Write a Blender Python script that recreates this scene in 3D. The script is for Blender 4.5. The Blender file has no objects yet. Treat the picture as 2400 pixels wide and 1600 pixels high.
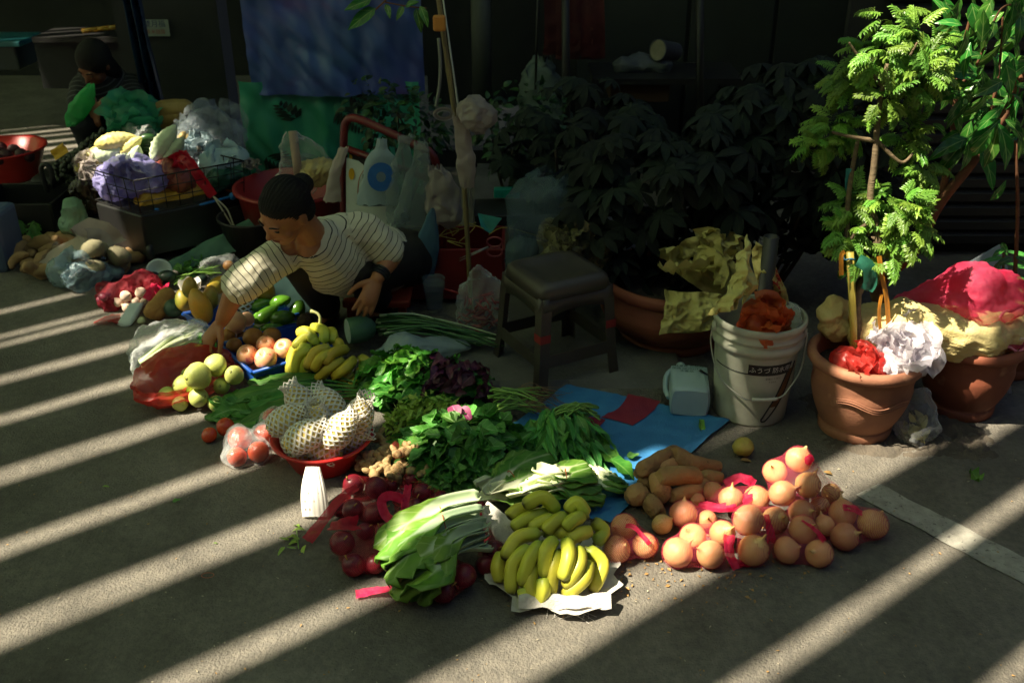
import bpy, bmesh, math, random
from math import sin, cos, pi, sqrt, radians, exp
from mathutils import Vector as V, Matrix as M, noise, Quaternion
R = random.Random(7)
scn = bpy.context.scene
COL = scn.collection
# ---------------------------------------------------------------- camera
PITCH, CAMH, FPX = radians(27), 1.72, 2333.0
cam_d = bpy.data.cameras.new('camera'); cam_d.sensor_width = 36; cam_d.lens = 35.0
cam_d.clip_start = 0.05; cam_d.clip_end = 200
cam_d.dof.use_dof = True; cam_d.dof.focus_distance = 2.75; cam_d.dof.aperture_fstop = 5.0
cam = bpy.data.objects.new('camera', cam_d); COL.objects.link(cam)
cam.location = (0, 0, CAMH); cam.rotation_euler = (pi/2 - PITCH, 0, 0)
scn.camera = cam
# ---------------------------------------------------------------- light
SUN = V((0.92, 0.28, -1.35)).normalized()
world = bpy.data.worlds.new('World'); scn.world = world; world.use_nodes = True
wn = world.node_tree.nodes; wl = world.node_tree.links
sky = wn.new('ShaderNodeTexSky'); sky.sky_type = 'NISHITA'; sky.sun_disc = False
sky.sun_elevation = math.asin(-SUN.z); sky.sun_rotation = math.atan2(-SUN.x, -SUN.y)
sky.air_density = 1.0; sky.dust_density = 1.5
wl.new(sky.outputs[0], wn['Background'].inputs[0]); wn['Background'].inputs[1].default_value = 0.034
sd = bpy.data.lights.new('sun', 'SUN'); sd.energy = 5.0; sd.angle = radians(0.55); sd.color = (1.0, 0.885, 0.69)
so = bpy.data.objects.new('sun', sd); COL.objects.link(so); so.location = (-4, -2, 8)
so.rotation_euler = SUN.to_track_quat('-Z', 'Y').to_euler()
vs = scn.view_settings; vs.view_transform = 'Standard'; vs.look = 'None'; vs.gamma = 1; vs.exposure = 1.65
vs.use_curve_mapping = False
cy = scn.cycles; cy.max_bounces = 7; cy.diffuse_bounces = 3; cy.glossy_bounces = 3; cy.transmission_bounces = 4
cy.transparent_max_bounces = 16; cy.caustics_reflective = False; cy.caustics_refractive = False
cy.use_denoising = True; cy.sample_clamp_indirect = 4.0
# ---------------------------------------------------------------- pixel -> place (photo pixels, 2400 wide)
def ray(px, py):
    a, b = (px-1200)/FPX, (800-py)/FPX
    return V((a, cos(PITCH)+b*sin(PITCH), -sin(PITCH)+b*cos(PITCH)))
def G(px, py, z=0.0):
    d = ray(px, py); t = (z-CAMH)/d.z
    return V((d.x*t, d.y*t, z))
def Y(px, py, y):
    d = ray(px, py); t = y/d.y
    return V((d.x*t, y, CAMH+d.z*t))
# ---------------------------------------------------------------- materials
MATS = {}
def hexc(c):
    if isinstance(c, str):
        c = c.lstrip('#'); c = [int(c[i:i+2], 16)/255 for i in (0, 2, 4)]
        c = [x/12.92 if x <= .04045 else ((x+.055)/1.055)**2.4 for x in c]
    return (c[0], c[1], c[2], 1)
def mat(name, col, col2=None, scale=12, rough=.5, bump=0, bscale=60, rand=.08, trans=0, alpha=1, spec=.5,
        detail=4, metal=0, coat=0, col3=None, c3lo=.6, c3scale=None, sss=0, uvgrad=None, contrast=.5, hue=.0, stretch=None, big=None):
    if name in MATS: return MATS[name]
    m = bpy.data.materials.new(name); m.use_nodes = True; nt = m.node_tree; N = nt.nodes; L = nt.links
    b = N['Principled BSDF']; out = N['Material Output']
    tc = N.new('ShaderNodeTexCoord'); oi = N.new('ShaderNodeObjectInfo')
    co = tc.outputs['Object']
    if stretch:
        mp = N.new('ShaderNodeMapping'); mp.inputs['Scale'].default_value = stretch; L.new(co, mp.inputs[0]); co = mp.outputs[0]
    mu = N.new('ShaderNodeMath'); mu.operation = 'MULTIPLY'; mu.inputs[1].default_value = 37.0; L.new(oi.outputs['Random'], mu.inputs[0])
    def nz(sc, det=detail):
        n = N.new('ShaderNodeTexNoise'); n.noise_dimensions = '4D'; n.inputs['Scale'].default_value = sc
        n.inputs['Detail'].default_value = det; n.inputs['Roughness'].default_value = .6
        L.new(co, n.inputs['Vector']); L.new(mu.outputs[0], n.inputs['W']); return n.outputs['Fac']
    def ramp(src, lo, hi):
        r = N.new('ShaderNodeMapRange'); r.inputs['From Min'].default_value = lo; r.inputs['From Max'].default_value = hi
        L.new(src, r.inputs['Value']); return r.outputs['Result']
    def mix(f, a, c):
        x = N.new('ShaderNodeMix'); x.data_type = 'RGBA'; L.new(f, x.inputs['Factor'])
        for s, i in ((a, 6), (c, 7)):
            if isinstance(s, tuple): x.inputs[i].default_value = s
            else: L.new(s, x.inputs[i])
        return x.outputs[2]
    c = hexc(col)
    if col2 is not None: c = mix(ramp(nz(scale), .5-contrast*.5*.6, .5+contrast*.5*.6), c, hexc(col2))
    if uvgrad:  # list of (v, colour) along UV.v ; used for stalk-to-blade and stem-to-tip colouring that things really have
        uvn = N.new('ShaderNodeUVMap'); sp = N.new('ShaderNodeSeparateXYZ'); L.new(uvn.outputs[0], sp.inputs[0])
        cr = N.new('ShaderNodeValToRGB'); e = cr.color_ramp.elements
        while len(e) < len(uvgrad): e.new(.5)
        for i, (p, cc) in enumerate(uvgrad): e[i].position = p; e[i].color = hexc(cc)
        ad = N.new('ShaderNodeMath'); ad.operation = 'MULTIPLY_ADD'; ad.inputs[1].default_value = .16; L.new(nz(scale), ad.inputs[0])
        sb = N.new('ShaderNodeMath'); sb.operation = 'SUBTRACT'; L.new(sp.outputs[1], sb.inputs[0]); sb.inputs[1].default_value = .08
        L.new(sb.outputs[0], ad.inputs[2]); L.new(ad.outputs[0], cr.inputs[0])
        if col2 is not None:
            mm = N.new('ShaderNodeMix'); mm.data_type = 'RGBA'; mm.blend_type = 'MULTIPLY'; mm.inputs['Factor'].default_value = 1
            L.new(cr.outputs[0], mm.inputs[6])
            L.new(c if not isinstance(c, tuple) else mix(nz(scale), c, c), mm.inputs[7]); c = mm.outputs[2]
        else: c = cr.outputs[0]
    if col3 is not None: c = mix(ramp(nz(c3scale or scale*2.7), c3lo, c3lo+.08), c, hexc(col3))
    for big in (big or ()):
        bb = N.new('ShaderNodeMix'); bb.data_type = 'RGBA'; bb.blend_type = 'MULTIPLY'; bb.inputs['Factor'].default_value = 1; rr_ = N.new('ShaderNodeMapRange')
        rr_.inputs['From Min'].default_value = .35; rr_.inputs['From Max'].default_value = .68; rr_.inputs['To Min'].default_value = 1-big[1]; rr_.inputs['To Max'].default_value = 1+big[1]*.5
        L.new(nz(big[0], 6), rr_.inputs['Value']); L.new(c, bb.inputs[6]); L.new(rr_.outputs['Result'], bb.inputs[7]); c = bb.outputs[2]
    if rand or hue:
        hs = N.new('ShaderNodeHueSaturation'); r = N.new('ShaderNodeMapRange')
        r.inputs['To Min'].default_value = 1-rand*1.6; r.inputs['To Max'].default_value = 1+rand*1.6
        L.new(oi.outputs['Random'], r.inputs['Value']); L.new(r.outputs['Result'], hs.inputs['Value'])
        if hue:
            w = N.new('ShaderNodeTexWhiteNoise'); w.noise_dimensions = '1D'; L.new(mu.outputs[0], w.inputs['W'])
            r2 = N.new('ShaderNodeMapRange'); r2.inputs['To Min'].default_value = .5-hue; r2.inputs['To Max'].default_value = .5+hue
            L.new(w.outputs['Value'], r2.inputs['Value']); L.new(r2.outputs['Result'], hs.inputs['Hue'])
        if isinstance(c, tuple): hs.inputs['Color'].default_value = c
        else: L.new(c, hs.inputs['Color'])
        c = hs.outputs[0]
    if isinstance(c, tuple): b.inputs['Base Color'].default_value = c
    else: L.new(c, b.inputs['Base Color'])
    b.inputs['Roughness'].default_value = rough; b.inputs['Specular IOR Level'].default_value = spec
    b.inputs['Metallic'].default_value = metal
    if coat: b.inputs['Coat Weight'].default_value = coat; b.inputs['Coat Roughness'].default_value = .12
    if sss: b.inputs['Subsurface Weight'].default_value = sss; b.inputs['Subsurface Radius'].default_value = (.012, .008, .004)
    nrm = None
    if bump:
        bp = N.new('ShaderNodeBump'); bp.inputs['Strength'].default_value = bump; bp.inputs['Distance'].default_value = .01
        L.new(nz(bscale, 5), bp.inputs['Height']); L.new(bp.outputs[0], b.inputs['Normal']); nrm = bp.outputs[0]
    sh = b.outputs[0]
    if trans:
        t = N.new('ShaderNodeBsdfTranslucent'); ms = N.new('ShaderNodeMixShader'); ms.inputs[0].default_value = trans
        if isinstance(c, tuple): t.inputs[0].default_value = c
        else: L.new(c, t.inputs[0])
        L.new(sh, ms.inputs[1]); L.new(t.outputs[0], ms.inputs[2]); sh = ms.outputs[0]
    if alpha != 1:
        t = N.new('ShaderNodeBsdfTransparent'); ms = N.new('ShaderNodeMixShader')
        if alpha == 'net':   # knotted mesh: two crossing sets of fine strands
            wv = []
            for rot in ((.35, .2, .7), (-.4, .3, -.75)):
                mp = N.new('ShaderNodeMapping'); mp.inputs['Rotation'].default_value = rot; L.new(tc.outputs['Object'], mp.inputs[0])
                w = N.new('ShaderNodeTexWave'); w.inputs['Scale'].default_value = 78; w.inputs['Distortion'].default_value = 1.5
                w.inputs['Detail'].default_value = 1; L.new(mp.outputs[0], w.inputs[0]); wv.append(w.outputs['Fac'])
            mx = N.new('ShaderNodeMath'); mx.operation = 'MAXIMUM'; L.new(wv[0], mx.inputs[0]); L.new(wv[1], mx.inputs[1])
            f = ramp(mx.outputs[0], .78, 1.0); f2 = N.new('ShaderNodeMath'); f2.operation = 'MULTIPLY_ADD'
            f2.inputs[1].default_value = .46; f2.inputs[2].default_value = .04; L.new(f, f2.inputs[0]); f = f2.outputs[0]
        elif alpha == 'film':  # clear crumpled film: sheen at creases and glancing angles
            lw = N.new('ShaderNodeLayerWeight'); lw.inputs[0].default_value = .35
            if nrm: L.new(nrm, lw.inputs[1])
            f = N.new('ShaderNodeMath'); f.operation = 'MULTIPLY_ADD'; f.inputs[1].default_value = .50; f.inputs[2].default_value = .06
            L.new(lw.outputs['Facing'], f.inputs[0]); f = f.outputs[0]
        else:
            v = N.new('ShaderNodeValue'); v.outputs[0].default_value = alpha; f = v.outputs[0]
        L.new(f, ms.inputs[0]); L.new(t.outputs[0], ms.inputs[1]); L.new(sh, ms.inputs[2]); sh = ms.outputs[0]
    L.new(sh, out.inputs[0]); MATS[name] = m; return m
# ---------------------------------------------------------------- mesh building
class MB:
    def __init__(s): s.v = []; s.f = []; s.uv = {}
    def add(s, vs, fs, uvs=None):
        o = len(s.v); s.v += [V(p) for p in vs]
        if uvs:
            for i, t in enumerate(uvs): s.uv[o+i] = t
        s.f += [tuple(i+o for i in q) for q in fs]; return s
    def grid(s, nu, nv, fn, cu=False, cv=False):
        vs = []; uv = []
        for j in range(nv):
            for i in range(nu):
                u = i/(nu if cu else nu-1); w = j/(nv if cv else nv-1)
                vs.append(fn(u, w)); uv.append((u, w))
        fs = []
        for j in range(nv if cv else nv-1):
            for i in range(nu if cu else nu-1):
                a = j*nu+i; b = j*nu+(i+1) % nu; c = ((j+1) % nv)*nu+(i+1) % nu; d = ((j+1) % nv)*nu+i
                fs.append((a, b, c, d))
        return s.add(vs, fs, uv)
    def tube(s, pts, rad, seg=8, cap=True, sq=1.0, up=None):
        pts = [V(p) for p in pts]; n = len(pts)
        if not hasattr(rad, '__len__'): rad = [rad]*n
        if len(rad) != n: m_ = len(rad); rad = [rad[min(int(k), m_-2)]+(rad[min(int(k), m_-2)+1]-rad[min(int(k), m_-2)])*(k-min(int(k), m_-2)) for k in [i*(m_-1)/(n-1) for i in range(n)]]
        vs = []; uv = []; fs = []
        t = (pts[1]-pts[0]).normalized(); a = V(up) if up else (V((0, 0, 1)) if abs(t.z) < .9 else V((1, 0, 0)))
        a = (a-t*a.dot(t)).normalized()
        for i in range(n):
            t = (pts[min(i+1, n-1)]-pts[max(i-1, 0)])
            t = t.normalized() if t.length > 1e-9 else V((0, 0, 1))
            a = (a-t*a.dot(t)).normalized(); b = t.cross(a)
            for k in range(seg):
                q = 2*pi*k/seg; vs.append(pts[i]+(a*cos(q)*sq+b*sin(q))*rad[i]); uv.append((k/seg, i/(n-1)))
        for i in range(n-1):
            for k in range(seg):
                fs.append((i*seg+k, i*seg+(k+1) % seg, (i+1)*seg+(k+1) % seg, (i+1)*seg+k))
        if cap: fs += [tuple(range(seg-1, -1, -1)), tuple((n-1)*seg+k for k in range(seg))]
        return s.add(vs, fs, uv)
    def lathe(s, prof, seg=24, mx=None, fn=None):
        mx = mx or M(); vs = []; fs = []; uv = []; n = len(prof)
        for i, (r, z) in enumerate(prof):
            for k in range(seg):
                q = 2*pi*k/seg; p = V((r*cos(q), r*sin(q), z))
                if fn: p = fn(p, q, i/(n-1))
                vs.append(mx @ p); uv.append((k/seg, i/(n-1)))
        for i in range(n-1):
            for k in range(seg):
                fs.append((i*seg+k, i*seg+(k+1) % seg, (i+1)*seg+(k+1) % seg, (i+1)*seg+k))
        return s.add(vs, fs, uv)
    def box(s, c, d, rot=None, bev=0):
        c = V(c); h = [x/2 for x in d]; rot = rot or M.Identity(3)
        vs = [c+rot @ V((x*h[0], y*h[1], z*h[2])) for x in (-1, 1) for y in (-1, 1) for z in (-1, 1)]
        return s.add(vs, [(0, 1, 3, 2), (4, 6, 7, 5), (0, 4, 5, 1), (2, 3, 7, 6), (0, 2, 6, 4), (1, 5, 7, 3)])
    def poly(s, pts): return s.add(pts, [tuple(range(len(pts)))])
    def mesh(s, name, mt, origin=V(), smooth=True):
        me = bpy.data.meshes.new(name); me.from_pydata([tuple(p-origin) for p in s.v], [], s.f)
        if s.uv:
            u = me.uv_layers.new(name='UVMap'); d = [0.0]*(2*len(me.loops)); vi = [0]*len(me.loops)
            me.loops.foreach_get('vertex_index', vi)
            for i, x in enumerate(vi): d[2*i], d[2*i+1] = s.uv.get(x, (0, 0))
            u.data.foreach_set('uv', d)
        if mt:
            for m_ in (mt if isinstance(mt, (list, tuple)) else [mt]): me.materials.append(m_)
        if smooth: me.polygons.foreach_set('use_smooth', [True]*len(me.polygons))
        me.update(); return me
    def build(s, name, mt, parent=None, smooth=True, bev=0, origin=None, sub=0, solid=0):
        if origin is None:
            if parent is not None: origin = rootloc(parent)
            else:
                zs = min(p.z for p in s.v); xs = [p.x for p in s.v]; ys = [p.y for p in s.v]
                origin = V(((min(xs)+max(xs))/2, (min(ys)+max(ys))/2, zs))
        o = bpy.data.objects.new(name, s.mesh(name, mt, origin, smooth)); COL.objects.link(o)
        if parent is not None: o.parent = parent
        else: o.location = origin
        if solid:
            k = o.modifiers.new('s', 'SOLIDIFY'); k.thickness = solid; k.offset = 0
        if bev:
            k = o.modifiers.new('b', 'BEVEL'); k.width = bev; k.segments = 2; k.limit_method = 'ANGLE'; k.angle_limit = radians(40)
        if sub:
            k = o.modifiers.new('u', 'SUBSURF'); k.levels = sub; k.render_levels = sub
        return o
def rootloc(o):
    while o.parent: o = o.parent
    return V(o.location)
def tag(o, label, cat, group=None):
    o['label'] = label; o['category'] = cat
    if group: o['group'] = group
    return o
def thing(name, label, cat, loc=(0, 0, 0), group=None):
    o = bpy.data.objects.new(name, None); COL.objects.link(o); o.location = loc; o.empty_display_size = .05
    return tag(o, label, cat, group)
def struct(o): o['kind'] = 'structure'; return o
def stuff(o): o['kind'] = 'stuff'; return o
def inst(name, me, mx, parent=None):
    o = bpy.data.objects.new(name, me); COL.objects.link(o)
    if parent is not None: o.parent = parent; mx = M.Translation(-rootloc(parent)) @ mx
    o.matrix_basis = mx; return o
def frame(p, d, up=V((0, 0, 1)), s=1.0):
    """matrix with +Z along d, +X as near up as possible"""
    z = V(d).normalized(); x = V(up)-z*V(up).dot(z)
    if x.length < 1e-4: x = V((1, 0, 0))-z*z.x
    x.normalize(); y = z.cross(x)
    return M.Translation(p) @ M(((x.x, y.x, z.x, 0), (x.y, y.y, z.y, 0), (x.z, y.z, z.z, 0), (0, 0, 0, 1))) @ M.Scale(s, 4)
def nz3(p, sc, seed=0.0): return noise.noise_vector(V(p)*sc+V((seed, seed*1.7, -seed)))
def n1(p, sc, seed=0.0): return noise.noise(V(p)*sc+V((seed, seed*1.7, -seed)))
def bez(pts, n):
    pts = [V(p) for p in pts]; out = []
    k = len(pts)
    for i in range(n):
        t = i/(n-1)*(k-1); a = min(int(t), k-2); f = t-a
        p0, p1, p2, p3 = pts[max(a-1, 0)], pts[a], pts[a+1], pts[min(a+2, k-1)]
        out.append(.5*((2*p1)+(p2-p0)*f+(2*p0-5*p1+4*p2-p3)*f*f+(3*p1-p0-3*p2+p3)*f**3))
    return out
def rotz(a): return M.Rotation(a, 4, 'Z')
def rrot(r=R): return Quaternion(V((r.gauss(0, 1), r.gauss(0, 1), r.gauss(0, 1))).normalized(), r.uniform(0, 2*pi)).to_matrix().to_4x4()
def text_mesh(name, s, size, mt, mx, parent, fn=None):
    c = bpy.data.curves.new(name, 'FONT'); c.body = s; c.size = size; c.align_x = 'CENTER'; c.align_y = 'CENTER'; c.extrude = 0
    t = bpy.data.objects.new(name+'_c', c); COL.objects.link(t)
    dg = bpy.context.evaluated_depsgraph_get(); me = bpy.data.meshes.new_from_object(t.evaluated_get(dg))
    bpy.data.objects.remove(t); bpy.data.curves.remove(c)
    for v in me.vertices:
        v.co = fn(v.co) if fn else v.co
    me.materials.clear(); me.materials.append(mt); me.name = name
    return inst(name, me, mx, parent)
def convex(points):
    bm = bmesh.new()
    for p in points: bm.verts.new(p)
    r = bmesh.ops.convex_hull(bm, input=bm.verts)
    bmesh.ops.delete(bm, geom=list({g for g in r['geom_interior']+r['geom_unused'] if isinstance(g, bmesh.types.BMVert)}), context='VERTS')
    return bm
ICO = None
def sphere_pts(c, r, n=14):
    return [V(c)+V((sqrt(1-z*z)*cos(q), sqrt(1-z*z)*sin(q), z))*r for i in range(n) for z, q in (((2*i+1)/n-1, i*2.399963),)]
def wrap(name, spheres, mt, parent=None, pad=1.04, hug=.45, crumple=0, cuts=2, zmin=.002, seed=0, extra=()):
    """a skin (net or film) stretched round a few balls, sagging in between them"""
    pts = list(extra)
    for c, r in spheres: pts += sphere_pts(c, r*pad, 26)
    bm = convex(pts)
    for _ in range(cuts):
        es = [e for e in bm.edges if e.calc_length() > .012]
        if es: bmesh.ops.subdivide_edges(bm, edges=es, cuts=1, use_grid_fill=True)
        bmesh.ops.triangulate(bm, faces=[f for f in bm.faces if len(f.verts) > 4])
        bmesh.ops.smooth_vert(bm, verts=bm.verts, factor=.4, use_axis_x=True, use_axis_y=True, use_axis_z=True)
    if crumple > .003:
        es = [e for e in bm.edges if e.calc_length() > .008]
        bmesh.ops.subdivide_edges(bm, edges=es, cuts=1, use_grid_fill=True); bmesh.ops.triangulate(bm, faces=[f for f in bm.faces if len(f.verts) > 4])
    bm.normal_update()
    for v in bm.verts:
        best = min(((v.co-V(c)).length-r*pad, i) for i, (c, r) in enumerate(spheres)); c, r = spheres[best[1]]
        d = v.co-V(c); tgt = V(c)+d.normalized()*r*pad
        gap = best[0]
        if gap < 0: v.co = tgt
        elif not extra or gap < .04: v.co = v.co.lerp(tgt, hug)
        if crumple > .003:
            q = v.co+nz3(v.co, 12, seed)*.02; v.co += v.normal*crumple*(.9-2.6*abs(n1(q, 16, seed))+.5-1.3*abs(n1(q, 37, seed+2))+.3-.8*abs(n1(q, 80, seed+5)))+nz3(v.co, 20, seed)*crumple*.5
        elif crumple: v.co += nz3(v.co, 45, seed)*crumple+nz3(v.co, 14, seed)*crumple
        v.co.z = max(v.co.z, zmin)
    mb = MB(); bm.verts.index_update(); mb.add([v.co.copy() for v in bm.verts], [tuple(v.index for v in f.verts) for f in bm.faces]); bm.free()
    return mb.build(name, mt, parent)
def relax(items, it=80, floor=True):
    for _ in range(it):
        for i in range(len(items)):
            for j in range(i):
                a, b = items[i], items[j]; d = a[0]-b[0]; g = a[1]+b[1]-d.length
                if g > 0 and d.length > 1e-6:
                    d.normalize(); a[0] += d*g*.45; b[0] -= d*g*.45
            if floor: items[i][0].z = max(items[i][0].z, items[i][1]*.93)
    return items
def blob(c, rad, mx=None, seg=20, rings=14, amp=.0, sc=25, seed=0, prof=None):
    """fruit-like closed lathe; prof(t) -> radius factor for t in 0..1 from bottom to top"""
    mb = MB(); mx = mx or M.Translation(c); rx, rz = rad
    P = []
    for i in range(rings+1):
        a = -pi/2+pi*i/rings; P.append((max(cos(a), 1e-4)*rx*(prof(i/rings) if prof else 1), sin(a)*rz))
    def fn(p, q, t): return p*(1+amp*n1(p, sc, seed)+amp*.5*n1(p, sc*2.3, seed+5))
    mb.lathe(P, seg, mx, fn); return mb

ORD = ['', 'second', 'third', 'fourth', 'fifth', 'sixth', 'seventh', 'eighth', 'ninth', 'tenth', 'eleventh', 'twelfth', 'thirteenth', 'fourteenth']
def order_words(pts):
    """left-to-right place of each point among its fellows, in words"""
    ix = sorted(range(len(pts)), key=lambda i: pts[i].x/max(pts[i].y, .1)); n = len(ix); w = [None]*n
    for k, i in enumerate(ix):
        if n == 1: w[i] = 'only'
        elif n == 2: w[i] = ('left', 'right')[k]
        elif k == 0: w[i] = 'leftmost'
        elif k == n-1: w[i] = 'rightmost'
        elif n == 3: w[i] = 'middle'
        elif k <= (n-1)//2: w[i] = ORD[k]+' from left'
        else: w[i] = ORD[n-1-k]+' from right'
    return w
# ================================================================ THE SETTING
asph = mat('asphalt', (.24, .218, .178), (.14, .132, .113), scale=55, rough=.92, bump=1.0, bscale=130, rand=0, detail=9, spec=.25, contrast=.75, big=[(1.3, .34), (.45, .25), (7, .22)],
           col3=(.30, .29, .25), c3lo=.66, c3scale=120)
mb = MB(); S = 30
mb.grid(60, 60, lambda u, w: V(((u-.5)*2*S, -6+w*2*S, 0)))
o = mb.build('road', asph, origin=V()); struct(o)
# worn white road line
wp = mat('worn_road_paint', (.40, .39, .33), (.22, .21, .18), scale=26, rough=.85, bump=.4, bscale=200, rand=0, contrast=.7, col3=(.13, .12, .105), c3lo=.58, c3scale=70)
mb = MB(); a, b = G(2035, 1150), G(2440, 1360); d = (b-a).normalized(); n = V((-d.y, d.x, 0)); W = 46
E1 = [a+d*(i/W*1.5)+n*(.052+.007*n1((i, 0, 0), .45)+.004*n1((i, 3, 0), 1.7)) for i in range(W)]
E2 = [a+d*(i/W*1.5-.01*(i == 0))-n*(.052+.006*n1((i, 9, 0), .5)+.004*n1((i, 5, 0), 1.9)) for i in range(W)]
mb.add([p+V((0, 0, .004)) for p in E1+E2], [(i, W+i, W+i+1, i+1) for i in range(W-1)])
struct(mb.build('road_marking', wp, smooth=False))
# trodden soil along the foot of the pots
soil = mat('soil', (.11, .09, .066), (.07, .06, .046), scale=18, rough=.95, bump=.8, bscale=90, rand=0)
mb = MB()
def soilf(u, w):
    p = G(1880, 985).lerp(G(2330, 1010), u)+V((0, (w-.5)*.42, 0))
    e = min(1, 4*u*(1-u)*2)*min(1, 4*w*(1-w)*2)
    return V((p.x+.05*n1(p, 7), p.y+.05*n1(p, 6, 3), -.012+e*(.022+.02*n1(p, 22)+.012*n1(p, 60))))
mb.grid(60, 26, soilf); struct(mb.build('soil_patch', soil))
# low concrete kerb slab under the stool and the round planter
conc = mat('old_concrete', (.13, .125, .115), (.08, .08, .072), scale=7, rough=.9, bump=.5, bscale=80, rand=0)
mb = MB(); k0 = G(1130, 880); 
mb.add([V((-.2, 3.0, .0)), V((.62, 3.02, .0)), V((.62, 5.6, 0)), V((-.2, 5.6, 0)), V((-.2, 3.03, .022)), V((.60, 3.05, .022)), V((.60, 5.6, .022)), V((-.2, 5.6, .022))],
       [(0, 1, 5, 4), (1, 2, 6, 5), (2, 3, 7, 6), (3, 0, 4, 7), (4, 5, 6, 7)])
struct(mb.build('kerb_slab', conc, smooth=False))
# overhead slatted awning: the gaps between its boards let the sun through in stripes
H = 4.8; off = SUN*(H/SUN.z); u1 = V((.8, .6, 0)); nn1 = V((-.6, .8, 0))
fill_board = mat('awning_fill_board', (.55, .66, .46), (.50, .60, .42), scale=5, rough=.6, rand=.05, trans=.75)  # green translucence added so the boards pass soft fill light below
opq = mat('opaque_roof', (.06, .06, .06), rough=.9, rand=0)
aw = thing('slatted_awning', 'slatted board awning over the street whose gaps stripe the ground with sun', 'awning', (-2, 2, H))
def slat(s0, s1, w0, w1, u=u1, n=nn1, par=aw, z=H, m_=None):
    so_ = n.dot(off); wo_ = u.dot(off)
    mb = MB(); c = u*((w0+w1)/2+wo_)+n*((s0+s1)/2+so_)+V((0, 0, z))
    rot = M(((u.x, n.x, 0), (u.y, n.y, 0), (0, 0, 1)))
    N_ = max(2, int((w1-w0)/.22)); hs = (s1-s0)/2; jit = .011 if hs < .4 else 0
    for zz in (-.011, .011):
        for k in range(N_+1):
            x = (k/N_-.5)*(w1-w0); mb.v += [c+rot @ V((x, -hs+jit*n1((x*1.7, s0*9, 0), 1), zz)), c+rot @ V((x, hs+jit*n1((x*1.7, s1*9, 5), 1), zz))]
    q = 2*(N_+1); mb.f += [f for k in range(N_) for f in ((2*k, 2*k+1, 2*k+3, 2*k+2), (q+2*k, q+2*k+2, q+2*k+3, q+2*k+1), (2*k, 2*k+2, q+2*k+2, q+2*k), (2*k+1, q+2*k+1, q+2*k+3, 2*k+3))]+[(0, q, q+1, 1), (q-2, q-1, 2*q-1, 2*q-2)]
    return mb.build('board', m_ or fill_board, par, smooth=False)
gaps = [(.97, 1.05), (1.30, 1.462), (1.725, 1.845), (2.13, 2.245), (2.485, 2.59), (2.84, 2.972), (3.21, 3.305), (3.50, 3.59), (3.808, 3.862), (3.888, 3.93), (4.13, 4.175)]
gaps = [(a+(b-a)*.17, b-(b-a)*.17) if not (2.1 < a < 2.2 or 1.2 < a < 1.4) else (a+.012, b) for a, b in gaps]
prev = -.35
WR = (-2.9, 6.0)
for a, b in [(-.0, .05), (.33, .40), (.64, .69)]+gaps:
    if 1.3 < a < 1.33: slat(prev, a, WR[0], 2.75); slat(prev, 1.235, 2.75, WR[1])   # board narrowed at this end to let sun onto the pink net sack
    else: slat(prev, a, *WR)
    prev = b
slat(prev, 4.36, *WR)
slat(4.36, 4.57, -2.9, .95); slat(4.36, 4.57, 1.95, 6.0); slat(4.57, 4.60, *WR)   # short gap added to let sun onto the bitter gourds
# dark arcade roof behind it
roofm = mat('arcade_roof', (.10, .10, .10), rough=.9, rand=0)
bd = thing('arcade_building', 'dark arcade building with closed shopfront behind the stalls', 'building', (1.5, 5.6, 0))
for s0, s1, w0 in ((4.585, 5.1, .5), (5.1, 5.6, .9), (5.6, 6.3, 1.5), (6.3, 9, 2.2)): slat(s0, s1, w0, 12.0, par=bd, m_=opq)
cnp = thing('sun_blocking_canopy', 'unseen dark canopy added to keep the sun off the back of the pitch', 'canopy', (1, 3.5, H))  # made-up sun blocker, out of view above the back
slat(1.765, 1.94, 1.93, 5.0, par=cnp, z=H+.04, m_=opq); slat(1.93, 2.62, 1.62, 5.0, par=cnp, z=H+.06, m_=opq); slat(2.62, 4.2, 1.46, 6.0, par=cnp, z=H+.06, m_=opq)
# second awning down the street on the left
u2 = V((.906, .423, 0)); n2 = V((-.423, .906, 0))
aw2 = thing('far_slatted_awning', 'narrow-gapped slatted awning further down the street at the left', 'awning', (-5, 5, H))
prev = 5.2
for c, w in ((5.735, .03), (5.9, .012), (6.053, .034), (6.218, .036), (6.36, .022), (6.518, .03), (6.62, .075), (6.79, .045), (6.943, .035), (7.064, .04), (7.2, .01)):
    slat(prev, c-w/2, -5.5, 1.0, u2, n2, aw2, H+.03); prev = c+w/2
slat(prev, 20, -7.5, 1.2, u2, n2, aw2, H+.03)  # solid sheets added from here to darken the far left ground
slat(2.5, 20, -26, -5.5, u2, n2, aw2, H+.03)
# arcade walls
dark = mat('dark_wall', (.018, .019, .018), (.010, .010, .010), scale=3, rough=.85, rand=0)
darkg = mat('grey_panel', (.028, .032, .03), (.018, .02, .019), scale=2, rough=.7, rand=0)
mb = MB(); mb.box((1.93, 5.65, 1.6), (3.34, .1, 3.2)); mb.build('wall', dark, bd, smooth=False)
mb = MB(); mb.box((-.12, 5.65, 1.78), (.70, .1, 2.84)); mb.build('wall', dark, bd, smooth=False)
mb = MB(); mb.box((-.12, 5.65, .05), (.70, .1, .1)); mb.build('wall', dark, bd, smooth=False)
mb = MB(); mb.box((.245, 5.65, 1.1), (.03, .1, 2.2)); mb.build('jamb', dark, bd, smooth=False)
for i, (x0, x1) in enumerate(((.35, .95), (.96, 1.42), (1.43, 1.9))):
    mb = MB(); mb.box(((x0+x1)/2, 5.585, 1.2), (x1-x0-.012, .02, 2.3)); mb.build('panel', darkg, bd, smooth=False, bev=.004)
mb = MB(); mb.box((2.0, 5.5, 1.5), (.16, .2, 3.0)); mb.build('pillar', darkg, bd, smooth=False, bev=.01)
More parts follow.
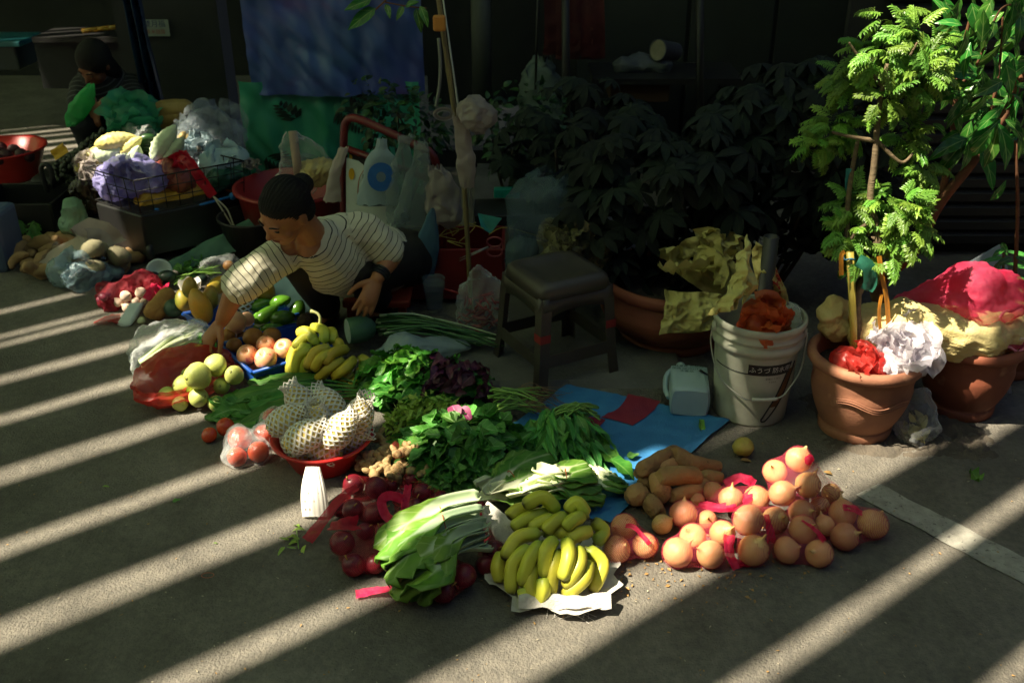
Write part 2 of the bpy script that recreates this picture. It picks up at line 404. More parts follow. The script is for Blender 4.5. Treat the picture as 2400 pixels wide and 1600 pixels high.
shm = mat('shutter_metal', (.014, .014, .014), rough=.6, metal=.3, rand=.1)
sh_ = MB(); prof = [(0, 0), (.02, .015), (.02, .05), (0, .065)]
sh_.add([V((x, -py_, pz)) for x in (-1.6, 1.6) for py_, pz in prof], [(i, i+1, 5+i, 4+i) for i in range(3)])
shme = sh_.mesh('shutter_slat', shm, smooth=False)
for i in range(34): inst('shutter_slat', shme, M.Translation((3.15, 4.25, .05+i*.066)), bd)
mb = MB(); mb.box((4.6, 3.0, 1.6), (.1, 5.0, 3.2)); mb.build('side_wall', dark, bd, smooth=False)  # unseen wall added to cut sky light from the right
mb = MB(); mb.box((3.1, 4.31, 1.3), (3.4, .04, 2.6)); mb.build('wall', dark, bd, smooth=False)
# dark wall added to shut out brightness at far left; sunlit wall beyond the gap
pale = mat('pale_wall', (.62, .58, .48), (.5, .47, .4), scale=3, rough=.85, rand=0)
mb = MB(); mb.box((-.4, 14, 2.0), (3.0, .3, 4.0)); tag(mb.build('alley_wall', pale, smooth=False), 'sunlit pale wall glimpsed through the gap behind the shrub', 'wall')
mb = MB(); mb.box((-5.3, 8.2, 2.0), (9.6, .3, 4)); tag(mb.build('blackout_wall', dark, smooth=False), 'black wall added to shut out bright openings at the far left', 'wall')

mb = MB(); mb.box((0, -5.2, 4.5), (40, .3, 9)); tag(mb.build('sky_blocking_facade', mat('facade_grey', (.22, .21, .20), (.16, .155, .15), scale=2, rough=.9, rand=0), smooth=False), 'grey building facade behind the viewer, added to hold back low sky light', 'building')  # unseen facade added to cut low sky light and keep the back dark
# ================================================================ PRODUCE: builders
def leafmat(name, c1, c2, vein, trans=.25, rough=.45, stalk=None, t0=.4, rand=.12, hue=.015, side=26, bump=.35):
    if name in MATS: return MATS[name]
    m = bpy.data.materials.new(name); m.use_nodes = True; nt = m.node_tree; N = nt.nodes; L = nt.links; b = N['Principled BSDF']
    def mt(op, a, c=None, d=None):
        n = N.new('ShaderNodeMath'); n.operation = op
        for i, x in enumerate((a, c, d)):
            if x is None: continue
            if isinstance(x, (int, float)): n.inputs[i].default_value = x
            else: L.new(x, n.inputs[i])
        return n.outputs[0]
    def mr(x, a, c, d, e):
        n = N.new('ShaderNodeMapRange'); n.interpolation_type = 'SMOOTHSTEP'
        n.inputs['From Min'].default_value = a; n.inputs['From Max'].default_value = c; n.inputs['To Min'].default_value = d; n.inputs['To Max'].default_value = e
        L.new(x, n.inputs['Value']); return n.outputs['Result']
    def mx(f, a, c):
        x = N.new('ShaderNodeMix'); x.data_type = 'RGBA'; L.new(f, x.inputs['Factor'])
        for s, i in ((a, 6), (c, 7)):
            if isinstance(s, tuple): x.inputs[i].default_value = s
            else: L.new(s, x.inputs[i])
        return x.outputs[2]
    uv = N.new('ShaderNodeUVMap'); sp = N.new('ShaderNodeSeparateXYZ'); L.new(uv.outputs[0], sp.inputs[0]); u, v = sp.outputs[0], sp.outputs[1]
    oi = N.new('ShaderNodeObjectInfo'); tc = N.new('ShaderNodeTexCoord')
    nz = N.new('ShaderNodeTexNoise'); nz.noise_dimensions = '4D'; nz.inputs['Scale'].default_value = 22; L.new(tc.outputs['Object'], nz.inputs['Vector'])
    L.new(mt('MULTIPLY', oi.outputs['Random'], 31.0), nz.inputs['W'])
    col = mx(mr(nz.outputs['Fac'], .3, .7, 0, 1), hexc(c1), hexc(c2))
    au = mt('ABSOLUTE', mt('SUBTRACT', u, .5))
    sv = mt('SINE', mt('MULTIPLY', mt('SUBTRACT', v, mt('MULTIPLY', au, .55)), side*2.2)); svm = mr(sv, .80, 1, 0, .28)
    if stalk is not None:
        w = mr(v, t0-.12, t0+.30, .6, .03); vm = mr(mt('SUBTRACT', au, w), -.10, .05, 1, 0)
        svm = mt('MULTIPLY', svm, mr(v, t0, t0+.2, 0, 1))
    else: vm = mr(au, .02, .055, .75, 0)
    col = mx(svm, col, hexc(vein)); col = mx(vm, col, hexc(stalk if stalk is not None else vein))
    hs = N.new('ShaderNodeHueSaturation'); L.new(col, hs.inputs['Color']); L.new(mr(oi.outputs['Random'], 0, 1, 1-rand*1.7, 1+rand*1.7), hs.inputs['Value'])
    wn_ = N.new('ShaderNodeTexWhiteNoise'); wn_.noise_dimensions = '1D'; L.new(oi.outputs['Random'], wn_.inputs['W']); L.new(mr(wn_.outputs[0], 0, 1, .5-hue, .5+hue), hs.inputs['Hue'])
    L.new(hs.outputs[0], b.inputs['Base Color']); b.inputs['Roughness'].default_value = rough; b.inputs['Specular IOR Level'].default_value = .45
    bp = N.new('ShaderNodeBump'); bp.inputs['Strength'].default_value = bump; bp.inputs['Distance'].default_value = .003
    L.new(mt('ADD', mt('MULTIPLY', svm, -1.0), mt('ADD', mt('MULTIPLY', vm, -.8), nz.outputs['Fac'])), bp.inputs['Height']); L.new(bp.outputs[0], b.inputs['Normal'])
    t = N.new('ShaderNodeBsdfTranslucent'); L.new(hs.outputs[0], t.inputs[0]); ms = N.new('ShaderNodeMixShader'); ms.inputs[0].default_value = trans
    L.new(b.outputs[0], ms.inputs[1]); L.new(t.outputs[0], ms.inputs[2]); L.new(ms.outputs[0], N['Material Output'].inputs[0]); MATS[name] = m; return m
SHAPE = {'ovate': lambda t: sin(pi*min(1, t**.72))**.85, 'lance': lambda t: sin(pi*t**.85)**1.0, 'heart': lambda t: (sin(pi*t**.5))**.9 if t > .02 else .35,
         'obov': lambda t: sin(pi*t**1.25)**.8}
def leaf_mb(L=.08, W=.04, shape='ovate', nv=7, nu=5, fold=.25, curl=.5, wav=.0, seed=0, stem=.0, mx=None, twist=0):
    mb = MB(); mx = mx or M(); sh = SHAPE[shape]
    def fn(u, v):
        x = (u-.5)*2; hw = max(W/2*sh(v), .0012); a = curl*v; y = L*(sin(a)/curl if abs(curl) > 1e-3 else v); z = -L*((1-cos(a))/curl if abs(curl) > 1e-3 else 0)
        z += abs(x)*hw*fold; z += wav*W*x*x*sin(v*11+seed*3+x*2)*.5*(1 if v > .03 else 0)
        xx = x*hw*cos(fold*.6)
        if twist: c_, s_ = cos(twist*v), sin(twist*v); xx, z = xx*c_-z*s_, xx*s_+z*c_
        return mx @ V((xx, y+stem, z))
    mb.grid(nu, nv, fn)
    if stem: mb.tube([mx @ V((0, -.002, 0)), mx @ V((0, stem+.004, 0))], .0012, 4, False)
    return mb
def lframe(p, d, n, s=1.0):
    y = V(d).normalized(); z = V(n)-y*V(n).dot(y)
    if z.length < 1e-4: z = V((1, 0, 0))-y*y.x
    z.normalize(); x = y.cross(z)
    return M.Translation(p) @ M(((x.x, y.x, z.x, 0), (x.y, y.y, z.y, 0), (x.z, y.z, z.z, 0), (0, 0, 0, 1))) @ M.Scale(s, 4)
def heap(root, c, rx, ry, hz, n, meshes, size, r, mass=None, flow=None, jit=.55, name='leaf', rot=0, thick=.03):
    cr, sr = cos(rot), sin(rot); made = []
    for i in range(n):
        q = r.uniform(0, 2*pi); k = sqrt(r.random()); x, y = k*cos(q)*rx, k*sin(q)*ry
        z = hz*max(0, 1-k*k)**.6+r.uniform(-.2, 1)*thick
        p = V(c)+V((x*cr-y*sr, x*sr+y*cr, max(z, .008)))
        out = V((cos(q)*cr-sin(q)*sr, cos(q)*sr+sin(q)*cr, 0))
        nrm = V((0, 0, 1))+out*k*hz/max(rx, ry)*1.6+V((r.gauss(0, jit), r.gauss(0, jit), 0))
        d = out*.6+V((r.gauss(0, 1), r.gauss(0, 1), r.gauss(0, .35)))
        if flow: d = V(flow)+d*.45
        made.append((r.choice(meshes), lframe(p, d, nrm, r.uniform(*size))))
    if mass:
        mb = MB()
        for me, mx in made:
            mb.add([mx @ v.co for v in me.vertices], [tuple(p.vertices) for p in me.polygons], [(0, 0)]*0 or None)
        o = len(mb.v)
        k = 0
        for me, mx in made:
            ul = me.uv_layers[0].data
            for l in me.loops: mb.uv[k+l.vertex_index] = tuple(ul[l.index].uv)
            k += len(me.vertices)
        return stuff(mb.build(mass, meshes[0].materials[0], root))
    for me, mx in made: inst(name, me, mx, root)
def stalkleaf(name, path, ws, wb, t0, mt, parent, up=(0, 0, 1), ruf=.35, seed=0, nv=20, nu=11, cup=.9, flip=1):
    P = bez(path, nv); up = V(up)
    def fn(u, v):
        i = min(int(v*(nv-1)+.5), nv-1); t = (P[min(i+1, nv-1)]-P[max(i-1, 0)]).normalized(); s = t.cross(up).normalized(); w_ = s.cross(t)
        x = (u-.5)*2; b = max(0, min(1, (v-t0+.12)/.3)); b = b*b*(3-2*b)
        e = min(1, v/.06+.45); te = sqrt(max(0, 1-max(0, (v-.72)/.285)**2))
        hw = (ws*e*(1-.25*v)*(1-b)+wb*b)*max(te, .03)
        c_ = ws*cup*x*x*(1-b)-b*wb*.18*x*x
        rf = b*ruf*wb*abs(x)**1.5*(n1((u*3+seed, v*9, seed), 1.9)+.6*n1((u*5, v*22, seed), 1.3))
        return P[i]+s*x*hw*(1-.12*b*abs(x))+w_*(flip*c_+rf)
    mb = MB(); mb.grid(nu, nv, fn); return mb.build(name, mt, parent, solid=.0035)
def banana(name, pts, r, mt, parent, seg=15, nv=14):
    P = bez(pts, nv); L = sum((P[i+1]-P[i]).length for i in range(nv-1)); rad = []
    for i in range(nv):
        t = i/(nv-1); k = min(1, max(.30, (t-.02)/.16)) if t < .2 else 1; k = k*k*(3-2*k) if k > .3 else .28
        if t > .8: k = sqrt(max(.06, 1-((t-.8)/.215)**2))
        rad.append(max(r*k, .005))
    mb = MB(); mb.tube(P, rad, seg)
    for i in range(nv):
        for k in range(seg):
            j = i*seg+k; mb.v[j] = P[i]+(mb.v[j]-P[i])*(1+.09*cos(5*2*pi*k/seg+.6))
    return mb.build(name, mt, parent)
def ribbon(name, pts, w, mt, parent=None, nrm=(0, 0, 1), n=14, cr=.3, seed=0):
    P = bez(pts, n); mb = MB()
    def fn(u, v):
        i = min(int(v*(n-1)+.5), n-1); t = (P[min(i+1, n-1)]-P[max(i-1, 0)]).normalized(); s = t.cross(V(nrm))
        s = s.normalized() if s.length > 1e-3 else V((1, 0, 0)); ww = w if not hasattr(w, '__len__') else w[0]+(w[1]-w[0])*v
        q = P[i]+s*(u-.5)*ww; return q+s.cross(t)*ww*cr*(n1(q, 60, seed)+.4*sin(u*9+seed))
    mb.grid(5, n, fn); return mb.build(name, mt, parent)
# ================================================================ ONIONS
onm = mat('onion_skin', '#c4924e', '#e2be88', scale=.32, rough=.27, bump=.3, bscale=.5, rand=.16, stretch=(34, 34, 3), contrast=.9, col3='#9a6430', c3lo=.63, c3scale=.09, hue=.008, sss=.05)
pinknet = mat('pink_net', '#e83a66', '#f06a88', scale=30, rough=.55, rand=.05, alpha='net', trans=.4)
pinksolid = mat('pink_ribbon', '#e6124f', '#f23a6d', scale=60, rough=.5, rand=.05, trans=.45, alpha=.86, bump=.4, bscale=220)
onme = []
for k in range(4):
    rr = random.Random(k); pr = [(0.001, -.93), (.1, -.95), (.3, -.92), (.6, -.77), (.86, -.45), (.99, -.02), (.95, .32), (.76, .66), (.48, .88), (.24, 1.0), (.13, 1.12), (.09, 1.24), (.05, 1.3+.1*k)]
    mb = MB(); sq = .9+.05*k
    mb.lathe([(a, b*sq) for a, b in pr], 22, None, lambda p, q, t: p*(1+.03*n1(p, 1.5, k*7)+.006*sin(q*22)))
    for q in range(9): a = q*.7; mb.tube([V((.07*cos(a), .07*sin(a), -.9*sq)), V((.16*cos(a)+.03*rr.random(), .16*sin(a), -1.0*sq))], .008, 3, False)
    onme.append(mb.mesh('onion', onm))
OZ = [(1590, 210, 105, .150), (1460, 310, 95, .112), (1665, 380, 100, .112), (1480, 440, 100, .085), (1855, 445, 80, .036), (1620, 570, 105, .062), (1770, 540, 75, .034),
      (1945, 610, 105, .042), (2160, 680, 115, .038), (1785, 685, 85, .032), (1940, 765, 105, .036), (1425, 650, 105, .062), (1205, 670, 125, .075), (1305, 480, 105, .06),
      (1100, 490, 100, .06), (945, 430, 80, .036), (830, 495, 60, .03), (725, 600, 110, .05), (905, 650, 80, .034), (1040, 740, 100, .05), (800, 780, 105, .045), (680, 895, 120, .04),
      (930, 905, 110, .038), (1255, 870, 120, .04), (1520, 870, 105, .036), (1640, 740, 110, .06), (1755, 890, 105, .036), (560, 680, 80, .03), (215, 870, 110, .038), (270, 700, 105, .045), (430, 840, 100, .035)]
items = []
for x, y, r, z in OZ:
    p = G(1380+x*.3061, 1020+y*.3061, z); items.append([p, r*.3061/FPX*(p-V((0, 0, CAMH))).length*.96])
relax(items, 40)
OB = {'peak': ([0, 1, 2, 3, 4], 'in the tall peaked net bag at the back of the pile'), 'backleft': ([13, 14, 15, 16], 'in the net bag behind, beside the sweet potatoes'), 'midleft': ([17, 18], 'in the net bag at the left middle of the pile'),
      'frontleft': ([19, 20, 21, 22], 'in the sunlit front left net bag with the pink knot'), 'centre': ([11, 12, 23], 'in the centre front net bag of the pile'), 'mid': ([5, 6], 'in the net bag at the middle of the pile, just right of centre'),
      'frontright': ([24, 25, 26], 'in the shaded front right net bag'), 'right': ([7, 8, 9, 10], 'in the net bag at the right end of the pile'), 'single': ([28, 29, 30], 'in the small separate net bag beside the front bananas')}
BAGN = {'peak': 'tall peaked pink net bag of five onions at the back of the pile', 'backleft': 'pink net bag of onions next to the sweet potatoes', 'midleft': 'pink net bag of two onions at the left middle of the pile',
        'frontleft': 'sunlit pink net bag of onions with a knot, front left of the pile', 'centre': 'pink net bag of large onions at the centre front', 'mid': 'pink net bag of two onions in the middle of the pile',
        'frontright': 'shaded pink net bag of three onions at the front right', 'right': 'pink net bag with four onions trailing at the right end of the pile', 'single': 'small separate pink net bag of onions beside the front bananas'}
own = {}
for k, (ids, d) in OB.items():
    for i in ids: own[i] = k
for i, (p, r) in enumerate(items):
    rr = random.Random(100+i); tilt = V((rr.gauss(0, .9), rr.gauss(0, .9)-.3, .9)); mx = frame(p, tilt, V((rr.gauss(0, 1), 1, .3)), r)
    o = inst('onion', onme[i % 4], mx)
    if i in own:
        ids = OB[own[i]][0]; tag(o, order_words([items[j][0] for j in ids])[ids.index(i)]+' onion '+OB[own[i]][1], 'onion', 'onions '+OB[own[i]][1])
    else: tag(o, 'single bare onion lying between the sweet potatoes and the netted ones', 'onion')
    if i == 0: o['label'] = 'topmost sunlit onion at the peak of the netted pile'
for k, (ids, d) in OB.items():
    sp = [(items[i][0], items[i][1]) for i in ids]; lo = sum((s[0] for s in sp), V())/len(sp)
    t = thing('net_bag', BAGN[k], 'net bag', (lo.x, lo.y, 0), 'pink net bags of onions')
    wrap('net', sp, pinknet, t, 1.05, .5, .0012, 2, seed=len(k))
    top = max(sp, key=lambda s: s[0].z); c, r = top; rr = random.Random(k)
    if k == 'frontleft':
        a = G(1380+1075*.3061, 1020+760*.3061, .08); ribbon('net_tie', [a, a+V((-.005, -.04, -.025)), a+V((.012, -.065, -.06))], (.03, .02), pinksolid, t, (0, -1, .6), cr=.5)
        a2 = G(1380+1110*.3061, 1020+970*.3061, .012); mb = blob(a2, (.012, .014), amp=.4, sc=80); mb.build('knot', pinksolid, t)
        ribbon('net_tie', [a2, a2+V((.04, .0, .0)), a2+V((.075, .012, -.002))], .03, pinksolid, t, cr=.5, seed=4)
    elif k == 'peak':
        a = c+V((.018, -r*.8, r*.55)); blob(a, (.013, .014), amp=.35, sc=90, seed=2).build('knot', pinksolid, t)
        ribbon('net_tie', [a, a+V((.02, .0, -.02)), a+V((.035, .005, -.055))], (.008, .035), pinknet, t, (0, -1, .5))
    elif k == 'backleft':
        a = G(1700, 1137, .07); ribbon('net_tie', [a, a+V((.04, .01, .02)), a+V((.085, .0, .004))], .03, pinksolid, t, (0, -.6, 1), cr=.35)
        a = G(1638, 1178, .06); ribbon('net_tie', [a, a+V((.05, -.02, .0)), a+V((.1, -.015, .005)), a+V((.16, .02, .025))], (.02, .03), pinksolid, t, (0, -.6, 1), cr=.5, seed=3)
    elif k == 'single':
        a = G(1466, 1231, .095); ribbon('net_tie', [a, a+V((.025, -.01, .0)), a+V((.06, -.045, -.025))], .014, pinksolid, t, (0, -.6, 1), cr=.6)
    elif k == 'right':
        a = c+V((.01, -r*.5, r*.9)); ribbon('net_tie', [a-V((.02, 0, 0)), a, a+V((.03, -.01, -.01))], .02, pinksolid, t, (0, -.6, 1), cr=.7)
    elif k == 'frontright':
        a = sp[1][0]+V((-.01, -.01, sp[1][1])); ribbon('net_tie', [a, a+V((.03, -.03, -.01)), a+V((.05, -.05, -.03))], (.006, .02), pinksolid, t, (0, -.6, 1), cr=.7)
    elif k == 'centre':
        a = sp[1][0]+V((.045, -.0, .02)); ribbon('net_tie', [a, a+V((.01, -.02, -.04)), a+V((.015, -.03, -.075))], (.012, .03), pinksolid, t, (0, -1, .3), cr=.7)
# ================================================================ SWEET POTATOES
spm = mat('sweet_potato_skin', '#b08a58', '#8c683e', scale=14, contrast=.8, rough=.75, bump=.9, bscale=55, rand=.2, col3='#4f3a24', c3lo=.61, c3scale=26, hue=.008)
SPT = [((610, 985), (760, 890), (905, 835), .032, .095, .06), ((900, 880), (1060, 930), (1285, 962), .034, .07, .03), ((760, 990), (815, 960), (890, 930), .034, .07, .06),
       ((780, 1060), (930, 1030), (1095, 1040), .031, .095, .07), ((620, 1140), (640, 1080), (680, 1000), .027, .05, .05), ((1120, 1060), (1210, 1050), (1320, 1065), .026, .028, .022),
       ((730, 1050), (765, 1130), (805, 1230), .031, .085, .035), ((890, 1230), (1030, 1180), (1180, 1120), .027, .04, .03), ((520, 1230), (560, 1215), (600, 1200), .038, .036, .036),
       ((670, 1260), (705, 1310), (760, 1390), .029, .035, .024), ((590, 1010), (600, 1000), (640, 960), .026, .045, .045), ((1020, 1030), (1070, 1045), (1125, 1030), .024, .03, .03)]
SPL = ['long knobbly sweet potato lying across the top back of the heap', 'tapering sweet potato pointing right at the back of the heap', 'round sweet potato half buried in the middle of the heap', 'plump pointed sweet potato on top of the heap',
       'small upright oval sweet potato at the left of the heap', 'slim sweet potato tail at the right end of the heap', 'pear-shaped sweet potato leaning at the front of the heap', 'long sweet potato touching the onion nets',
       'round sweet potato beside the blue mat edge', 'small sweet potato at the very front pointing down to the onions', 'sweet potato peeping out at the back left of the heap', 'sweet potato between the tapering one and the plump one']
for i, (a, b, c, r, z0, z1) in enumerate(SPT):
    P = [G(1350+q[0]*.2551, 850+q[1]*.2551, z) for q, z in ((a, z0), (b, (z0+z1)/2+.012), (c, z1))]
    d = (P[2]-P[0]).normalized(); P = bez([P[0]-d*r*.5]+P+[P[2]+d*r*.5], 15); rr = random.Random(i)
    sk = (0 if i not in (1, 6) else (.45 if i == 1 else -.4))
    r *= (.80, .9, .72, .9, .85, .9, .88, .85, .86, .9, .8, .8)[i]; rad = [r*max(.12, (1-abs(2*t-1)**(2.6))**.55)*(1-sk*(2*t-1)) for t in [k/14 for k in range(15)]]
    mb = MB(); mb.tube(P, rad, 14); mb.v = [v+(nz3(v, 28, i)*.006+nz3(v, 70, i)*.002) for v in mb.v]
    tag(mb.build('sweet_potato', spm), SPL[i], 'sweet potato', 'sweet potatoes on the ground')
# ================================================================ FRONT BANANAS on white sacking
banm = mat('banana_skin', (1, 1, 1), (.82, .88, .80), scale=9, rough=.42, bump=.06, bscale=40, rand=.07, hue=.012, spec=.4, col3='#3c3212', c3lo=.735, c3scale=42,
           uvgrad=[(.0, '#6b6a2c'), (.14, '#a3b23e'), (.45, '#d6cf48'), (.8, '#d0cb48'), (.93, '#a09c38'), (1, '#2c2414')])
banm2 = mat('banana_ripe_skin', (1, 1, 1), (.86, .86, .78), scale=9, rough=.45, bump=.06, bscale=40, rand=.08, hue=.01, spec=.4, col3='#2a2010', c3lo=.69, c3scale=30,
            uvgrad=[(.0, '#55501f'), (.14, '#a0a03c'), (.45, '#ccb83e'), (.8, '#ccae38'), (.93, '#9a822a'), (1, '#251c10')])
def zq(x, y, ox, oy, f, z): return G(ox+x*f, oy+y*f, z)
t = thing('banana_bunch', 'front hand of green-yellow bananas fanned out on white sacking', 'bananas', G(1310, 1350))
FB = [((690, 815), (480, 850), (360, 1040), .125, .12, .085), ((610, 920), (440, 1060), (420, 1330), .115, .085, .022), ((690, 880), (580, 1030), (505, 1260), .125, .105, .045), ((800, 855), (715, 970), (705, 1195), .135, .125, .07),
      ((640, 1060), (585, 1200), (610, 1400), .085, .062, .02), ((690, 1180), (690, 1290), (665, 1395), .075, .055, .02), ((825, 950), (770, 1120), (740, 1350), .115, .09, .025), ((880, 850), (900, 1010), (850, 1215), .135, .125, .075),
      ((985, 920), (985, 1090), (865, 1275), .115, .10, .05), ((1050, 1030), (1035, 1190), (850, 1345), .09, .07, .028), ((1030, 930), (1185, 1070), (1090, 1310), .105, .07, .022), ((360, 960), (310, 1100), (345, 1220), .08, .055, .022), ((520, 1270), (535, 1330), (545, 1385), .04, .03, .018)]
for a, b, c, z0, z1, z2 in FB:
    banana('banana', [zq(*a, 1080, 1020, .2806, z0), zq(*b, 1080, 1020, .2806, z1), zq(*c, 1080, 1020, .2806, z2)], .0182, banm, t)
cr_ = zq(850, 830, 1080, 1020, .2806, .10); mb = MB(); mb.tube([cr_+V((-.05, .01, 0)), cr_+V((0, .0, .01)), cr_+V((.05, -.005, -.01))], [.012, .02, .012], 8); mb.build('crown', banm, t)
t = thing('banana_bunch', 'rear hand of green bananas heaped behind the front hand', 'bananas', G(1290, 1240))
RBN = [((520, 590), (690, 515), (825, 655), .165, .18, .135), ((400, 690), (480, 620), (640, 600), .125, .135, .13), ((425, 780), (560, 690), (750, 640), .11, .13, .13), ((560, 780), (680, 715), (790, 690), .11, .125, .13), ((700, 815), (770, 735), (890, 655), .115, .135, .14),
       ((885, 640), (970, 560), (1065, 690), .14, .165, .13), ((865, 780), (940, 705), (1030, 670), .125, .145, .14), ((890, 870), (1000, 815), (1085, 800), .10, .11, .10), ((1095, 710), (1195, 800), (1110, 910), .11, .085, .07), ((700, 600), (760, 700), (820, 790), .10, .1, .09)]
for a, b, c, z0, z1, z2 in RBN:
    A, B, C = zq(*a, 1080, 1020, .2806, z0), zq(*b, 1080, 1020, .2806, z1), zq(*c, 1080, 1020, .2806, z2); banana('banana', [C, B, A], .0182, banm, t)
sackw = mat('white_sacking', '#d9d6cf', '#c4c0b6', scale=40, rough=.85, bump=.5, bscale=260, rand=0, trans=.15)
mb = MB(); c = G(1305, 1345)
def sk1(u, v):
    a = u*2*pi; k = v; rx = .165+.05*n1((cos(a)*2, sin(a)*2, 3), 1.3); ry = .165+.05*n1((cos(a)*2, sin(a)*2, 7), 1.3)
    p = c+V((cos(a)*rx*k, sin(a)*ry*k-.01, 0)); e = max(0, (k-.62)/.38)
    p.z = .004+.010*k*(1+n1(p, 30))+e*e*(.008+.03*max(0, n1((cos(a)*3, sin(a)*3, 1), 1.1)))*(1.25 if sin(a) < 0 else .8); return p
mb.grid(56, 16, sk1, cu=True)
t = thing('white_sack', 'torn white sacking spread under the front bananas', 'sack', c)
mb.build('sheet', sackw, t)
mb = MB(); f0 = G(1215, 1405, .02); f1 = G(1430, 1405, .025)
def sk2(u, v): p = f0.lerp(f1, u); return p+V((0, -.045*v+.01, .02*sin(v*pi)+.012*n1((u*6, v*2, 0), 1)+.004))
mb.grid(24, 8, sk2); mb.build('folded_edge', sackw, t)
a = zq(190, 580, 1080, 1020, .2806, .10); ribbon('upturned_corner', [a, zq(290, 700, 1080, 1020, .2806, .085), zq(400, 820, 1080, 1020, .2806, .07), zq(560, 830, 1080, 1020, .2806, .09)], (.03, .10), sackw, t, (0, -1, .4), cr=.25)
mb = MB(); fr = random.Random(3)
for i in range(26):
    p = G(1330+fr.uniform(-30, 50), 1420+fr.uniform(-10, 4), .010); mb.tube([p, p+V((fr.gauss(0, .012), -.012, -.004)), p+V((fr.gauss(0, .02), -.03+fr.gauss(0, .008), -.008))], .0009, 3, False)
mb.build('frayed_threads', sackw, t)
# ================================================================ LEAFY BUNCHES
must = leafmat('mustard_leaf', '#6f9a35', '#5d8a2c', '#a9c07a', stalk='#b4c8a4', t0=.36, trans=.22, rough=.5, side=14, rand=.1)
bok = leafmat('bok_choy_leaf', '#4f7d2c', '#6f9838', '#a3bd70', stalk='#dfe6b8', t0=.45, trans=.2, rough=.45, side=12)
lett = leafmat('lettuce_leaf', '#5c8c38', '#7aa648', '#b6cc8a', stalk='#e0e4c4', t0=.3, trans=.25, rough=.5, side=14)
def bunch(name, label, cat, paths, ox, oy, f, ws, wb, t0, mt, z, ruf=.35, up=(0, 0, 1), tie=None):
    P = [[zq(q[0], q[1], ox, oy, f, q[2]+z) for q in pp] for pp in paths]; t = thing(name, label, cat, (P[0][0].x, P[0][0].y, 0))
    for i, p in enumerate(P):
        rr = random.Random(i+len(label)); stalkleaf('leaf', p, ws*rr.uniform(.85, 1.15), wb*rr.uniform(.8, 1.15), t0, mt, t, V(up)+V((rr.gauss(0, .25), rr.gauss(0, .25), 0)), ruf, i*3.1+len(name))
    if tie:
        bm_ = mat('rubber_band', '#b4552f', rough=.5, rand=0); mb = MB(); q0, q1, zz = tie; a, b = zq(*q0, ox, oy, f, z+zz), zq(*q1, ox, oy, f, z+zz*.7)
        mb.tube(bez([a+V((0, 0, -.03)), a+V((0, 0, .006)), (a+b)/2+V((0, -.008, .022)), b+V((0, -.004, .004)), b+V((0, 0, -.03))], 14), .0014, 5); mb.build('rubber_band', bm_, t)
    return t
bunch('mustard_greens', 'big bunch of mustard greens with thick pale stalks laid over the passion fruit', 'leafy greens',
      [[(1890, 300, .125), (1500, 380, .135), (1150, 560, .13), (790, 800, .075)], [(1930, 430, .115), (1550, 520, .13), (1150, 720, .125), (850, 980, .06)], [(1970, 570, .10), (1600, 720, .125), (1300, 900, .115), (960, 1130, .045)],
       [(1970, 710, .08), (1650, 850, .105), (1430, 1030, .10), (1250, 1400, .01)], [(2025, 860, .06), (1680, 870, .085), (1300, 1080, .085), (960, 1270, .03)], [(1860, 340, .10), (1400, 480, .12), (1000, 720, .11), (830, 900, .06)],
       [(1910, 500, .09), (1500, 640, .115), (1150, 900, .11), (900, 1130, .05)], [(1950, 780, .07), (1600, 900, .10), (1400, 1100, .10), (1130, 1340, .02)], [(1940, 640, .10), (1700, 700, .125), (1500, 800, .13), (1250, 960, .10)]],
      700, 1100, .2233, .0185, .058, .44, must, 0, .42, tie=((1480, 400), (1600, 850), .13))
bunch('bok_choy', 'bunch of bok choy with bulbous pale bases in the sun above the bananas', 'leafy greens',
      [[(625, 300, .10), (760, 340, .105), (900, 370, .10), (1120, 310, .085)], [(505, 480, .08), (640, 430, .095), (870, 400, .095), (1180, 420, .07)], [(595, 380, .09), (720, 400, .10), (890, 430, .09), (1210, 500, .05)],
       [(740, 480, .07), (830, 450, .09), (930, 470, .08), (1200, 540, .035)], [(415, 520, .06), (520, 490, .075), (760, 460, .08), (1030, 480, .06)], [(690, 350, .085), (800, 320, .1), (900, 270, .1), (1060, 230, .09)], [(660, 440, .08), (780, 430, .095), (900, 330, .1), (1090, 270, .09)],
       [(560, 430, .085), (700, 380, .1), (900, 350, .1), (1140, 360, .085)]], 1080, 1020, .2806, .021, .045, .5, bok, 0, .3, tie=((870, 290), (890, 460), .11))
bunch('lettuce_bunch', 'long white-ribbed lettuce bunch at the left of the bok choy', 'leafy greens',
      [[(210, 500, .07), (350, 380, .09), (520, 230, .09), (800, 140, .07)], [(130, 430, .06), (260, 370, .07), (420, 280, .07), (620, 130, .06)], [(250, 480, .075), (400, 430, .09), (560, 340, .095), (720, 290, .08)], [(150, 560, .03), (320, 530, .05), (450, 500, .05), (640, 520, .04)],
       [(180, 470, .05), (300, 400, .07), (420, 260, .08), (560, 120, .07)]], 1080, 1020, .2806, .02, .05, .38, lett, 0, .4, tie=((395, 310), (480, 430), .095))
bunch('flowering_choy', 'small dark green choy bunch whose sunlit tip points to the sweet potatoes', 'leafy greens',
      [[(1060, 260, .05), (1150, 320, .06), (1250, 370, .06), (1400, 420, .03)], [(1090, 300, .05), (1170, 380, .055), (1270, 420, .05), (1380, 450, .02)], [(1100, 260, .04), (1200, 300, .06), (1290, 340, .06), (1370, 380, .03)]], 1080, 1020, .2806, .008, .03, .25, bok, 0, .5)
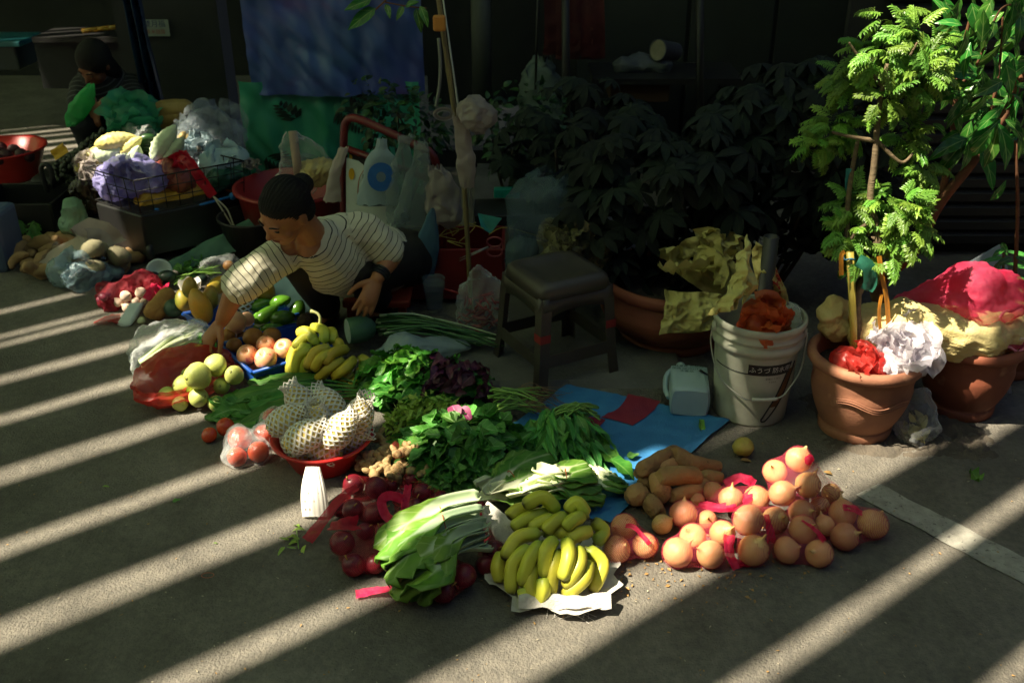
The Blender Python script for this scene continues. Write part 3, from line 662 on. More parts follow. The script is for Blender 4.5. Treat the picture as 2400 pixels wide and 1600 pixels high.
# ================================================================ PASSION FRUIT
pfm = mat('passion_fruit_skin', '#4c1620', '#662430', scale=16, rough=.34, bump=.05, bscale=50, rand=.16, col3='#b06a5c', c3lo=.70, c3scale=60, hue=.012, spec=.45)
rednet = mat('red_net', '#c8283c', '#c2182c', scale=30, rough=.55, rand=.05, alpha='net', trans=.35)
redsolid = mat('red_ribbon', '#d2203c', '#b8182e', scale=60, rough=.5, rand=.05, trans=.4, alpha=.8, bump=.4, bscale=220)
PF = [(580, 160, 110, .045), (815, 190, 120, .05), (965, 170, 80, .03), (1180, 110, 90, .035), (570, 420, 115, .05), (800, 470, 120, .055), (1060, 300, 85, .05), (1290, 240, 100, .045), (1490, 310, 90, .04), (1215, 400, 95, .05), (1090, 500, 85, .04), (430, 420, 80, .028),
      (460, 770, 130, .045), (580, 1000, 120, .03), (800, 990, 100, .03), (890, 650, 90, .05), (700, 640, 90, .03), (1520, 1280, 120, .03), (1740, 1110, 125, .045), (1600, 1010, 100, .04), (2050, 860, 120, .035), (1960, 1000, 100, .03), (1150, 800, 110, .03), (1350, 900, 110, .03), (1900, 420, 90, .03)]
items = []
for x, y, r, z in PF:
    p = zq(x, y, 700, 1100, .2233, z); items.append([p, r*.2233/FPX*(p-V((0, 0, CAMH))).length*.98])
relax(items, 50)
pfme = []
stemm = mat('fruit_stem', '#b59a4c', '#8a6a30', scale=20, rough=.7)
for k in range(3): pfme.append(blob(V(), (1, 1.04), M(), 20, 14, .02, 1.6, k*4).mesh('passion_fruit', pfm))
stme = MB().tube([V((0, 0, .98)), V((.06, 0, 1.25)), V((.2, .05, 1.5))], [.07, .06, .08], 6).mesh('stem', stemm)
PB = [((0, 1, 2, 4, 5, 11), 'upper left red net'), ((3, 6, 7, 8, 9, 10), 'upper right sunlit red net'), ((12, 13, 14, 15, 16), 'lower left red net'), ((17, 18, 19, 22, 23), 'net under the mustard greens'), ((20, 21, 24), 'net hidden between mustard greens and bananas')]
for ids, d in PB:
    for i in ids:
        p, r = items[i]; rr = random.Random(i+50); mx = frame(p, (rr.gauss(0, .6), -.5+rr.gauss(0, .5), .9), V((1, rr.random(), 0)), r)
        o = tag(inst('passion_fruit', pfme[i % 3], mx), order_words([items[j][0] for j in ids])[ids.index(i)]+' passion fruit in the '+d, 'passion fruit', 'passion fruit in the '+d)
        if rr.random() < .75: s = inst('stem', stme, M(), o); s.matrix_basis = M()
    lo = sum((items[i][0] for i in ids), V())/len(ids); t = thing('net_bag', 'red net bag of passion fruit: the '+d, 'net bag', (lo.x, lo.y, 0), 'red nets of passion fruit')
    wrap('net', [tuple(items[i]) for i in ids], rednet, t, 1.05, .55, .001, 2, seed=ids[0])
    z3 = lambda x, y, z: zq(x, y, 700, 1100, .2233, z)
    if ids[0] == 0: ribbon('net_tie', [z3(620, 180, .095), z3(450, 290, .08), z3(300, 480, .05), z3(90, 750, .02)], (.02, .034), redsolid, t, (0, -.5, 1), cr=.3)
    if ids[0] == 3:
        ribbon('net_tie', [z3(1090, 310, .12), z3(960, 270, .135), z3(870, 330, .115), z3(910, 470, .085), z3(970, 530, .08)], .026, pinksolid, t, (0, -1, .5), cr=.2); ribbon('net_tie', [z3(1110, 480, .1), z3(1120, 330, .12), z3(1150, 160, .1)], .022, pinksolid, t, (0, -1, .5), cr=.5)
    if ids[0] == 12: ribbon('net_tie', [z3(320, 600, .06), z3(450, 570, .095), z3(640, 560, .075)], (.02, .045), redsolid, t, (0, -.7, 1), cr=.3)
    if ids[0] == 17: ribbon('net_tie', [z3(1000, 1240, .03), z3(800, 1270, .012), z3(600, 1310, .006)], (.02, .034), pinksolid, t, (0, 0, 1), cr=.15)
# ================================================================ RED BOWL with foam-netted fruit
redpl = mat('red_plastic', '#d0302c', '#bb2424', scale=8, rough=.32, rand=.04, spec=.5, bump=.04, bscale=30)
bc = G(742, 1095, 0.0)+V((.02, .03, 0)); t = thing('plastic_basin', 'round red plastic basin full of foam-netted fruit', 'basin', bc)
BR_ = .150; mb = MB(); mb.lathe([(.001, .006), (.085, .006), (.092, .0), (.097, .004), (BR_-.012, .088), (BR_, .092), (BR_+.006, .098), (BR_+.004, .104), (BR_-.004, .103), (BR_-.014, .094), (.096, .012), (.001, .011)], 48, M.Translation(bc)); mb.build('bowl', redpl, t)
foam = mat('foam_net', '#f7f4ee', '#ece8df', scale=30, rough=.8, rand=.02, trans=.3)
pearm = mat('yellow_fruit', '#ecca4e', '#f2dc7c', scale=10, rough=.45, rand=.06, hue=.01, sss=.05)
def foam_mesh(seed, L0=-.055, L1=.085, R0=.044):
    rr = random.Random(seed); nr, nc = 8, 10; bm = bmesh.new(); vv = {}
    def P(i, j):
        t = j/(2*nr); z = L0+(L1-L0)*t
        if z < .045: rad = R0*sqrt(max(.12, 1-(z/.066)**2))
        else: rad = R0*(.74-.2*sin(min(1, (z-.045)/.025)*pi/2)+.30*max(0, (z-.062)/.025))
        a = 2*pi*i/nc; k = 1+.05*n1((cos(a)*2, sin(a)*2, z*40), 1.2, seed); sq = 1-.30*max(0, (z-.045)/.04)
        return V((cos(a)*rad*k, sin(a)*rad*k*sq, z+.004*n1((cos(a)*3, sin(a)*3, 0), 1, seed)))
    def g(i, j):
        key = (round(2*i) % (2*nc), j)
        if key not in vv: vv[key] = bm.verts.new(P(i, j))
        return vv[key]
    for j in range(0, 2*nr-1):
        for i in range(nc):
            ii = i+(.5 if j % 2 else 0)
            try: bm.faces.new((g(ii, j), g(ii+.5, j+1), g(ii, j+2), g(ii-.5, j+1)))
            except ValueError: pass
    for f in list(bm.faces):
        vs_ = list(f.verts); cc = sum((v.co for v in vs_), V())/4; inn = [bm.verts.new(v.co.lerp(cc, .33)) for v in vs_]
        for k in range(4): bm.faces.new((vs_[k], vs_[(k+1) % 4], inn[(k+1) % 4], inn[k]))
        bm.faces.remove(f)
    me = bpy.data.meshes.new('foam_net'); bm.to_mesh(me); bm.free(); me.materials.append(foam)
    me.polygons.foreach_set('use_smooth', [True]*len(me.polygons)); return me
fme = [foam_mesh(s) for s in range(3)]
frme = blob(V(), (.0425, .062), M(), 18, 12, .02, 20, 1).mesh('fruit', pearm)
FT = [(470, 380, .155, (-.5, .2, .8)), (790, 370, .16, (-.6, .5, .45)), (1105, 410, .14, (.7, .1, .5)), (400, 590, .15, (.8, .1, .4)), (190, 640, .115, (-.5, -.1, .7)), (830, 600, .165, (.6, .3, .6)), (1080, 660, .135, (.35, .1, .9)),
      (290, 820, .105, (-.6, .4, .5)), (500, 790, .13, (.8, .25, .35)), (850, 820, .13, (.9, .1, .3)), (640, 520, .12, (0, .6, 1)), (680, 880, .10, (-.8, .3, .35)), (600, 650, .10, (0, 0, 1))]
FLB = ['at the back left of the basin, sleeve pointing up', 'at the back of the basin, lying on its side', 'at the back right edge of the basin', 'at the left middle of the basin', 'against the left rim of the basin', 'sunlit on top in the middle of the basin', 'sunlit at the right of the basin', 'at the front left rim of the basin',
       'at the front centre left of the basin', 'at the front right of the basin', 'deep in the middle of the basin', 'burning white at the front rim of the basin', 'lowest in the middle of the basin']
its = []
for k, (x, y, z, d) in enumerate(FT):
    p = zq(x, y, 600, 880, .236, z)-bc; p.z = 0; rmax = .082 if z < .125 else .075
    if p.length > rmax: p = p*(rmax/p.length)
    its.append([bc+p+V((0, 0, min(z, .15)-.005)), .042])
for _ in range(30):
    relax(its, 1, False)
    for q in its:
        h_ = V((q[0].x-bc.x, q[0].y-bc.y, 0)); m_ = .082+max(0, q[0].z-.1)*.5
        if h_.length > m_: q[0] -= h_*(1-m_/h_.length)
        q[0].z = min(max(q[0].z, .098), .165)
for i, ((p, r), (x, y, z, d)) in enumerate(zip(its, FT)):
    f = thing('netted_fruit', 'yellow fruit in white foam net '+FLB[i], 'fruit', p-V((0, 0, .04)), 'foam-netted fruit in the red basin'); mx = frame(p, d, V((.3, 1, .2)))
    inst('fruit', frme, mx, f); n_ = inst('foam_net', fme[i % 3], mx, f); k = n_.modifiers.new('s', 'SOLIDIFY'); k.thickness = .003; k.offset = 1
# an empty sleeve leaning over the rim
mb = MB(); A, B = zq(565, 905, 600, 880, .236, .115), zq(595, 1400, 600, 880, .236, .006)
ax = (B-A); sx = V((1, 0, 0)); nn = sx.cross(ax.normalized())
def slv(u, v): a = u*2*pi; w = .019+.017*sin(min(1, v*1.3)*pi/2); k = 1+.07*cos(a*15); return A+ax*v+sx*cos(a)*w*k+nn*(sin(a)*.011*k-.012*sin(v*pi))
mb.grid(60, 26, slv, cu=True)
hf = []
for q in mb.f:
    i, j = q[0] % 60, q[0]//60
    if (i % 4 == 1) and (j % 4 == 1) and 8 < i < 50 and j > 9 and (i*7+j*3) % 5 < 3: continue
    hf.append(q)
mb.f = hf; tag(mb.build('foam_sleeve', foam), 'empty white foam sleeve hanging over the front rim of the red basin', 'foam sleeve')
# ================================================================ GINGER
gim = mat('ginger_skin', '#b09468', '#8f7448', scale=24, rough=.7, bump=.5, bscale=90, rand=.1, stretch=(1, 1, 2.5), col3='#6d5636', c3lo=.66, c3scale=40)
GP = [(1060, 850), (1150, 930), (1220, 760), (1300, 830), (1240, 650), (1420, 920), (1550, 830), (1640, 860), (1580, 960), (1350, 980), (1480, 760)]
gr = random.Random(21)
for i, (x, y) in enumerate(GP):
    p = zq(x, y, 600, 880, .236, .03+.03*gr.random()+(.03 if y < 800 else 0)); mb = MB(); d = gr.uniform(0, 6.28)
    for k in range(6):
        q = p+V((cos(d)*(k-2.5)*.013+gr.gauss(0, .004), sin(d)*(k-2.5)*.013+gr.gauss(0, .004), gr.gauss(0, .004))); r_ = gr.uniform(.011, .016)
        b2 = blob(q, (r_, r_*1.25), frame(q, (cos(d)+gr.gauss(0, .4), sin(d)+gr.gauss(0, .4), gr.gauss(0, .3))), 12, 9, .18, 60, i*9+k); mb.add(b2.v, b2.f)
        if gr.random() < .6:
            e = d+gr.choice((-1.3, 1.3)); q2 = q+V((cos(e)*.017, sin(e)*.017, .008)); b2 = blob(q2, (.009, .016), frame(q2, (cos(e), sin(e), .5)), 10, 8, .2, 70, i+k); mb.add(b2.v, b2.f)
    tag(mb.build('ginger_root', gim), order_words([zq(*g, 600, 880, .236, .03) for g in GP])[i]+' knobbly ginger root in the pile behind the passion fruit', 'ginger', 'ginger roots in the pile between basin and greens')
ribbon('a', [zq(1370, 1050, 600, 880, .236, .05), zq(1420, 850, 600, 880, .236, .1), zq(1430, 650, 600, 880, .236, .13)], (.014, .05), rednet, None, (0, -1, .6), cr=.5)
o = bpy.context.scene.objects['a']; o.name = 'net_scrap'; tag(o, 'tuft of red netting standing up from the ginger pile', 'netting')
p = zq(1600, 620, 600, 880, .236, .10); mb = MB(); mb.tube([zq(1500, 690, 600, 880, .236, .09), p, zq(1660, 590, 600, 880, .236, .11)], [.008, .009, .010], 8); tag(mb.build('cut_root', gim), 'cut brown root stub pointing right out of the ginger pile', 'root')

def flaps(c, rad, n, mt, par, seed=0, lo=.1):
    """thin crinkled folds of film standing out of a bag"""
    rr = random.Random(seed)
    for k in range(n):
        d = V((rr.gauss(0, 1), rr.gauss(-.4, .8), abs(rr.gauss(0, .8))+lo)).normalized(); s = d.cross(V((rr.gauss(0, 1), rr.gauss(0, 1), rr.gauss(0, 1)))).normalized()
        ribbon('bag_fold', [c+d*rad*.35-s*rad*.5, c+d*rad*rr.uniform(.85, 1.05)-s*rad*.15, c+d*rad*rr.uniform(.95, 1.2)+s*rad*.3, c+d*rad*rr.uniform(.5, .9)+s*rad*.7], (rad*rr.uniform(.4, .8), rad*rr.uniform(.5, 1.0)), mt, par, s.cross(d), 16, .45, seed+k)
# ================================================================ LEAF HEAPS
def lm(name, mt, specs): return [leaf_mb(**s).mesh(name, mt) for s in specs]
spl = leafmat('sweet_potato_leaf', '#4a8434', '#5f9a42', '#90b878', trans=.32, rough=.42, side=10)
ama = leafmat('amaranth_green', '#3f7a2c', '#55922f', '#7fae50', trans=.25, rough=.4, side=14)
amp = leafmat('amaranth_purple', '#3a1424', '#54203a', '#7a3a55', trans=.15, rough=.45, side=14)
bas = leafmat('basil_leaf', '#9ab84a', '#84a540', '#b8cc7a', trans=.3, rough=.45, side=8)
wsp = leafmat('water_spinach_leaf', '#488c38', '#5c9e46', '#8abc70', trans=.22, rough=.42, side=12)
spi = leafmat('spinach_leaf', '#3c7430', '#4c843a', '#86a865', trans=.2, rough=.4, side=9, stalk='#6f9a45', t0=.12)
stemg = mat('green_stem', '#6f9a3c', '#88ad54', scale=20, rough=.45, rand=.12)
root_m = mat('fibrous_root', '#8a6f52', '#6f5640', scale=30, rough=.85, rand=.1)
h_ov = dict(L=.075, W=.055, shape='heart', fold=.3, wav=.15)
SPM = lm('leaf', spl, [dict(h_ov, curl=.6, seed=1), dict(h_ov, curl=-.3, seed=2, L=.065), dict(h_ov, curl=1.0, seed=3, W=.045), dict(h_ov, curl=.3, seed=4, fold=.6)])
AGM = lm('leaf', ama, [dict(L=.085, W=.055, shape='ovate', curl=.7, fold=.3, wav=.3, seed=1), dict(L=.07, W=.045, shape='ovate', curl=-.4, fold=.4, wav=.3, seed=2), dict(L=.095, W=.06, shape='ovate', curl=1.1, fold=.2, wav=.4, seed=5)])
APM = lm('leaf', amp, [dict(L=.07, W=.045, shape='ovate', curl=.7, fold=.3, wav=.3, seed=1), dict(L=.055, W=.04, shape='ovate', curl=1.2, fold=.3, wav=.4, seed=3)])
BAM = lm('leaf', bas, [dict(L=.038, W=.014, shape='ovate', curl=.9, fold=.5, nv=5, nu=3), dict(L=.03, W=.012, shape='ovate', curl=-.5, fold=.4, nv=5, nu=3), dict(L=.045, W=.015, shape='lance', curl=1.3, fold=.4, nv=5, nu=3)])
WSM = lm('leaf', wsp, [dict(L=.12, W=.026, shape='lance', curl=.7, fold=.3, wav=.2, seed=1), dict(L=.10, W=.03, shape='lance', curl=1.2, fold=.3, wav=.2, seed=2), dict(L=.13, W=.022, shape='lance', curl=.3, fold=.5, wav=.3, seed=3)])
def stems(root, name, specs, mt, r, seg=5):
    for P, rad in specs:
        mb = MB(); mb.tube(bez(P, 8), rad, seg); mb.build(name, mt, root)
r = random.Random(5)
t = thing('sweet_potato_greens', 'heap of dark green sweet potato leaves in the middle, right of the ginger', 'leafy greens', G(1090, 1080))
heap(t, G(1090, 1085), .19, .14, .09, 260, SPM, (.75, 1.1), r, mass='leaf_mass'); heap(t, G(1090, 1080), .19, .15, .12, 170, SPM, (.8, 1.15), r, rot=.3)
t = thing('small_greens', 'bed of small dark leaves in front, between ginger and lettuce', 'leafy greens', G(1040, 1130))
heap(t, G(1050, 1140), .10, .07, .045, 160, SPM, (.35, .6), r, mass='leaf_mass'); heap(t, G(1050, 1135), .10, .08, .06, 70, SPM, (.4, .65), r)
t = thing('amaranth_greens', 'heap of green and purple amaranth with roots, beside the stool', 'leafy greens', G(1010, 935))
heap(t, G(1010, 935), .22, .13, .10, 230, AGM, (.7, 1.0), r, mass='leaf_mass', flow=(-.5, 0, 0)); heap(t, G(960, 925), .16, .11, .14, 90, AGM, (.75, 1.1), r, flow=(-.8, -.3, 0)); heap(t, G(1070, 940), .13, .11, .14, 70, APM, (.8, 1.15), r, flow=(-.3, -.3, 0))
p0 = G(1060, 950, .15); pk = leafmat('amaranth_pink', '#b0527a', '#8f3a62', '#d08aa8', trans=.3)
for k in range(2): inst('leaf', leaf_mb(L=.06, W=.045, curl=.7, fold=.3).mesh('leaf', pk), lframe(p0+V((.02*k, 0, -.01*k)), (.3+.5*k, -.8, -.1), (0, -.4, 1)), t)
sp_ = []
for i in range(26):
    a = G(1150+r.uniform(-10, 30), 930+r.uniform(-30, 40), .05+r.uniform(-.02, .06)); b = G(1240+r.uniform(-20, 60), 930+r.uniform(-25, 40), .03+r.uniform(-.015, .05)); sp_.append(([a, (a+b)/2+V((0, 0, .012)), b], [.0035, .003, .0022]))
stems(t, 'stalk', sp_, stemg, r)
mb = MB()
for i in range(46):
    a = G(1225+r.uniform(-20, 40), 930+r.uniform(-28, 40), .04+r.uniform(-.02, .05)); mb.tube(bez([a, a+V((.05, r.gauss(0, .02), r.gauss(-.005, .01))), a+V((r.uniform(.08, .17), r.gauss(0, .05), -a.z*.7+r.gauss(0, .01)))], 7), [.0016, .0015, .0013, .0011, .001, .0008, .0005], 4, False)
mb.build('roots', root_m, t)
t = thing('basil_heap', 'sunlit heap of small pale green basil leaves behind the ginger', 'leafy greens', G(1000, 1010))
heap(t, G(985, 1015), .115, .085, .07, 300, BAM, (.7, 1.0), r, mass='leaf_mass'); heap(t, G(1000, 1010), .12, .085, .10, 210, BAM, (.8, 1.2), r, jit=.7)
t = thing('water_spinach', 'bunch of long-leaved water spinach lying on the blue mat', 'leafy greens', G(1300, 1040))
heap(t, G(1310, 1050), .12, .12, .07, 170, WSM, (.7, .95), r, mass='leaf_mass', flow=(.1, -1.2, 0)); heap(t, G(1315, 1050), .13, .13, .11, 120, WSM, (.7, 1.05), r, flow=(.15, -1.5, -.1))
sp_ = []
for i in range(34):
    a = G(1395+r.uniform(-25, 12), 965+r.uniform(-18, 22), .05+r.uniform(0, .04)); m_ = G(1340+r.uniform(-30, 20), 955+r.uniform(-12, 12), .11+r.uniform(-.02, .02)); b = G(1270+r.uniform(-40, 30), 1010+r.uniform(-15, 25), .06)
    sp_.append(([a, m_, b], .003))
stems(t, 'stalk', sp_, stemg, r)
for x, y, d in ((1390, 1020, (.5, -1, 0)), (1400, 1050, (.9, -.8, 0)), (1360, 1040, (.2, -1, 0)), (1430, 1075, (.8, -.6, -.1))): inst('leaf', AGM[0], lframe(G(x, y, .05), d, (0, 0, 1), 1.15), t)
t = thing('spinach_bunch', 'bunch of spinach with long dark leaves, pale stems and pink roots below the ripe bananas', 'leafy greens', G(680, 960))
SB = [[(840, 905, .05), (740, 890, .06), (640, 900, .05), (540, 930, .03)], [(840, 915, .04), (740, 905, .06), (620, 920, .05), (500, 955, .03)], [(845, 925, .04), (760, 935, .05), (650, 960, .05), (480, 975, .02)], [(840, 930, .03), (740, 955, .05), (640, 985, .05), (510, 1000, .02)],
      [(845, 915, .05), (750, 915, .07), (650, 930, .07), (560, 965, .05)], [(840, 920, .05), (730, 930, .08), (640, 955, .07), (560, 1000, .03)], [(830, 935, .03), (700, 975, .05), (620, 1005, .04), (540, 1025, .015)], [(845, 900, .06), (760, 880, .07), (660, 885, .06), (580, 895, .05)],
      [(838, 926, .05), (750, 940, .06), (690, 960, .06), (600, 985, .06)], [(840, 908, .05), (700, 900, .08), (600, 915, .08), (510, 945, .04)]]
for i, pp in enumerate(SB): stalkleaf('leaf', [G(*q) for q in pp], .004, .036, .38, spi, t, V((r.gauss(0, .3), r.gauss(0, .3)-.2, 1)), .4, i*2.3)
heap(t, G(600, 975), .12, .07, .035, 60, SPM, (.8, 1.1), r, mass='leaf_mass', flow=(-1, 0, 0))
for i in range(9):
    a = G(775+r.uniform(-10, 10), 920+i*3, .04+r.uniform(0, .02)); mb = MB(); mb.tube([a+V((-.12, -.0, .01)), a+V((-.05, .0, .012)), a], [.005, .006, .0075], 6); mb.build('stalk', mat('pale_stalk', '#b9cc7c', '#cdd994', rough=.4), t)
mb = MB()
for i in range(30):
    a = G(778+r.uniform(0, 15), 928+r.uniform(-10, 14), .035); mb.tube(bez([a, a+V((.03, r.gauss(0, .012), r.gauss(.004, .008))), a+V((r.uniform(.05, .12), r.gauss(0, .02), -.02))], 6), [.0016, .0014, .0012, .001, .0008, .0005], 4, False)
mb.build('roots', mat('pink_root', '#c49a78', '#a9785c', rough=.8), t)
# ================================================================ BLUE WOVEN MAT
matm = mat('blue_mat', '#3c82b4', '#2a68a0', scale=14, contrast=.9, rough=.55, rand=0, bump=.35, bscale=190)
mred = mat('mat_red_print', '#8a2430', '#7a2038', scale=6, rough=.62, rand=0, bump=.35, bscale=190)
A, B, C, D = G(1330, 905), G(1705, 990), G(1430, 1228), G(1000, 1150)
t = thing('woven_mat', 'creased blue woven plastic mat with red patches, under the greens', 'mat', (A+C)/2)
def mfn(u, v):
    p = (A.lerp(B, u)).lerp(D.lerp(C, u), v); return V((p.x+.012*n1(p, 5), p.y+.012*n1(p, 5, 4), .005+.005*(1+n1(p, 13))+.014*max(0, .35-abs(n1(p, 6, 2))*3)+.005*max(0, .4-abs(n1(p, 15, 5))*3)+(.02*max(0, 1-abs(u-.6)/.05)*v if v > .3 else 0)*.6))
mb = MB(); mb.grid(60, 44, mfn); mb.build('sheet', matm, t)
for (u0, u1, v0, v1) in ((.38, .58, -.02, .24), (.25, .42, .25, .6)):
    mb = MB(); mb.grid(14, 14, lambda u, v: mfn(u0+(u1-u0)*u+.03*sin(v*3), v0+(v1-v0)*v)+V((0, 0, .0035))); mb.build('red_patch', mred, t)
# ================================================================ GUAVAS in a red bag
guav = mat('guava_skin', '#b9c25c', '#cdd079', scale=14, rough=.45, rand=.06, bump=.15, bscale=50, sss=.05, hue=.01)
GV = [(785, 1030, 100, .125), (665, 1105, 118, .12), (510, 1205, 95, .075), (365, 1275, 75, .05), (955, 1085, 85, .10), (680, 1290, 85, .055), (860, 1190, 75, .06), (560, 1090, 70, .08), (480, 1330, 70, .035), (780, 1340, 70, .035)]
items = [[zq(x, y, 300, 600, .2551, z), rr_*.2551/FPX*3.45] for x, y, rr_, z in GV]; relax(items, 30)
gme = []
for k in range(3):
    mb = blob(V(), (1, 1), M(), 22, 14, .05, 1.4, k*5, lambda t: 1-.06*cos(t*9)); mb.tube([V((0, 0, .93)), V((0, 0, 1.03))], [.16, .13], 8); gme.append(mb.mesh('guava', guav))
calyx = MB().lathe([(.02, 1.0), (.10, 1.01), (.14, 1.06), (.09, 1.03), (.03, 1.02)], 8).mesh('calyx', mat('calyx', '#5c4a26', rough=.8))
ww = order_words([p for p, _ in items])
for i, (p, r_) in enumerate(items):
    rr = random.Random(i+9); o = tag(inst('guava', gme[i % 3], frame(p, (rr.gauss(0, .8), -.9+rr.gauss(0, .3), .5 if i != 1 else .35), V((1, 0, 0)), r_)), ww[i]+' pale green guava in the red plastic bag', 'guava', 'guavas in the red bag')
    c_ = inst('calyx', calyx, M(), o); c_.matrix_basis = M()
redfilm = mat('red_bag_film', '#c7352f', '#d6524a', scale=10, rough=.3, rand=0, trans=.55, alpha=.78, bump=.5, bscale=26)
t = thing('plastic_bag', 'open translucent red plastic bag holding the guavas', 'plastic bag', G(450, 950))
bcx = G(455, 925)+V((-.01, -.015, 0)); mb = MB()
def rb(u, v):
    a = u*2*pi; c_, s_ = cos(a), sin(a); k = .55+.45*min(1, v*1.8)
    rx, ry = .155*k, .125*k; back = max(0, s_*.75-c_*.45); z = .004+v*(.082+.075*back**1.2+.012*n1((c_*2, s_*2, v), 2.0))
    p = bcx+V((c_*rx+s_*.02, s_*ry+c_*.05, z)); f = .010*n1((c_*4, s_*4, v*3), 1.6)+.004*n1((c_*11, s_*11, v*8), 1.3)
    if v > .8: p += V((c_, s_, 0))*(-.012 if back < .2 else .004)
    return p+V((c_*f, s_*f, 0))
mb.grid(90, 24, rb, cu=True); mb.build('bag_film', redfilm, t)
# ================================================================ TOMATOES in clear bags
tomm = mat('tomato_skin', '#c23a22', '#d4582c', scale=8, rough=.25, rand=.08, spec=.5, sss=.05)
film = mat('clear_film', '#e8eeee', rough=.14, rand=0, alpha='film', spec=.8, bump=1.0, bscale=22)
tome = blob(V(), (1, .84), M(), 20, 12, .03, 1.5, 1).mesh('tomato', tomm)
TM = [(575, 1040, 30, .04, 0), (600, 1055, 26, .035, 0), (560, 1062, 24, .03, 0), (590, 1030, 20, .03, 0), (640, 985, 28, .05, 1), (625, 1015, 26, .04, 1), (660, 1010, 24, .04, 1), (520, 1005, 24, .03, 2), (500, 1015, 20, .025, 2)]
for bid, d in enumerate(('clear bag at the left foot of the basin', 'clear bag behind the left rim of the basin', 'pile tucked under the spinach tips')):
    sel = [q for q in TM if q[4] == bid]; its = [[G(x, y, z), r_/FPX*3.0] for x, y, r_, z, _ in sel]; relax(its, 20); ww = order_words([p for p, _ in its])
    for i, (p, r_) in enumerate(its):
        rr = random.Random(i*7+bid); tag(inst('tomato', tome, frame(p, (rr.gauss(0, .5), -.6, .8), V((1, 0, 0)), r_)), ww[i]+' red tomato in the '+d, 'tomato', 'tomatoes in the '+d)
    if bid < 2:
        lo = its[0][0]; b_ = wrap('plastic_bag', [tuple(q) for q in its], film, None, 1.1, .3, .004, 2, seed=bid, extra=[its[2][0]+V((-.07, -.01, -.01)), its[2][0]+V((-.06, .02, 0))] if bid == 0 else ())
        tag(b_, 'crumpled clear plastic bag of tomatoes, the '+d[6:], 'plastic bag')
# ================================================================ APPLES, small fruit and blue trays
blue = mat('blue_plastic', '#1f56b0', '#1a4a9c', scale=5, rough=.35, rand=.02)
def tray(label, Lc, Fc, Rc, z0, z1, flare=.92):
    Lp, Fp, Rp = G(*Lc, z1), G(*Fc, z1), G(*Rc, z1); Bp = Lp+Rp-Fp; c = (Lp+Rp)/2; t = thing('plastic_tray', label, 'tray', (c.x, c.y, 0)); top = [Lp, Fp, Rp, Bp]
    cc = V((c.x, c.y, 0)); bot = [cc+(V((p.x, p.y, 0))-cc)*flare+V((0, 0, z0)) for p in top]; th = .006; nm = ('side_wall', 'front_wall', 'side_wall', 'back_wall')
    for i in range(4):
        a, b, c1, d1 = top[i], top[(i+1) % 4], bot[(i+1) % 4], bot[i]; n = (b-a).cross(d1-a).normalized()*th; e = (b-a).normalized()*th*(1 if i % 2 else -1)*.0
        mb = MB(); s = (b-a)*.012; q = [a+s, b-s, c1-s, d1+s]; mb.add([p for p in q]+[p+n for p in q], [(0, 1, 2, 3), (7, 6, 5, 4), (0, 4, 5, 1), (1, 5, 6, 2), (2, 6, 7, 3), (3, 7, 4, 0)]); mb.build(nm[i], blue, t, smooth=False, bev=.002); wl_ = COL.objects[-1]
        mb = MB(); o_ = -n.normalized()*.010; mb.tube([a+o_*.3, b+o_*.3], .0065, 8); mb.build('rim', blue, wl_)
    mb = MB(); mb.add(bot, [(0, 1, 2, 3)]); mb.build('base', blue, t, smooth=False); return t
tray('blue plastic tray of apples between the guavas and the ripe bananas', (517, 807), (592, 872), (800, 812), .012, .085)
tray('blue plastic tray under the papayas', (430, 735), (510, 775), (700, 735), .012, .075)
appm = mat('apple_skin', '#d88a6a', '#e2b27c', scale=.5, rough=.34, rand=.06, bump=.03, stretch=(6, 6, 1), contrast=.9, col3='#c45a58', c3lo=.55, c3scale=.4, sss=.04)
apm = blob(V(), (1, .9), M(), 24, 18, .02, 1.3, 3, None)
for i, p in enumerate(apm.v):
    k = sqrt(p.x*p.x+p.y*p.y); p.z -= (.30*exp(-(k/.28)**2) if p.z > 0 else -.18*exp(-(k/.25)**2))
apme = apm.mesh('apple', appm); apst = MB().tube([V((0, 0, .5)), V((.03, .02, .75)), V((.1, .04, .95))], [.035, .03, .04], 6).mesh('stem', stemm)
AP = [(1100, 905, 95, .105, 'sunlit pink apple at the left of the blue tray'), (1265, 935, 105, .105, 'sunlit pink apple at the front of the blue tray'), (1275, 815, 88, .12, 'pink apple at the back of the blue tray'), (1420, 850, 95, .115, 'pink apple touching the ripe bananas in the blue tray'), (1165, 1050, 70, .04, 'single apple on the ground against the front of the blue tray'), (1230, 870, 80, .06, 'apple underneath the others in the blue tray')]
items = [[zq(x, y, 300, 600, .2551, z), r_*.2551/FPX*3.5] for x, y, r_, z, l in AP]; relax(items, 15)
for i, ((p, r_), q) in enumerate(zip(items, AP)):
    rr = random.Random(i+4); o = tag(inst('apple', apme, frame(p, (rr.gauss(0, .4), -.55, .8), V((1, 0, 0)), r_)), q[4], 'apple', 'apples by the blue tray'); s_ = inst('stem', apst, M(), o); s_.matrix_basis = M()
sapo = mat('brown_fruit_skin', '#9a6a30', '#b07a34', scale=10, rough=.5, rand=.08, bump=.15, bscale=50)
peach = mat('pink_guava_skin', '#d99a80', '#d8b48c', scale=5, rough=.45, rand=.05, sss=.05)
def fruit(name, label, cat, x, y, r_, z, mt, asp=1.0, d=(0, -.4, 1), prof=None, ox=300, oy=600, f=.2551, dist=3.5, group=None, amp=.03, seg=22, par=None):
    p = zq(x, y, ox, oy, f, z); rr = r_*f/FPX*dist; mb = blob(V(), (rr, rr*asp), frame(p, d, V((1, .2, 0))), seg, 16, amp, 18, x*.01, prof)
    o = mb.build(name, mt, par); return tag(o, label, cat, group) if par is None else o
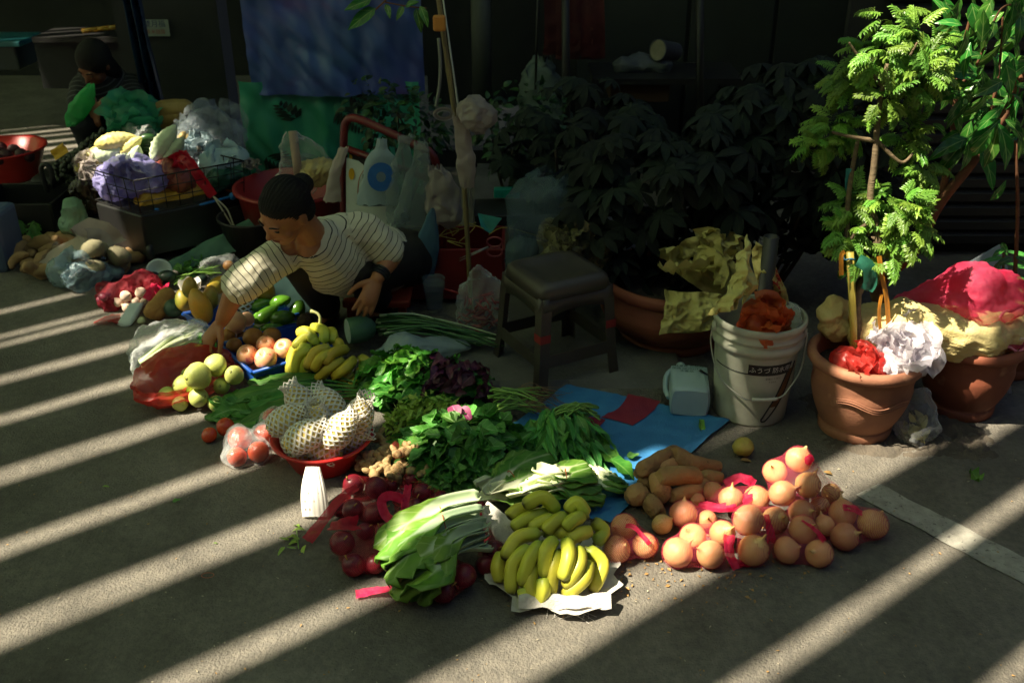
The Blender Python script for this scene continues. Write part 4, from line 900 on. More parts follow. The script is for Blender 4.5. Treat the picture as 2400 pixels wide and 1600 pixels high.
for i, (x, y, r_, z) in enumerate(((975, 820, 68, .09), (1150, 745, 88, .10), (1320, 735, 82, .10), (915, 735, 75, .09), (1040, 740, 50, .07))): fruit('sapodilla', ['left', 'largest', 'right', 'back left', 'smallest, half hidden'][i]+' brown sapodilla behind the apples in the blue tray', 'sapodilla', x, y, r_, z, sapo, 1.1, (random.Random(i).gauss(0, 1), .3, .5), group='sapodillas behind the apples')
fruit('pink_guava', 'large pink guava with pale top beside the reaching hand', 'guava', 985, 610, 108, .13, peach, 1.1); fruit('pink_guava', 'smaller pink guava right of the large pink one', 'guava', 1095, 580, 72, .12, peach, 1.0)
pap = mat('papaya_skin', '#6f7a2a', '#c98a26', scale=7, rough=.42, rand=.08, contrast=.55, col3='#4a4a1c', c3lo=.72, c3scale=26, bump=.05)
pear_p = lambda t: .62+.5*sin(pi*min(1, t*.9))**1.0 if t < .5 else .75+.37*cos((t-.5)*pi*1.0)
def pap_p(t): return 1.0-.28*max(0, t-.45)/.55
PA = [(510, 405, 82, .10, 1.35, (-.25, .4, 1), 'green-orange papaya at the left end of the papaya row'), (665, 460, 100, .12, 1.75, (-.35, .25, .9), 'ripe orange papaya leaning in front of the papaya row'), (750, 390, 85, .11, 1.5, (.2, .4, 1), 'green papaya behind the ripe orange one'), (570, 290, 75, .17, 1.35, (.1, .3, 1), 'pale papaya with white foam collar standing at the back'),
      (1220, 300, 115, .12, 1.4, (-.7, .5, .35), 'large green papaya lying beneath the vendor\'s arm'), (1100, 420, 85, .09, 1.8, (.3, .3, 1), 'orange papaya partly inside a foam net'), (850, 260, 85, .10, 1.6, (.8, .6, .2), 'green papaya lying at the back under the forearm'), (780, 310, 70, .13, 1.4, (.5, .5, .5), 'green papaya at the back between its neighbours')]
for x, y, r_, z, asp, d, l in PA: fruit('papaya', l, 'papaya', x, y, r_, z, pap, asp, d, pap_p, dist=3.8, group='papayas in the blue tray')
# foam sleeve round one papaya
p = zq(1060, 420, 300, 600, .2551, .09); o = inst('foam_sleeve', fme[1], frame(p, (.25, .25, 1), V((1, 0, 0)), 1.25)); k = o.modifiers.new('s', 'SOLIDIFY'); k.thickness = .003; tag(o, 'white foam net sleeve standing among the papayas by the forearm', 'foam sleeve')
p = zq(575, 300, 300, 600, .2551, .15); mb = MB(); mb.grid(40, 4, lambda u, v: p+V((cos(u*2*pi)*(.036+.008*v), sin(u*2*pi)*(.036+.008*v), v*.03+.005*cos(u*40))), cu=True); tag(mb.build('foam_collar', foam), 'white foam collar round the pale standing papaya', 'foam sleeve')
avo = mat('avocado_skin', '#3f6a1c', '#55861f', scale=18, rough=.2, rand=.16, spec=.6, bump=.12, bscale=60)
AV = [(1400, 420, 70, .12, 1.5, (.9, .3, .2), 'bright green avocado with a highlight at the back of the avocado pile'), (1270, 540, 70, .11, 2.0, (.6, .5, .35), 'long dark avocado across the middle of the avocado pile'), (1420, 570, 80, .10, 1.5, (.8, .2, .1), 'pear-shaped green avocado at the front of the pile'), (1560, 490, 80, .08, 1.25, (.3, .2, .6), 'dark round avocado at the right of the pile'), (1320, 660, 48, .085, 2.2, (.9, .3, 0), 'glossy dark cucumber on the edge of the blue tray'),
      (1530, 645, 55, .07, 1.5, (.9, .1, 0), 'small avocado beside the taro'), (1230, 450, 70, .08, 1.7, (.7, .3, .1), 'avocado half hidden behind the long one'), (1190, 590, 62, .08, 1.5, (.2, -.2, .9), 'green avocado at the left end of the pile')]
for x, y, r_, z, asp, d, l in AV: fruit('avocado', l, 'avocado', x, y, r_, z, avo, asp, d, lambda t: 1-.35*max(0, t-.4)/.6, dist=3.7, group='avocados behind the blue tray')
tarom = mat('taro_skin', '#5a4630', '#3f3020', scale=30, rough=.9, rand=0, bump=.9, bscale=70, stretch=(1, 1, 4))
p0, p1 = zq(1630, 690, 300, 600, .2551, .05), zq(1635, 560, 300, 600, .2551, .12); mb = MB(); mb.tube(bez([p0, (p0+p1)/2, p1], 10), [.028, .031, .033, .034, .034, .033, .032, .03, .026, .014], 16); mb.v = [v+nz3(v, 60)*.004 for v in mb.v]; tag(mb.build('taro', tarom), 'hairy brown taro standing behind the ripe bananas', 'taro')
# ---------------- ripe bananas
MBN = [[(1765, 825, .14), (1650, 740, .16), (1520, 850, .13)], [(1730, 800, .15), (1640, 690, .17), (1560, 725, .15)], [(1800, 815, .15), (1800, 690, .18), (1690, 650, .165)], [(1855, 810, .14), (1885, 730, .16), (1850, 680, .16)], [(1700, 855, .14), (1540, 860, .12), (1480, 1090, .05)], [(1700, 870, .13), (1580, 910, .12), (1530, 1100, .05)],
       [(1720, 880, .11), (1640, 960, .10), (1590, 1105, .04)]]
LBN = [[(1880, 845, .14), (1720, 880, .14), (1640, 1050, .09)], [(1900, 880, .135), (1770, 940, .135), (1710, 1055, .09)], [(2040, 850, .12), (1880, 890, .14), (1800, 1010, .11)], [(2000, 950, .10), (1850, 1030, .10), (1730, 1145, .05)], [(2090, 930, .10), (1990, 1040, .10), (1880, 1115, .06)], [(2110, 920, .10), (2220, 1000, .085), (2085, 1090, .05)],
       [(2080, 1070, .06), (1990, 1130, .05), (1960, 1190, .025)], [(2150, 1110, .05), (2070, 1180, .045), (2000, 1245, .02)], [(2170, 1060, .06), (2160, 1130, .05), (2110, 1200, .03)], [(1690, 1060, .06), (1650, 1090, .05), (1625, 1120, .025)], [(1950, 860, .12), (1930, 800, .14), (1900, 790, .14)]]
for LB, nm, l in ((MBN, 'upper', 'upper hand of greenish bananas with a curved pale stem, beside the apples'), (LBN, 'lower', 'lower hand of ripening bananas spilling towards the spinach')):
    t = thing('banana_bunch', l, 'bananas', zq(1750, 900, 300, 600, .2551, 0))
    for pp in LB: banana('banana', [zq(*q[:2], 300, 600, .2551, q[2]) for q in pp], .0185, banm2 if nm == 'lower' else banm, t)
    if nm == 'upper':
        mb = MB(); mb.tube(bez([zq(1760, 640, 300, 600, .2551, .17), zq(1765, 570, 300, 600, .2551, .20), zq(1740, 525, 300, 600, .2551, .215), zq(1680, 505, 300, 600, .2551, .22)], 10), [.006, .006, .0055, .005, .005, .005, .005, .005, .006, .007], 7); mb.build('stem', mat('pale_stem', '#c8cc8a', rough=.5), t)
# ---------------- winter melon half, scallions, bagged cabbage
wmel = mat('winter_melon_rind', '#4f7a58', '#5f8a68', scale=14, rough=.5, rand=0); wfl = mat('winter_melon_flesh', '#cfe0dc', '#b9cfc6', scale=9, rough=.4, rand=0, col3='#9fb0a0', c3lo=.6, c3scale=18, sss=.1)
c0 = zq(2015, 690, 300, 600, .2551, .085); d = V((1, .45, -.05)).normalized(); t = thing('winter_melon', 'half a winter melon with its pale cut face to the left', 'melon', (c0.x, c0.y, 0))
mx = frame(c0, d, V((0, 0, 1))); mb = MB(); mb.lathe([(.046, 0), (.049, .01), (.05, .04), (.047, .07), (.034, .095), (.016, .107), (.001, .11)], 28, mx); mb.build('rind', wmel, t); mb = MB(); mb.lathe([(.0005, .003), (.016, .001), (.036, -.001), (.0455, .001)], 28, mx); mb.build('cut_face', wfl, t)
scm = mat('scallion_green', '#2f5a2c', '#47703c', scale=20, rough=.4, rand=.15); scw = mat('scallion_white', '#9fb58c', '#b8c8a4', rough=.4, rand=.1)
t = thing('scallion_bunch', 'bunch of long dark scallions in the shade beside the winter melon', 'scallions', G(930, 790)); r = random.Random(8)
for i in range(40):
    a = zq(290+r.uniform(-50, 60), 290+r.uniform(-60, 120), 820, 680, .2551, .05+r.uniform(0, .07)); b = zq(1250+r.uniform(-150, 200), 470+r.uniform(-60, 60), 820, 680, .2551, .03+r.uniform(0, .04)); mb = MB()
    mb.tube(bez([a, a.lerp(b, .4)+V((0, r.gauss(0, .01), .03)), b], 8), [.006, .005, .005, .0045, .004, .0035, .003, .002], 5); mb.build('scallion', scm if i > 12 else scw, t)
film2 = mat('milky_film', '#bfd2d2', '#a8c0c2', rough=.25, rand=0, alpha=.55, bump=.8, bscale=26, trans=.2)
cabm = mat('cabbage_skin', '#a9b98c', '#93a878', scale=12, rough=.5, rand=.05)
p = zq(480, 590, 820, 680, .2551, .07); q = zq(330, 680, 820, 680, .2551, .05); t = thing('bagged_cabbage', 'pale cabbage in a milky plastic bag behind the amaranth', 'cabbage', (p.x, p.y, 0))
blob(p, (.065, .06), M.Translation(p), 20, 12, .1, 14, 2).build('cabbage', cabm, t); wrap('bag_film', [(p, .068), (q, .05), (zq(850, 520, 820, 680, .2551, .06), .03)], film2, t, 1.08, .25, .006, 2, extra=[zq(1030, 450, 820, 680, .2551, .06), zq(1260, 500, 820, 680, .2551, .05)])
# ---------------- bagged celery stalks at the left
celm = mat('celery_stalk', '#cfdca8', '#dbe4bc', scale=12, rough=.4, rand=.07, trans=.15)
t = thing('celery_bundle', 'bundle of pale thin celery stalks in the sun under the reaching hand', 'celery', G(420, 830)); r = random.Random(4)
for i in range(46):
    q = r.uniform(-1, 1); h = sqrt(1-q*q)*r.uniform(0, 1); a = zq(130+30*q, 1010+60*q, 300, 600, .2551, .02+.055*h); b = zq(630+r.uniform(-20, 60), 690+90*q, 300, 600, .2551, .03+.06*h)
    mb = MB(); mb.tube(bez([a, a.lerp(b, .5)+V((0, r.gauss(0, .006), .012+r.gauss(0, .005))), b], 7), r.uniform(.0055, .0085), 6); mb.build('stalk', celm, t)
for i in range(14): inst('leaf', AGM[i % 3], lframe(zq(640+r.uniform(-30, 120), 720+r.uniform(0, 120), 300, 600, .2551, .07), (1, r.gauss(0, .6), r.gauss(0, .3)), (r.gauss(0, .5), r.gauss(0, .5), 1), .5), t)
w = wrap('plastic_bag', [(zq(180, 980, 300, 600, .2551, .05), .05), (zq(400, 850, 300, 600, .2551, .06), .062), (zq(600, 740, 300, 600, .2551, .06), .055), (zq(200, 760, 300, 600, .2551, .03), .045), (zq(120, 860, 300, 600, .2551, .02), .04)], film, None, 1.1, .1, .007, 2, seed=5, extra=[zq(330, 560, 300, 600, .2551, .06)])
tag(w, 'crumpled clear plastic bag loosely round the celery bundle', 'plastic bag')
# ---------------- garlic, foam tray, yams, dark squash at the left end
garm = mat('garlic_skin', '#d8c4b0', '#c9a894', scale=1, rough=.6, rand=.06, stretch=(5, 5, 1)); t3 = lambda x, y, z: zq(x, y, 0, 640, .2551, z)
gme2 = blob(V(), (1, .85), M(), 20, 12, .03, 2, 1, None); 
for p in gme2.v: a = math.atan2(p.y, p.x); k = 1+.05*abs(sin(a*4)); p.x *= k; p.y *= k; p.z += .5*exp(-((p.x**2+p.y**2)/.06))*(1 if p.z > 0 else 0)
gme2 = gme2.mesh('garlic_bulb', garm)
GL = [(1095, 265, 45, .035), (1185, 240, 50, .05), (1280, 205, 48, .06), (1240, 250, 42, .045), (1160, 290, 42, .03), (1230, 310, 42, .03), (1310, 260, 36, .04)]; items = [[t3(x, y, z), r_*.2551/FPX*4.1*1.05] for x, y, r_, z in GL]; relax(items, 20); ww = order_words([p for p, _ in items])
for i, (p, r_) in enumerate(items): tag(inst('garlic_bulb', gme2, frame(p, (r.gauss(0, .6), -.4, .8), V((1, 0, 0)), r_)), ww[i]+' garlic bulb spilling from the red net at the left', 'garlic', 'garlic bulbs spilling from the red net')
t = thing('net_bag', 'crumpled red net bag with garlic and shallots at the left', 'net bag', t3(1150, 280, 0))
crn = mat('red_net_dense', '#c42638', '#8a2438', scale=14, rough=.6, rand=0, alpha=.72, trans=.35, bump=.8, bscale=80)
wrap('net', [(t3(1180, 180, .05), .05), (t3(1330, 120, .06), .05), (t3(1000, 180, .04), .04), (t3(1000, 290, .02), .03)], crn, t, 1.1, .2, .012, 2, seed=3)
ribbon('net_tie', [t3(1340, 240, .07), t3(1380, 170, .09), t3(1420, 100, .09)], .03, pinksolid, t, (0, -1, .5), cr=.3); ribbon('net_tie', [t3(1420, 180, .06), t3(1470, 150, .07), t3(1510, 110, .06)], .05, pinksolid, t, (0, -1, .5), cr=.4)
shal = mat('shallot_skin', '#6a2438', '#8a3448', scale=10, rough=.45, rand=.12)
its = [[t3(960+r.uniform(-30, 60), 170+r.uniform(-40, 90), .03+r.uniform(0, .04)), .017] for _ in range(9)]; relax(its, 20); ww = order_words([p for p, _ in its])
for i, (p, r_) in enumerate(its): tag(blob(p, (r_, r_*1.25), frame(p, (r.gauss(0, 1), r.gauss(0, 1), .6)), 12, 9, .05, 30, i).build('shallot', shal), ww[i]+' small purple shallot inside the red net at the left', 'shallot', 'shallots in the red net')
ribbon('plastic_bag', [t3(860, 455, .004), t3(980, 415, .02), t3(1100, 420, .012)], (.01, .10), redfilm, None, (0, 0, 1), cr=.12); o = scn.objects['plastic_bag'] if False else COL.objects[-1]; tag(o, 'scrap of flat red plastic bag on the road beside the foam tray', 'plastic bag')
fo = mat('foam_tray', '#c9d2d2', '#bcc6c6', scale=30, rough=.7, rand=0)
A, B, C, D = t3(1200, 265, .055), t3(1335, 262, .055), t3(1200, 488, .006), t3(1068, 478, .006); t = thing('foam_tray', 'upturned white foam tray leaning on the garlic', 'tray', (A+C)/2)
mb = MB(); n_ = (B-A).cross(D-A).normalized(); n_ = n_ if n_.z > 0 else -n_
def ft(u, v): p = A.lerp(B, u).lerp(D.lerp(C, u), v); e = min(u, 1-u, v, 1-v); return p+n_*(.016*min(1, e/.12)-.008)
def rc(u, v):  # rounded corners
    uu, vv = u*2-1, v*2-1; m_ = max(abs(uu), abs(vv)); l_ = sqrt(uu*uu+vv*vv); k = (1 if l_ == 0 else (m_/l_)**.28); return ft(.5+uu*k*.5, .5+vv*k*.5)
mb.grid(16, 16, rc); mb.build('shell', fo, t, solid=.004)
yamm = mat('yam_skin', '#8a6230', '#a87c40', scale=14, rough=.75, rand=.1, bump=.6, bscale=60)
for i, (P, rad, l) in enumerate((([t3(1360, 400, .03), t3(1460, 280, .06), t3(1570, 150, .09)], .034, 'long brown yam lying diagonally beside the foam tray'), ([t3(1400, 410, .02), t3(1480, 340, .04), t3(1560, 260, .06)], .028, 'paler yam underneath the long diagonal one'))):
    mb = MB(); mb.tube(bez(P, 12), [rad*k for k in (.45, .8, .95, 1, 1, .97, .95, .95, .92, .85, .7, .35)], 14); mb.v = [v+nz3(v, 30, i)*.005 for v in mb.v]; tag(mb.build('yam', yamm), l, 'yam')
sqm = mat('dark_squash', '#2c4a3c', '#3a5a48', scale=24, rough=.4, rand=.1, bump=.4, bscale=60)
fruit('squash', 'dark green squash below the first papaya', 'squash', 1600, 320, 95, .05, sqm, .85, ox=0, oy=640, dist=3.9)
for i, (x, y, r_) in enumerate(((1400, 40, 55), (1530, 40, 70), (1840, 60, 55))): fruit('dark_avocado', ['left', 'middle', 'right'][i]+' almost black avocado behind the yams', 'avocado', x, y, r_, .05, mat('black_avocado', '#1c2a20', '#24352a', scale=20, rough=.35, rand=.1), 1.3, (1, .3, .1), ox=0, oy=640, dist=4.1, group='black avocados behind the yams')
p = G(375, 640, .03); mb = MB(); mb.lathe([(.03, 0), (.045, .03), (.055, .035), (.052, .037), (.043, .033), (.028, .004), (.001, .003)], 24, M.Translation(p) @ M.Rotation(.9, 4, (1, .3, 0))); tag(mb.build('foam_bowl', fo), 'small white foam bowl on edge behind the black avocados', 'bowl')
gt = mat('green_canvas', '#4a7060', '#3c6050', scale=5, rough=.75, rand=0, bump=.3, bscale=40)
A, B = G(395, 640, .02), G(640, 565, .10); mb = MB()
def cv(u, v): p = A.lerp(B, u); return p+V((-.02+.35*v*.2, .36*v*(.5+u*.5)-.02, .10*sin(min(1, v*1.4)*pi)*(.4+u)+.012*n1((u*4, v*4, 0), 1.3)))
mb.grid(30, 16, cv); tag(mb.build('canvas_sheet', gt), 'folded grey-green canvas sheet behind the produce at the left', 'canvas')
t = thing('loose_herbs', 'loose bunch of green herb stems behind the papayas', 'herbs', G(450, 650))
stems(t, 'stalk', [([G(410+r.uniform(-10, 30), 655+r.uniform(-8, 14), .03), G(450, 640, .07+r.uniform(-.02, .02)), G(490+r.uniform(-10, 30), 630+r.uniform(-12, 14), .06)], .0028) for _ in range(18)], stemg, r)
heap(t, G(440, 650), .10, .08, .04, 30, SPM, (.5, .8), r)
its = [(G(500, 630, .05), .05), (G(535, 622, .05), .04)]; tag(wrap('plastic_bag', its, film, None, 1.1, .2, .008, 2, seed=9), 'small crumpled clear bag behind the papayas at the canvas', 'plastic bag')
fruit('chayote', 'pale brown round gourd by the clear bag behind the papayas', 'gourd', 535, 622, 14, .05, sapo, .9, ox=0, oy=0, f=1, dist=4)
bgp = mat('grey_paper_bag', '#8fa8b4', '#7a949f', scale=8, rough=.6, rand=0)
ribbon('x', [G(600, 640, .10), G(650, 650, .12), G(690, 700, .08), G(700, 735, .04)], (.10, .22), bgp, None, (0, -1, 1), cr=.06); tag(COL.objects[-1], 'flat grey-blue plastic sheet under the vendor\'s elbow', 'plastic sheet'); COL.objects[-1].name = 'plastic_sheet'
# ================================================================ RIGHT SIDE: pots, bucket, sacks, plants
terra = mat('terracotta', '#a06c50', '#885a44', scale=9, rough=.78, rand=.03, bump=.15, bscale=90, col3='#b98a68', c3lo=.62, c3scale=7)
terra2 = mat('terracotta_dark', '#8f5038', '#7a4330', scale=9, rough=.7, col3='#a06e52', c3lo=.64, c3scale=9, rand=.03, bump=.1, bscale=60)
potsoil = mat('pot_soil', (.05, .04, .03), (.03, .025, .02), scale=30, rough=.95, bump=.8, bscale=80)
def pot(label, c, rt, rb, h, mt, rim=.022, curve=.12, par=None):
    t = par or thing('plant_pot', label, 'plant pot', c); P = [(.001, 0), (rb, 0), (rb+.004, .006), (rb+.006, .03), (rb+.001, .036)]
    for i in range(15):
        k = i/14; z = .036+(h-.036-rim*1.6)*k; r_ = rb+(rt-rb-.012)*(k**.75)+curve*.12*sin(k*pi)
        if abs(k-.80) < .04 or abs(k-.72) < .04: r_ -= .0035
        P.append((r_, z))
    b = MB(); b.lathe(P, 56, M.Translation(c)); b.build('body', mt, t)
    b = MB(); z = h-rim*1.6; b.lathe([(rt-.014, z-.004), (rt+.004, z), (rt+.012, z+rim*.5), (rt+.012, z+rim*1.2), (rt+.004, h), (rt-.012, h), (rt-.018, h-.012), (rt-.022, h-.06), (rb, .1)], 56, M.Translation(c)); b.build('rim', mt, t)
    b = MB(); b.lathe([(rt-.022, h-.055), (rt*.6, h-.045), (.001, h-.05)], 32, M.Translation(c), lambda p, q, k: p+V((0, 0, .008*n1(p, 30)))); b.build('soil', potsoil, t)
    return t
pc1 = G(2010, 1018); pc1.y += .045; pt1 = pot('large terracotta pot, front one, holding the aralia and plastic bags', pc1, .168, .11, .28, terra)
for ph in (0, .006, .012):
    b = MB(); Q = []
    for i in range(26):
        k = i/25; a = -2.35+k*1.5; z = .175-.01*k+.010*sin(k*9)-ph*1.3; r_ = .11+(.158-.11)*(z/.25)**.75+.012*sin(z/.25*pi)+.0065
        Q.append(pc1+V((cos(a)*r_, sin(a)*r_, z)))
    b.tube(Q, .0018, 4); b.build('wave_line', terra, pt1)
pc2 = G(2270, 985); pc2.y += .09; pt2 = pot('terracotta pot behind at the right, under the pink net and yellow sack', pc2, .155, .105, .27, terra2)
pc3 = V((1.78, 3.18, 0)); pot('dark red pot cut off by the right edge of the picture', pc3, .15, .11, .24, terra2)
# ---------------- the round planter behind the bucket and its schefflera
pc4 = G(1590, 850); pc4.y += .23; pt4 = pot('wide low terracotta planter with dark schefflera, left of the white bucket', pc4, .27, .19, .26, terra2, rim=.026, curve=.35)
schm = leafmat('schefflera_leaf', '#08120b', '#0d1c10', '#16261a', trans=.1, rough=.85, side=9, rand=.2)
def palm_leaf(seed, n=8, L=.10, W=.036):
    mb = MB(); rr = random.Random(seed)
    for i in range(n):
        a = 2*pi*i/n+rr.gauss(0, .1); q = leaf_mb(L*rr.uniform(.8, 1.1), W, 'obov', 5, 3, .25, .9, mx=M.Rotation(a, 4, 'Z') @ M.Rotation(-.1, 4, 'X')); o = len(mb.v); mb.add(q.v, q.f, [q.uv.get(k, (0, 0)) for k in range(len(q.v))])
    return mb.mesh('leaf', schm)
SCH = [palm_leaf(s) for s in range(4)]
def schef(label, base, c, rad, n, r, size=(.8, 1.3), seed=0, named='schefflera'):
    t = thing(named, label, 'shrub', base); stb = mat('shrub_stem', '#2f2a1e', '#3c3424', rough=.8)
    for k in range(5):
        b = MB(); e = V(c)+V((r.gauss(0, rad[0]*.4), r.gauss(0, rad[1]*.4), rad[2]*r.uniform(-.2, .5))); b.tube(bez([V(base)+V((r.gauss(0, .04), r.gauss(0, .04), .02)), V(base).lerp(e, .5)+V((r.gauss(0, .05), 0, 0)), e], 8), [.011, .009, .007, .005], 6); b.build('stem', stb, t)
    for i in range(n):
        z = r.uniform(-1, 1); a = r.uniform(0, 2*pi); k = r.uniform(.55, 1)**.6; s = sqrt(1-z*z); d = V((cos(a)*s, sin(a)*s, z)); p = V(c)+V((d.x*rad[0]*k, d.y*rad[1]*k, d.z*rad[2]*k)); p += nz3(p, 5, seed)*.05
        if p.z < .12: continue
        nrm = d*.9+V((r.gauss(0, .35), -.25+r.gauss(0, .3), .8)); inst('leaf', SCH[i % 4], lframe(p, V((r.gauss(0, 1), r.gauss(0, 1), 0)), nrm, r.uniform(*size)), t)
    return t
r = random.Random(31)
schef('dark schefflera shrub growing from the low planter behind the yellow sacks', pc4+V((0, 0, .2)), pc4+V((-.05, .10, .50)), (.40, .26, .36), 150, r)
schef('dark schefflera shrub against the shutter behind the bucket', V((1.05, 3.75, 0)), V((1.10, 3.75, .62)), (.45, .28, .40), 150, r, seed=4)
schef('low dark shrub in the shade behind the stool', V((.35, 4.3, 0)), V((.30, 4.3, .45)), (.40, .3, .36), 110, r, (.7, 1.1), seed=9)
# ---------------- white bucket
plw = mat('dirty_white_plastic', '#b3b4a4', '#9c9c88', scale=9, rough=.5, rand=0, col3='#6f6650', c3lo=.66, c3scale=14, bump=.08, bscale=60)
inkm = mat('black_print', '#101010', rough=.5, rand=0); whm = mat('white_print', '#c8c8c0', rough=.5, rand=0)
bk = G(1772, 1000); bk.y += .115; t = thing('bucket', 'dirty white plastic bucket with black printed label, stuffed with rubbish', 'bucket', bk); BH, B0, B1 = .355, .118, .142
rz = lambda z: B0+(B1-B0)*z/BH
b = MB(); b.lathe([(.001, .006), (B0-.01, .004), (B0, 0), (B0+.001, .008)]+[(rz(z), z) for z in (.03, .08, .14, .2, .25)]+[(rz(.262), .262), (rz(.262)+.010, .266), (rz(.27)+.012, .276), (rz(.28)+.010, .286), (rz(.29)+.001, .292), (rz(.30)+.001, .30), (rz(.31)+.007, .305), (rz(.31)+.007, .311), (rz(.32), .316), (rz(.33)+.001, .33), (rz(.34)+.006, .335), (B1+.007, .342), (B1+.006, .354), (B1, .357), (B1-.004, .352), (B1-.006, .33), (B0-.004, .02)], 64, M.Translation(bk)); b.build('body', plw, t)
fa = math.atan2(-bk.y, -bk.x)   # angle facing the camera
def cyl(a, z, e=.0012): return bk+V((cos(a)*(rz(z)+e), sin(a)*(rz(z)+e), z))
b = MB(); b.grid(30, 3, lambda u, v: cyl(fa-.12+u*1.08, .198+v*.038)); b.build('label_band', inkm, t)
b = MB(); b.tube([cyl(fa-.12-1.0*k/12, .200-.0*k, .001) for k in range(13)], .0016, 4); b.build('printed_line', inkm, t)
q = bez([cyl(fa+.98, .236), cyl(fa+.72, .13), cyl(fa+.42, .045), cyl(fa+.36, .03), cyl(fa+.40, .022), cyl(fa+.52, .03), cyl(fa+.78, .08), cyl(fa+1.0, .15), cyl(fa+1.14, .23)], 30); b = MB(); b.tube([p.lerp(bk+V((0, 0, p.z)), 0) for p in q], .0026, 5); b.build('printed_leaf', inkm, t)
rust = mat('brown_print', '#6f4a26', '#5a3a20', scale=20, rough=.7, rand=0)
b = MB(); b.grid(8, 10, lambda u, v: cyl(fa+.66+.42*v+(u-.5)*.26, .075+.135*v)); b.build('printed_leaf', rust, t)
def txt_on(s, size, a0, z0, m_): 
    def fn(co): a = a0+co.x/rz(z0); p = cyl(a, z0+co.y, .0022); return p-bk
    return text_mesh('lettering', s, size, m_, M.Translation(bk), t, fn)
txt_on('ふうづ 防水用', .022, fa+.42, .217, whm); txt_on('定価ニトロン', .0085, fa+.50, .186, inkm); txt_on('P A 0 5', .008, fa+.50, .174, inkm)
wirem = mat('wire', '#a8a89c', rough=.4, rand=0, metal=.6)
ha = [cyl(fa-1.25, .315, .012), cyl(fa-1.15, .25, .02), cyl(fa-.75, .165, .02), cyl(fa-.2, .125, .022), cyl(fa+.05, .118, .022), cyl(fa+.62, .122, .022), cyl(fa+.9, .15, .022), cyl(fa+1.2, .21, .025), cyl(fa+1.45, .315, .012)]
b = MB(); b.tube(bez(ha, 40), .0028, 6); b.build('handle', wirem, t)
gpm = mat('grip_plastic', '#c6c6b8', rough=.5, rand=0); b = MB(); b.tube([cyl(fa+.05+.55*k/9, .122, .023) for k in range(10)], [.006, .0052, .006, .0052, .006, .0052, .006, .0052, .006, .005], 7); b.build('grip', gpm, t)
for a in (fa-1.25, fa+1.45): b = MB(); p = cyl(a, .313, .004); b.lathe([(.001, .008), (.014, .007), (.016, 0)], 14, frame(p, V((cos(a), sin(a), 0)))); b.build('handle_lug', plw, t)
# rubbish in the bucket
orf = mat('orange_film', '#d25a28', '#e07a44', scale=9, rough=.28, rand=0, trans=.45, alpha=.85, bump=.7, bscale=30)
c_ = bk+V((-.01, -.06, .35)); t = thing('plastic_bag', '', 'x', c_); wrap('bag_film', [(c_, .05), (c_+V((.05, .01, -.02)), .04), (c_+V((.0, -.05, -.02)), .03)], orf, t, 1.0, .2, .012, 2, zmin=.3); flaps(c_, .07, 12, orf, t, 7); tag(t, 'crumpled orange plastic bag stuffed in the top of the bucket', 'plastic bag')
c_ = bk+V((.085, -.01, .335)); tag(wrap('plastic_bag', [(c_, .035), (c_+V((.01, .04, 0)), .03)], film, None, 1.1, .2, .01, 2, zmin=.3), 'small clear film bag at the right inside the bucket', 'plastic bag')
dkp = mat('dark_pipe', '#33322e', '#3c3a36', scale=8, rough=.45, rand=0); b = MB(); p0, p1 = bk+V((.015, .02, .22)), bk+V((.012, .03, .605))
b.lathe([(.024, 0), (.024, .385), (.021, .385), (.021, .02)], 20, frame(p0, p1-p0)); tag(b.build('pipe', dkp), 'dark plastic pipe standing upright in the bucket', 'pipe')
sky_ = mat('yellow_sack', '#d6cd82', '#c0b468', scale=12, rough=.7, rand=.04, bump=.5, bscale=130, col3='#7a6d34', c3lo=.66, c3scale=16, trans=.12)
def crumple_sheet(name, mt, A, B, C, D, par=None, amp=.03, sc=9, seed=0, nu=56, nv=44, bulge=0, solid=.002):
    A, B, C, D = map(V, (A, B, C, D)); n = (B-A).cross(D-A).normalized(); n = n if n.y < 0 else -n; mb = MB()
    def fn(u, v):
        p = A.lerp(B, u).lerp(D.lerp(C, u), v); k = nz3(p, sc, seed); k2 = nz3(p, sc*3, seed+3)
        k3 = n1(p, sc*6, seed+6); q = p+V((k.y, 0, k.z))*amp*1.4; return q+n*(amp*1.5*(1-abs(n1(q, sc*1.4, seed))*4)+amp*.6*(1-4*abs(n1(q, sc*3.3, seed+3)))+amp*.3*(1-4*abs(k3))+bulge*sin(u*pi)*sin(v*pi))
    mb.grid(nu, nv, fn); return mb.build(name, mt, par, solid=solid)
# sack lying with print behind the pipe
yb = bk.y+.05
t = thing('yellow_sack', 'yellow sack with red printed characters behind the pipe in the bucket', 'sack', (bk.x+.03, yb, .3))
crumple_sheet('sack_body', sky_, Y(1765, 570, yb), Y(1812, 590, yb), Y(1850, 715, yb), Y(1770, 735, yb), t, .012, 9, 2, bulge=.03)
from mathutils.bvhtree import BVHTree
sob = COL.objects[-1]; bvh = BVHTree.FromPolygons([v.co+t.location for v in sob.data.vertices], [tuple(p.vertices) for p in sob.data.polygons])
def drape(o):
    inv = o.matrix_basis.inverted(); lo = rootloc(o)
    for v in o.data.vertices:
        w_ = o.matrix_basis @ v.co+lo; c0 = V((0, 0, CAMH)); d = (w_-c0).normalized(); h = bvh.ray_cast(c0, d)
        p_ = h[0] if h[0] is not None else bvh.find_nearest(w_)[0]
        v.co = inv @ (p_-d*.003-lo)
redink = mat('red_print', '#a02a1c', rough=.6, rand=0); nf = M.Rotation(pi/2, 4, 'X')
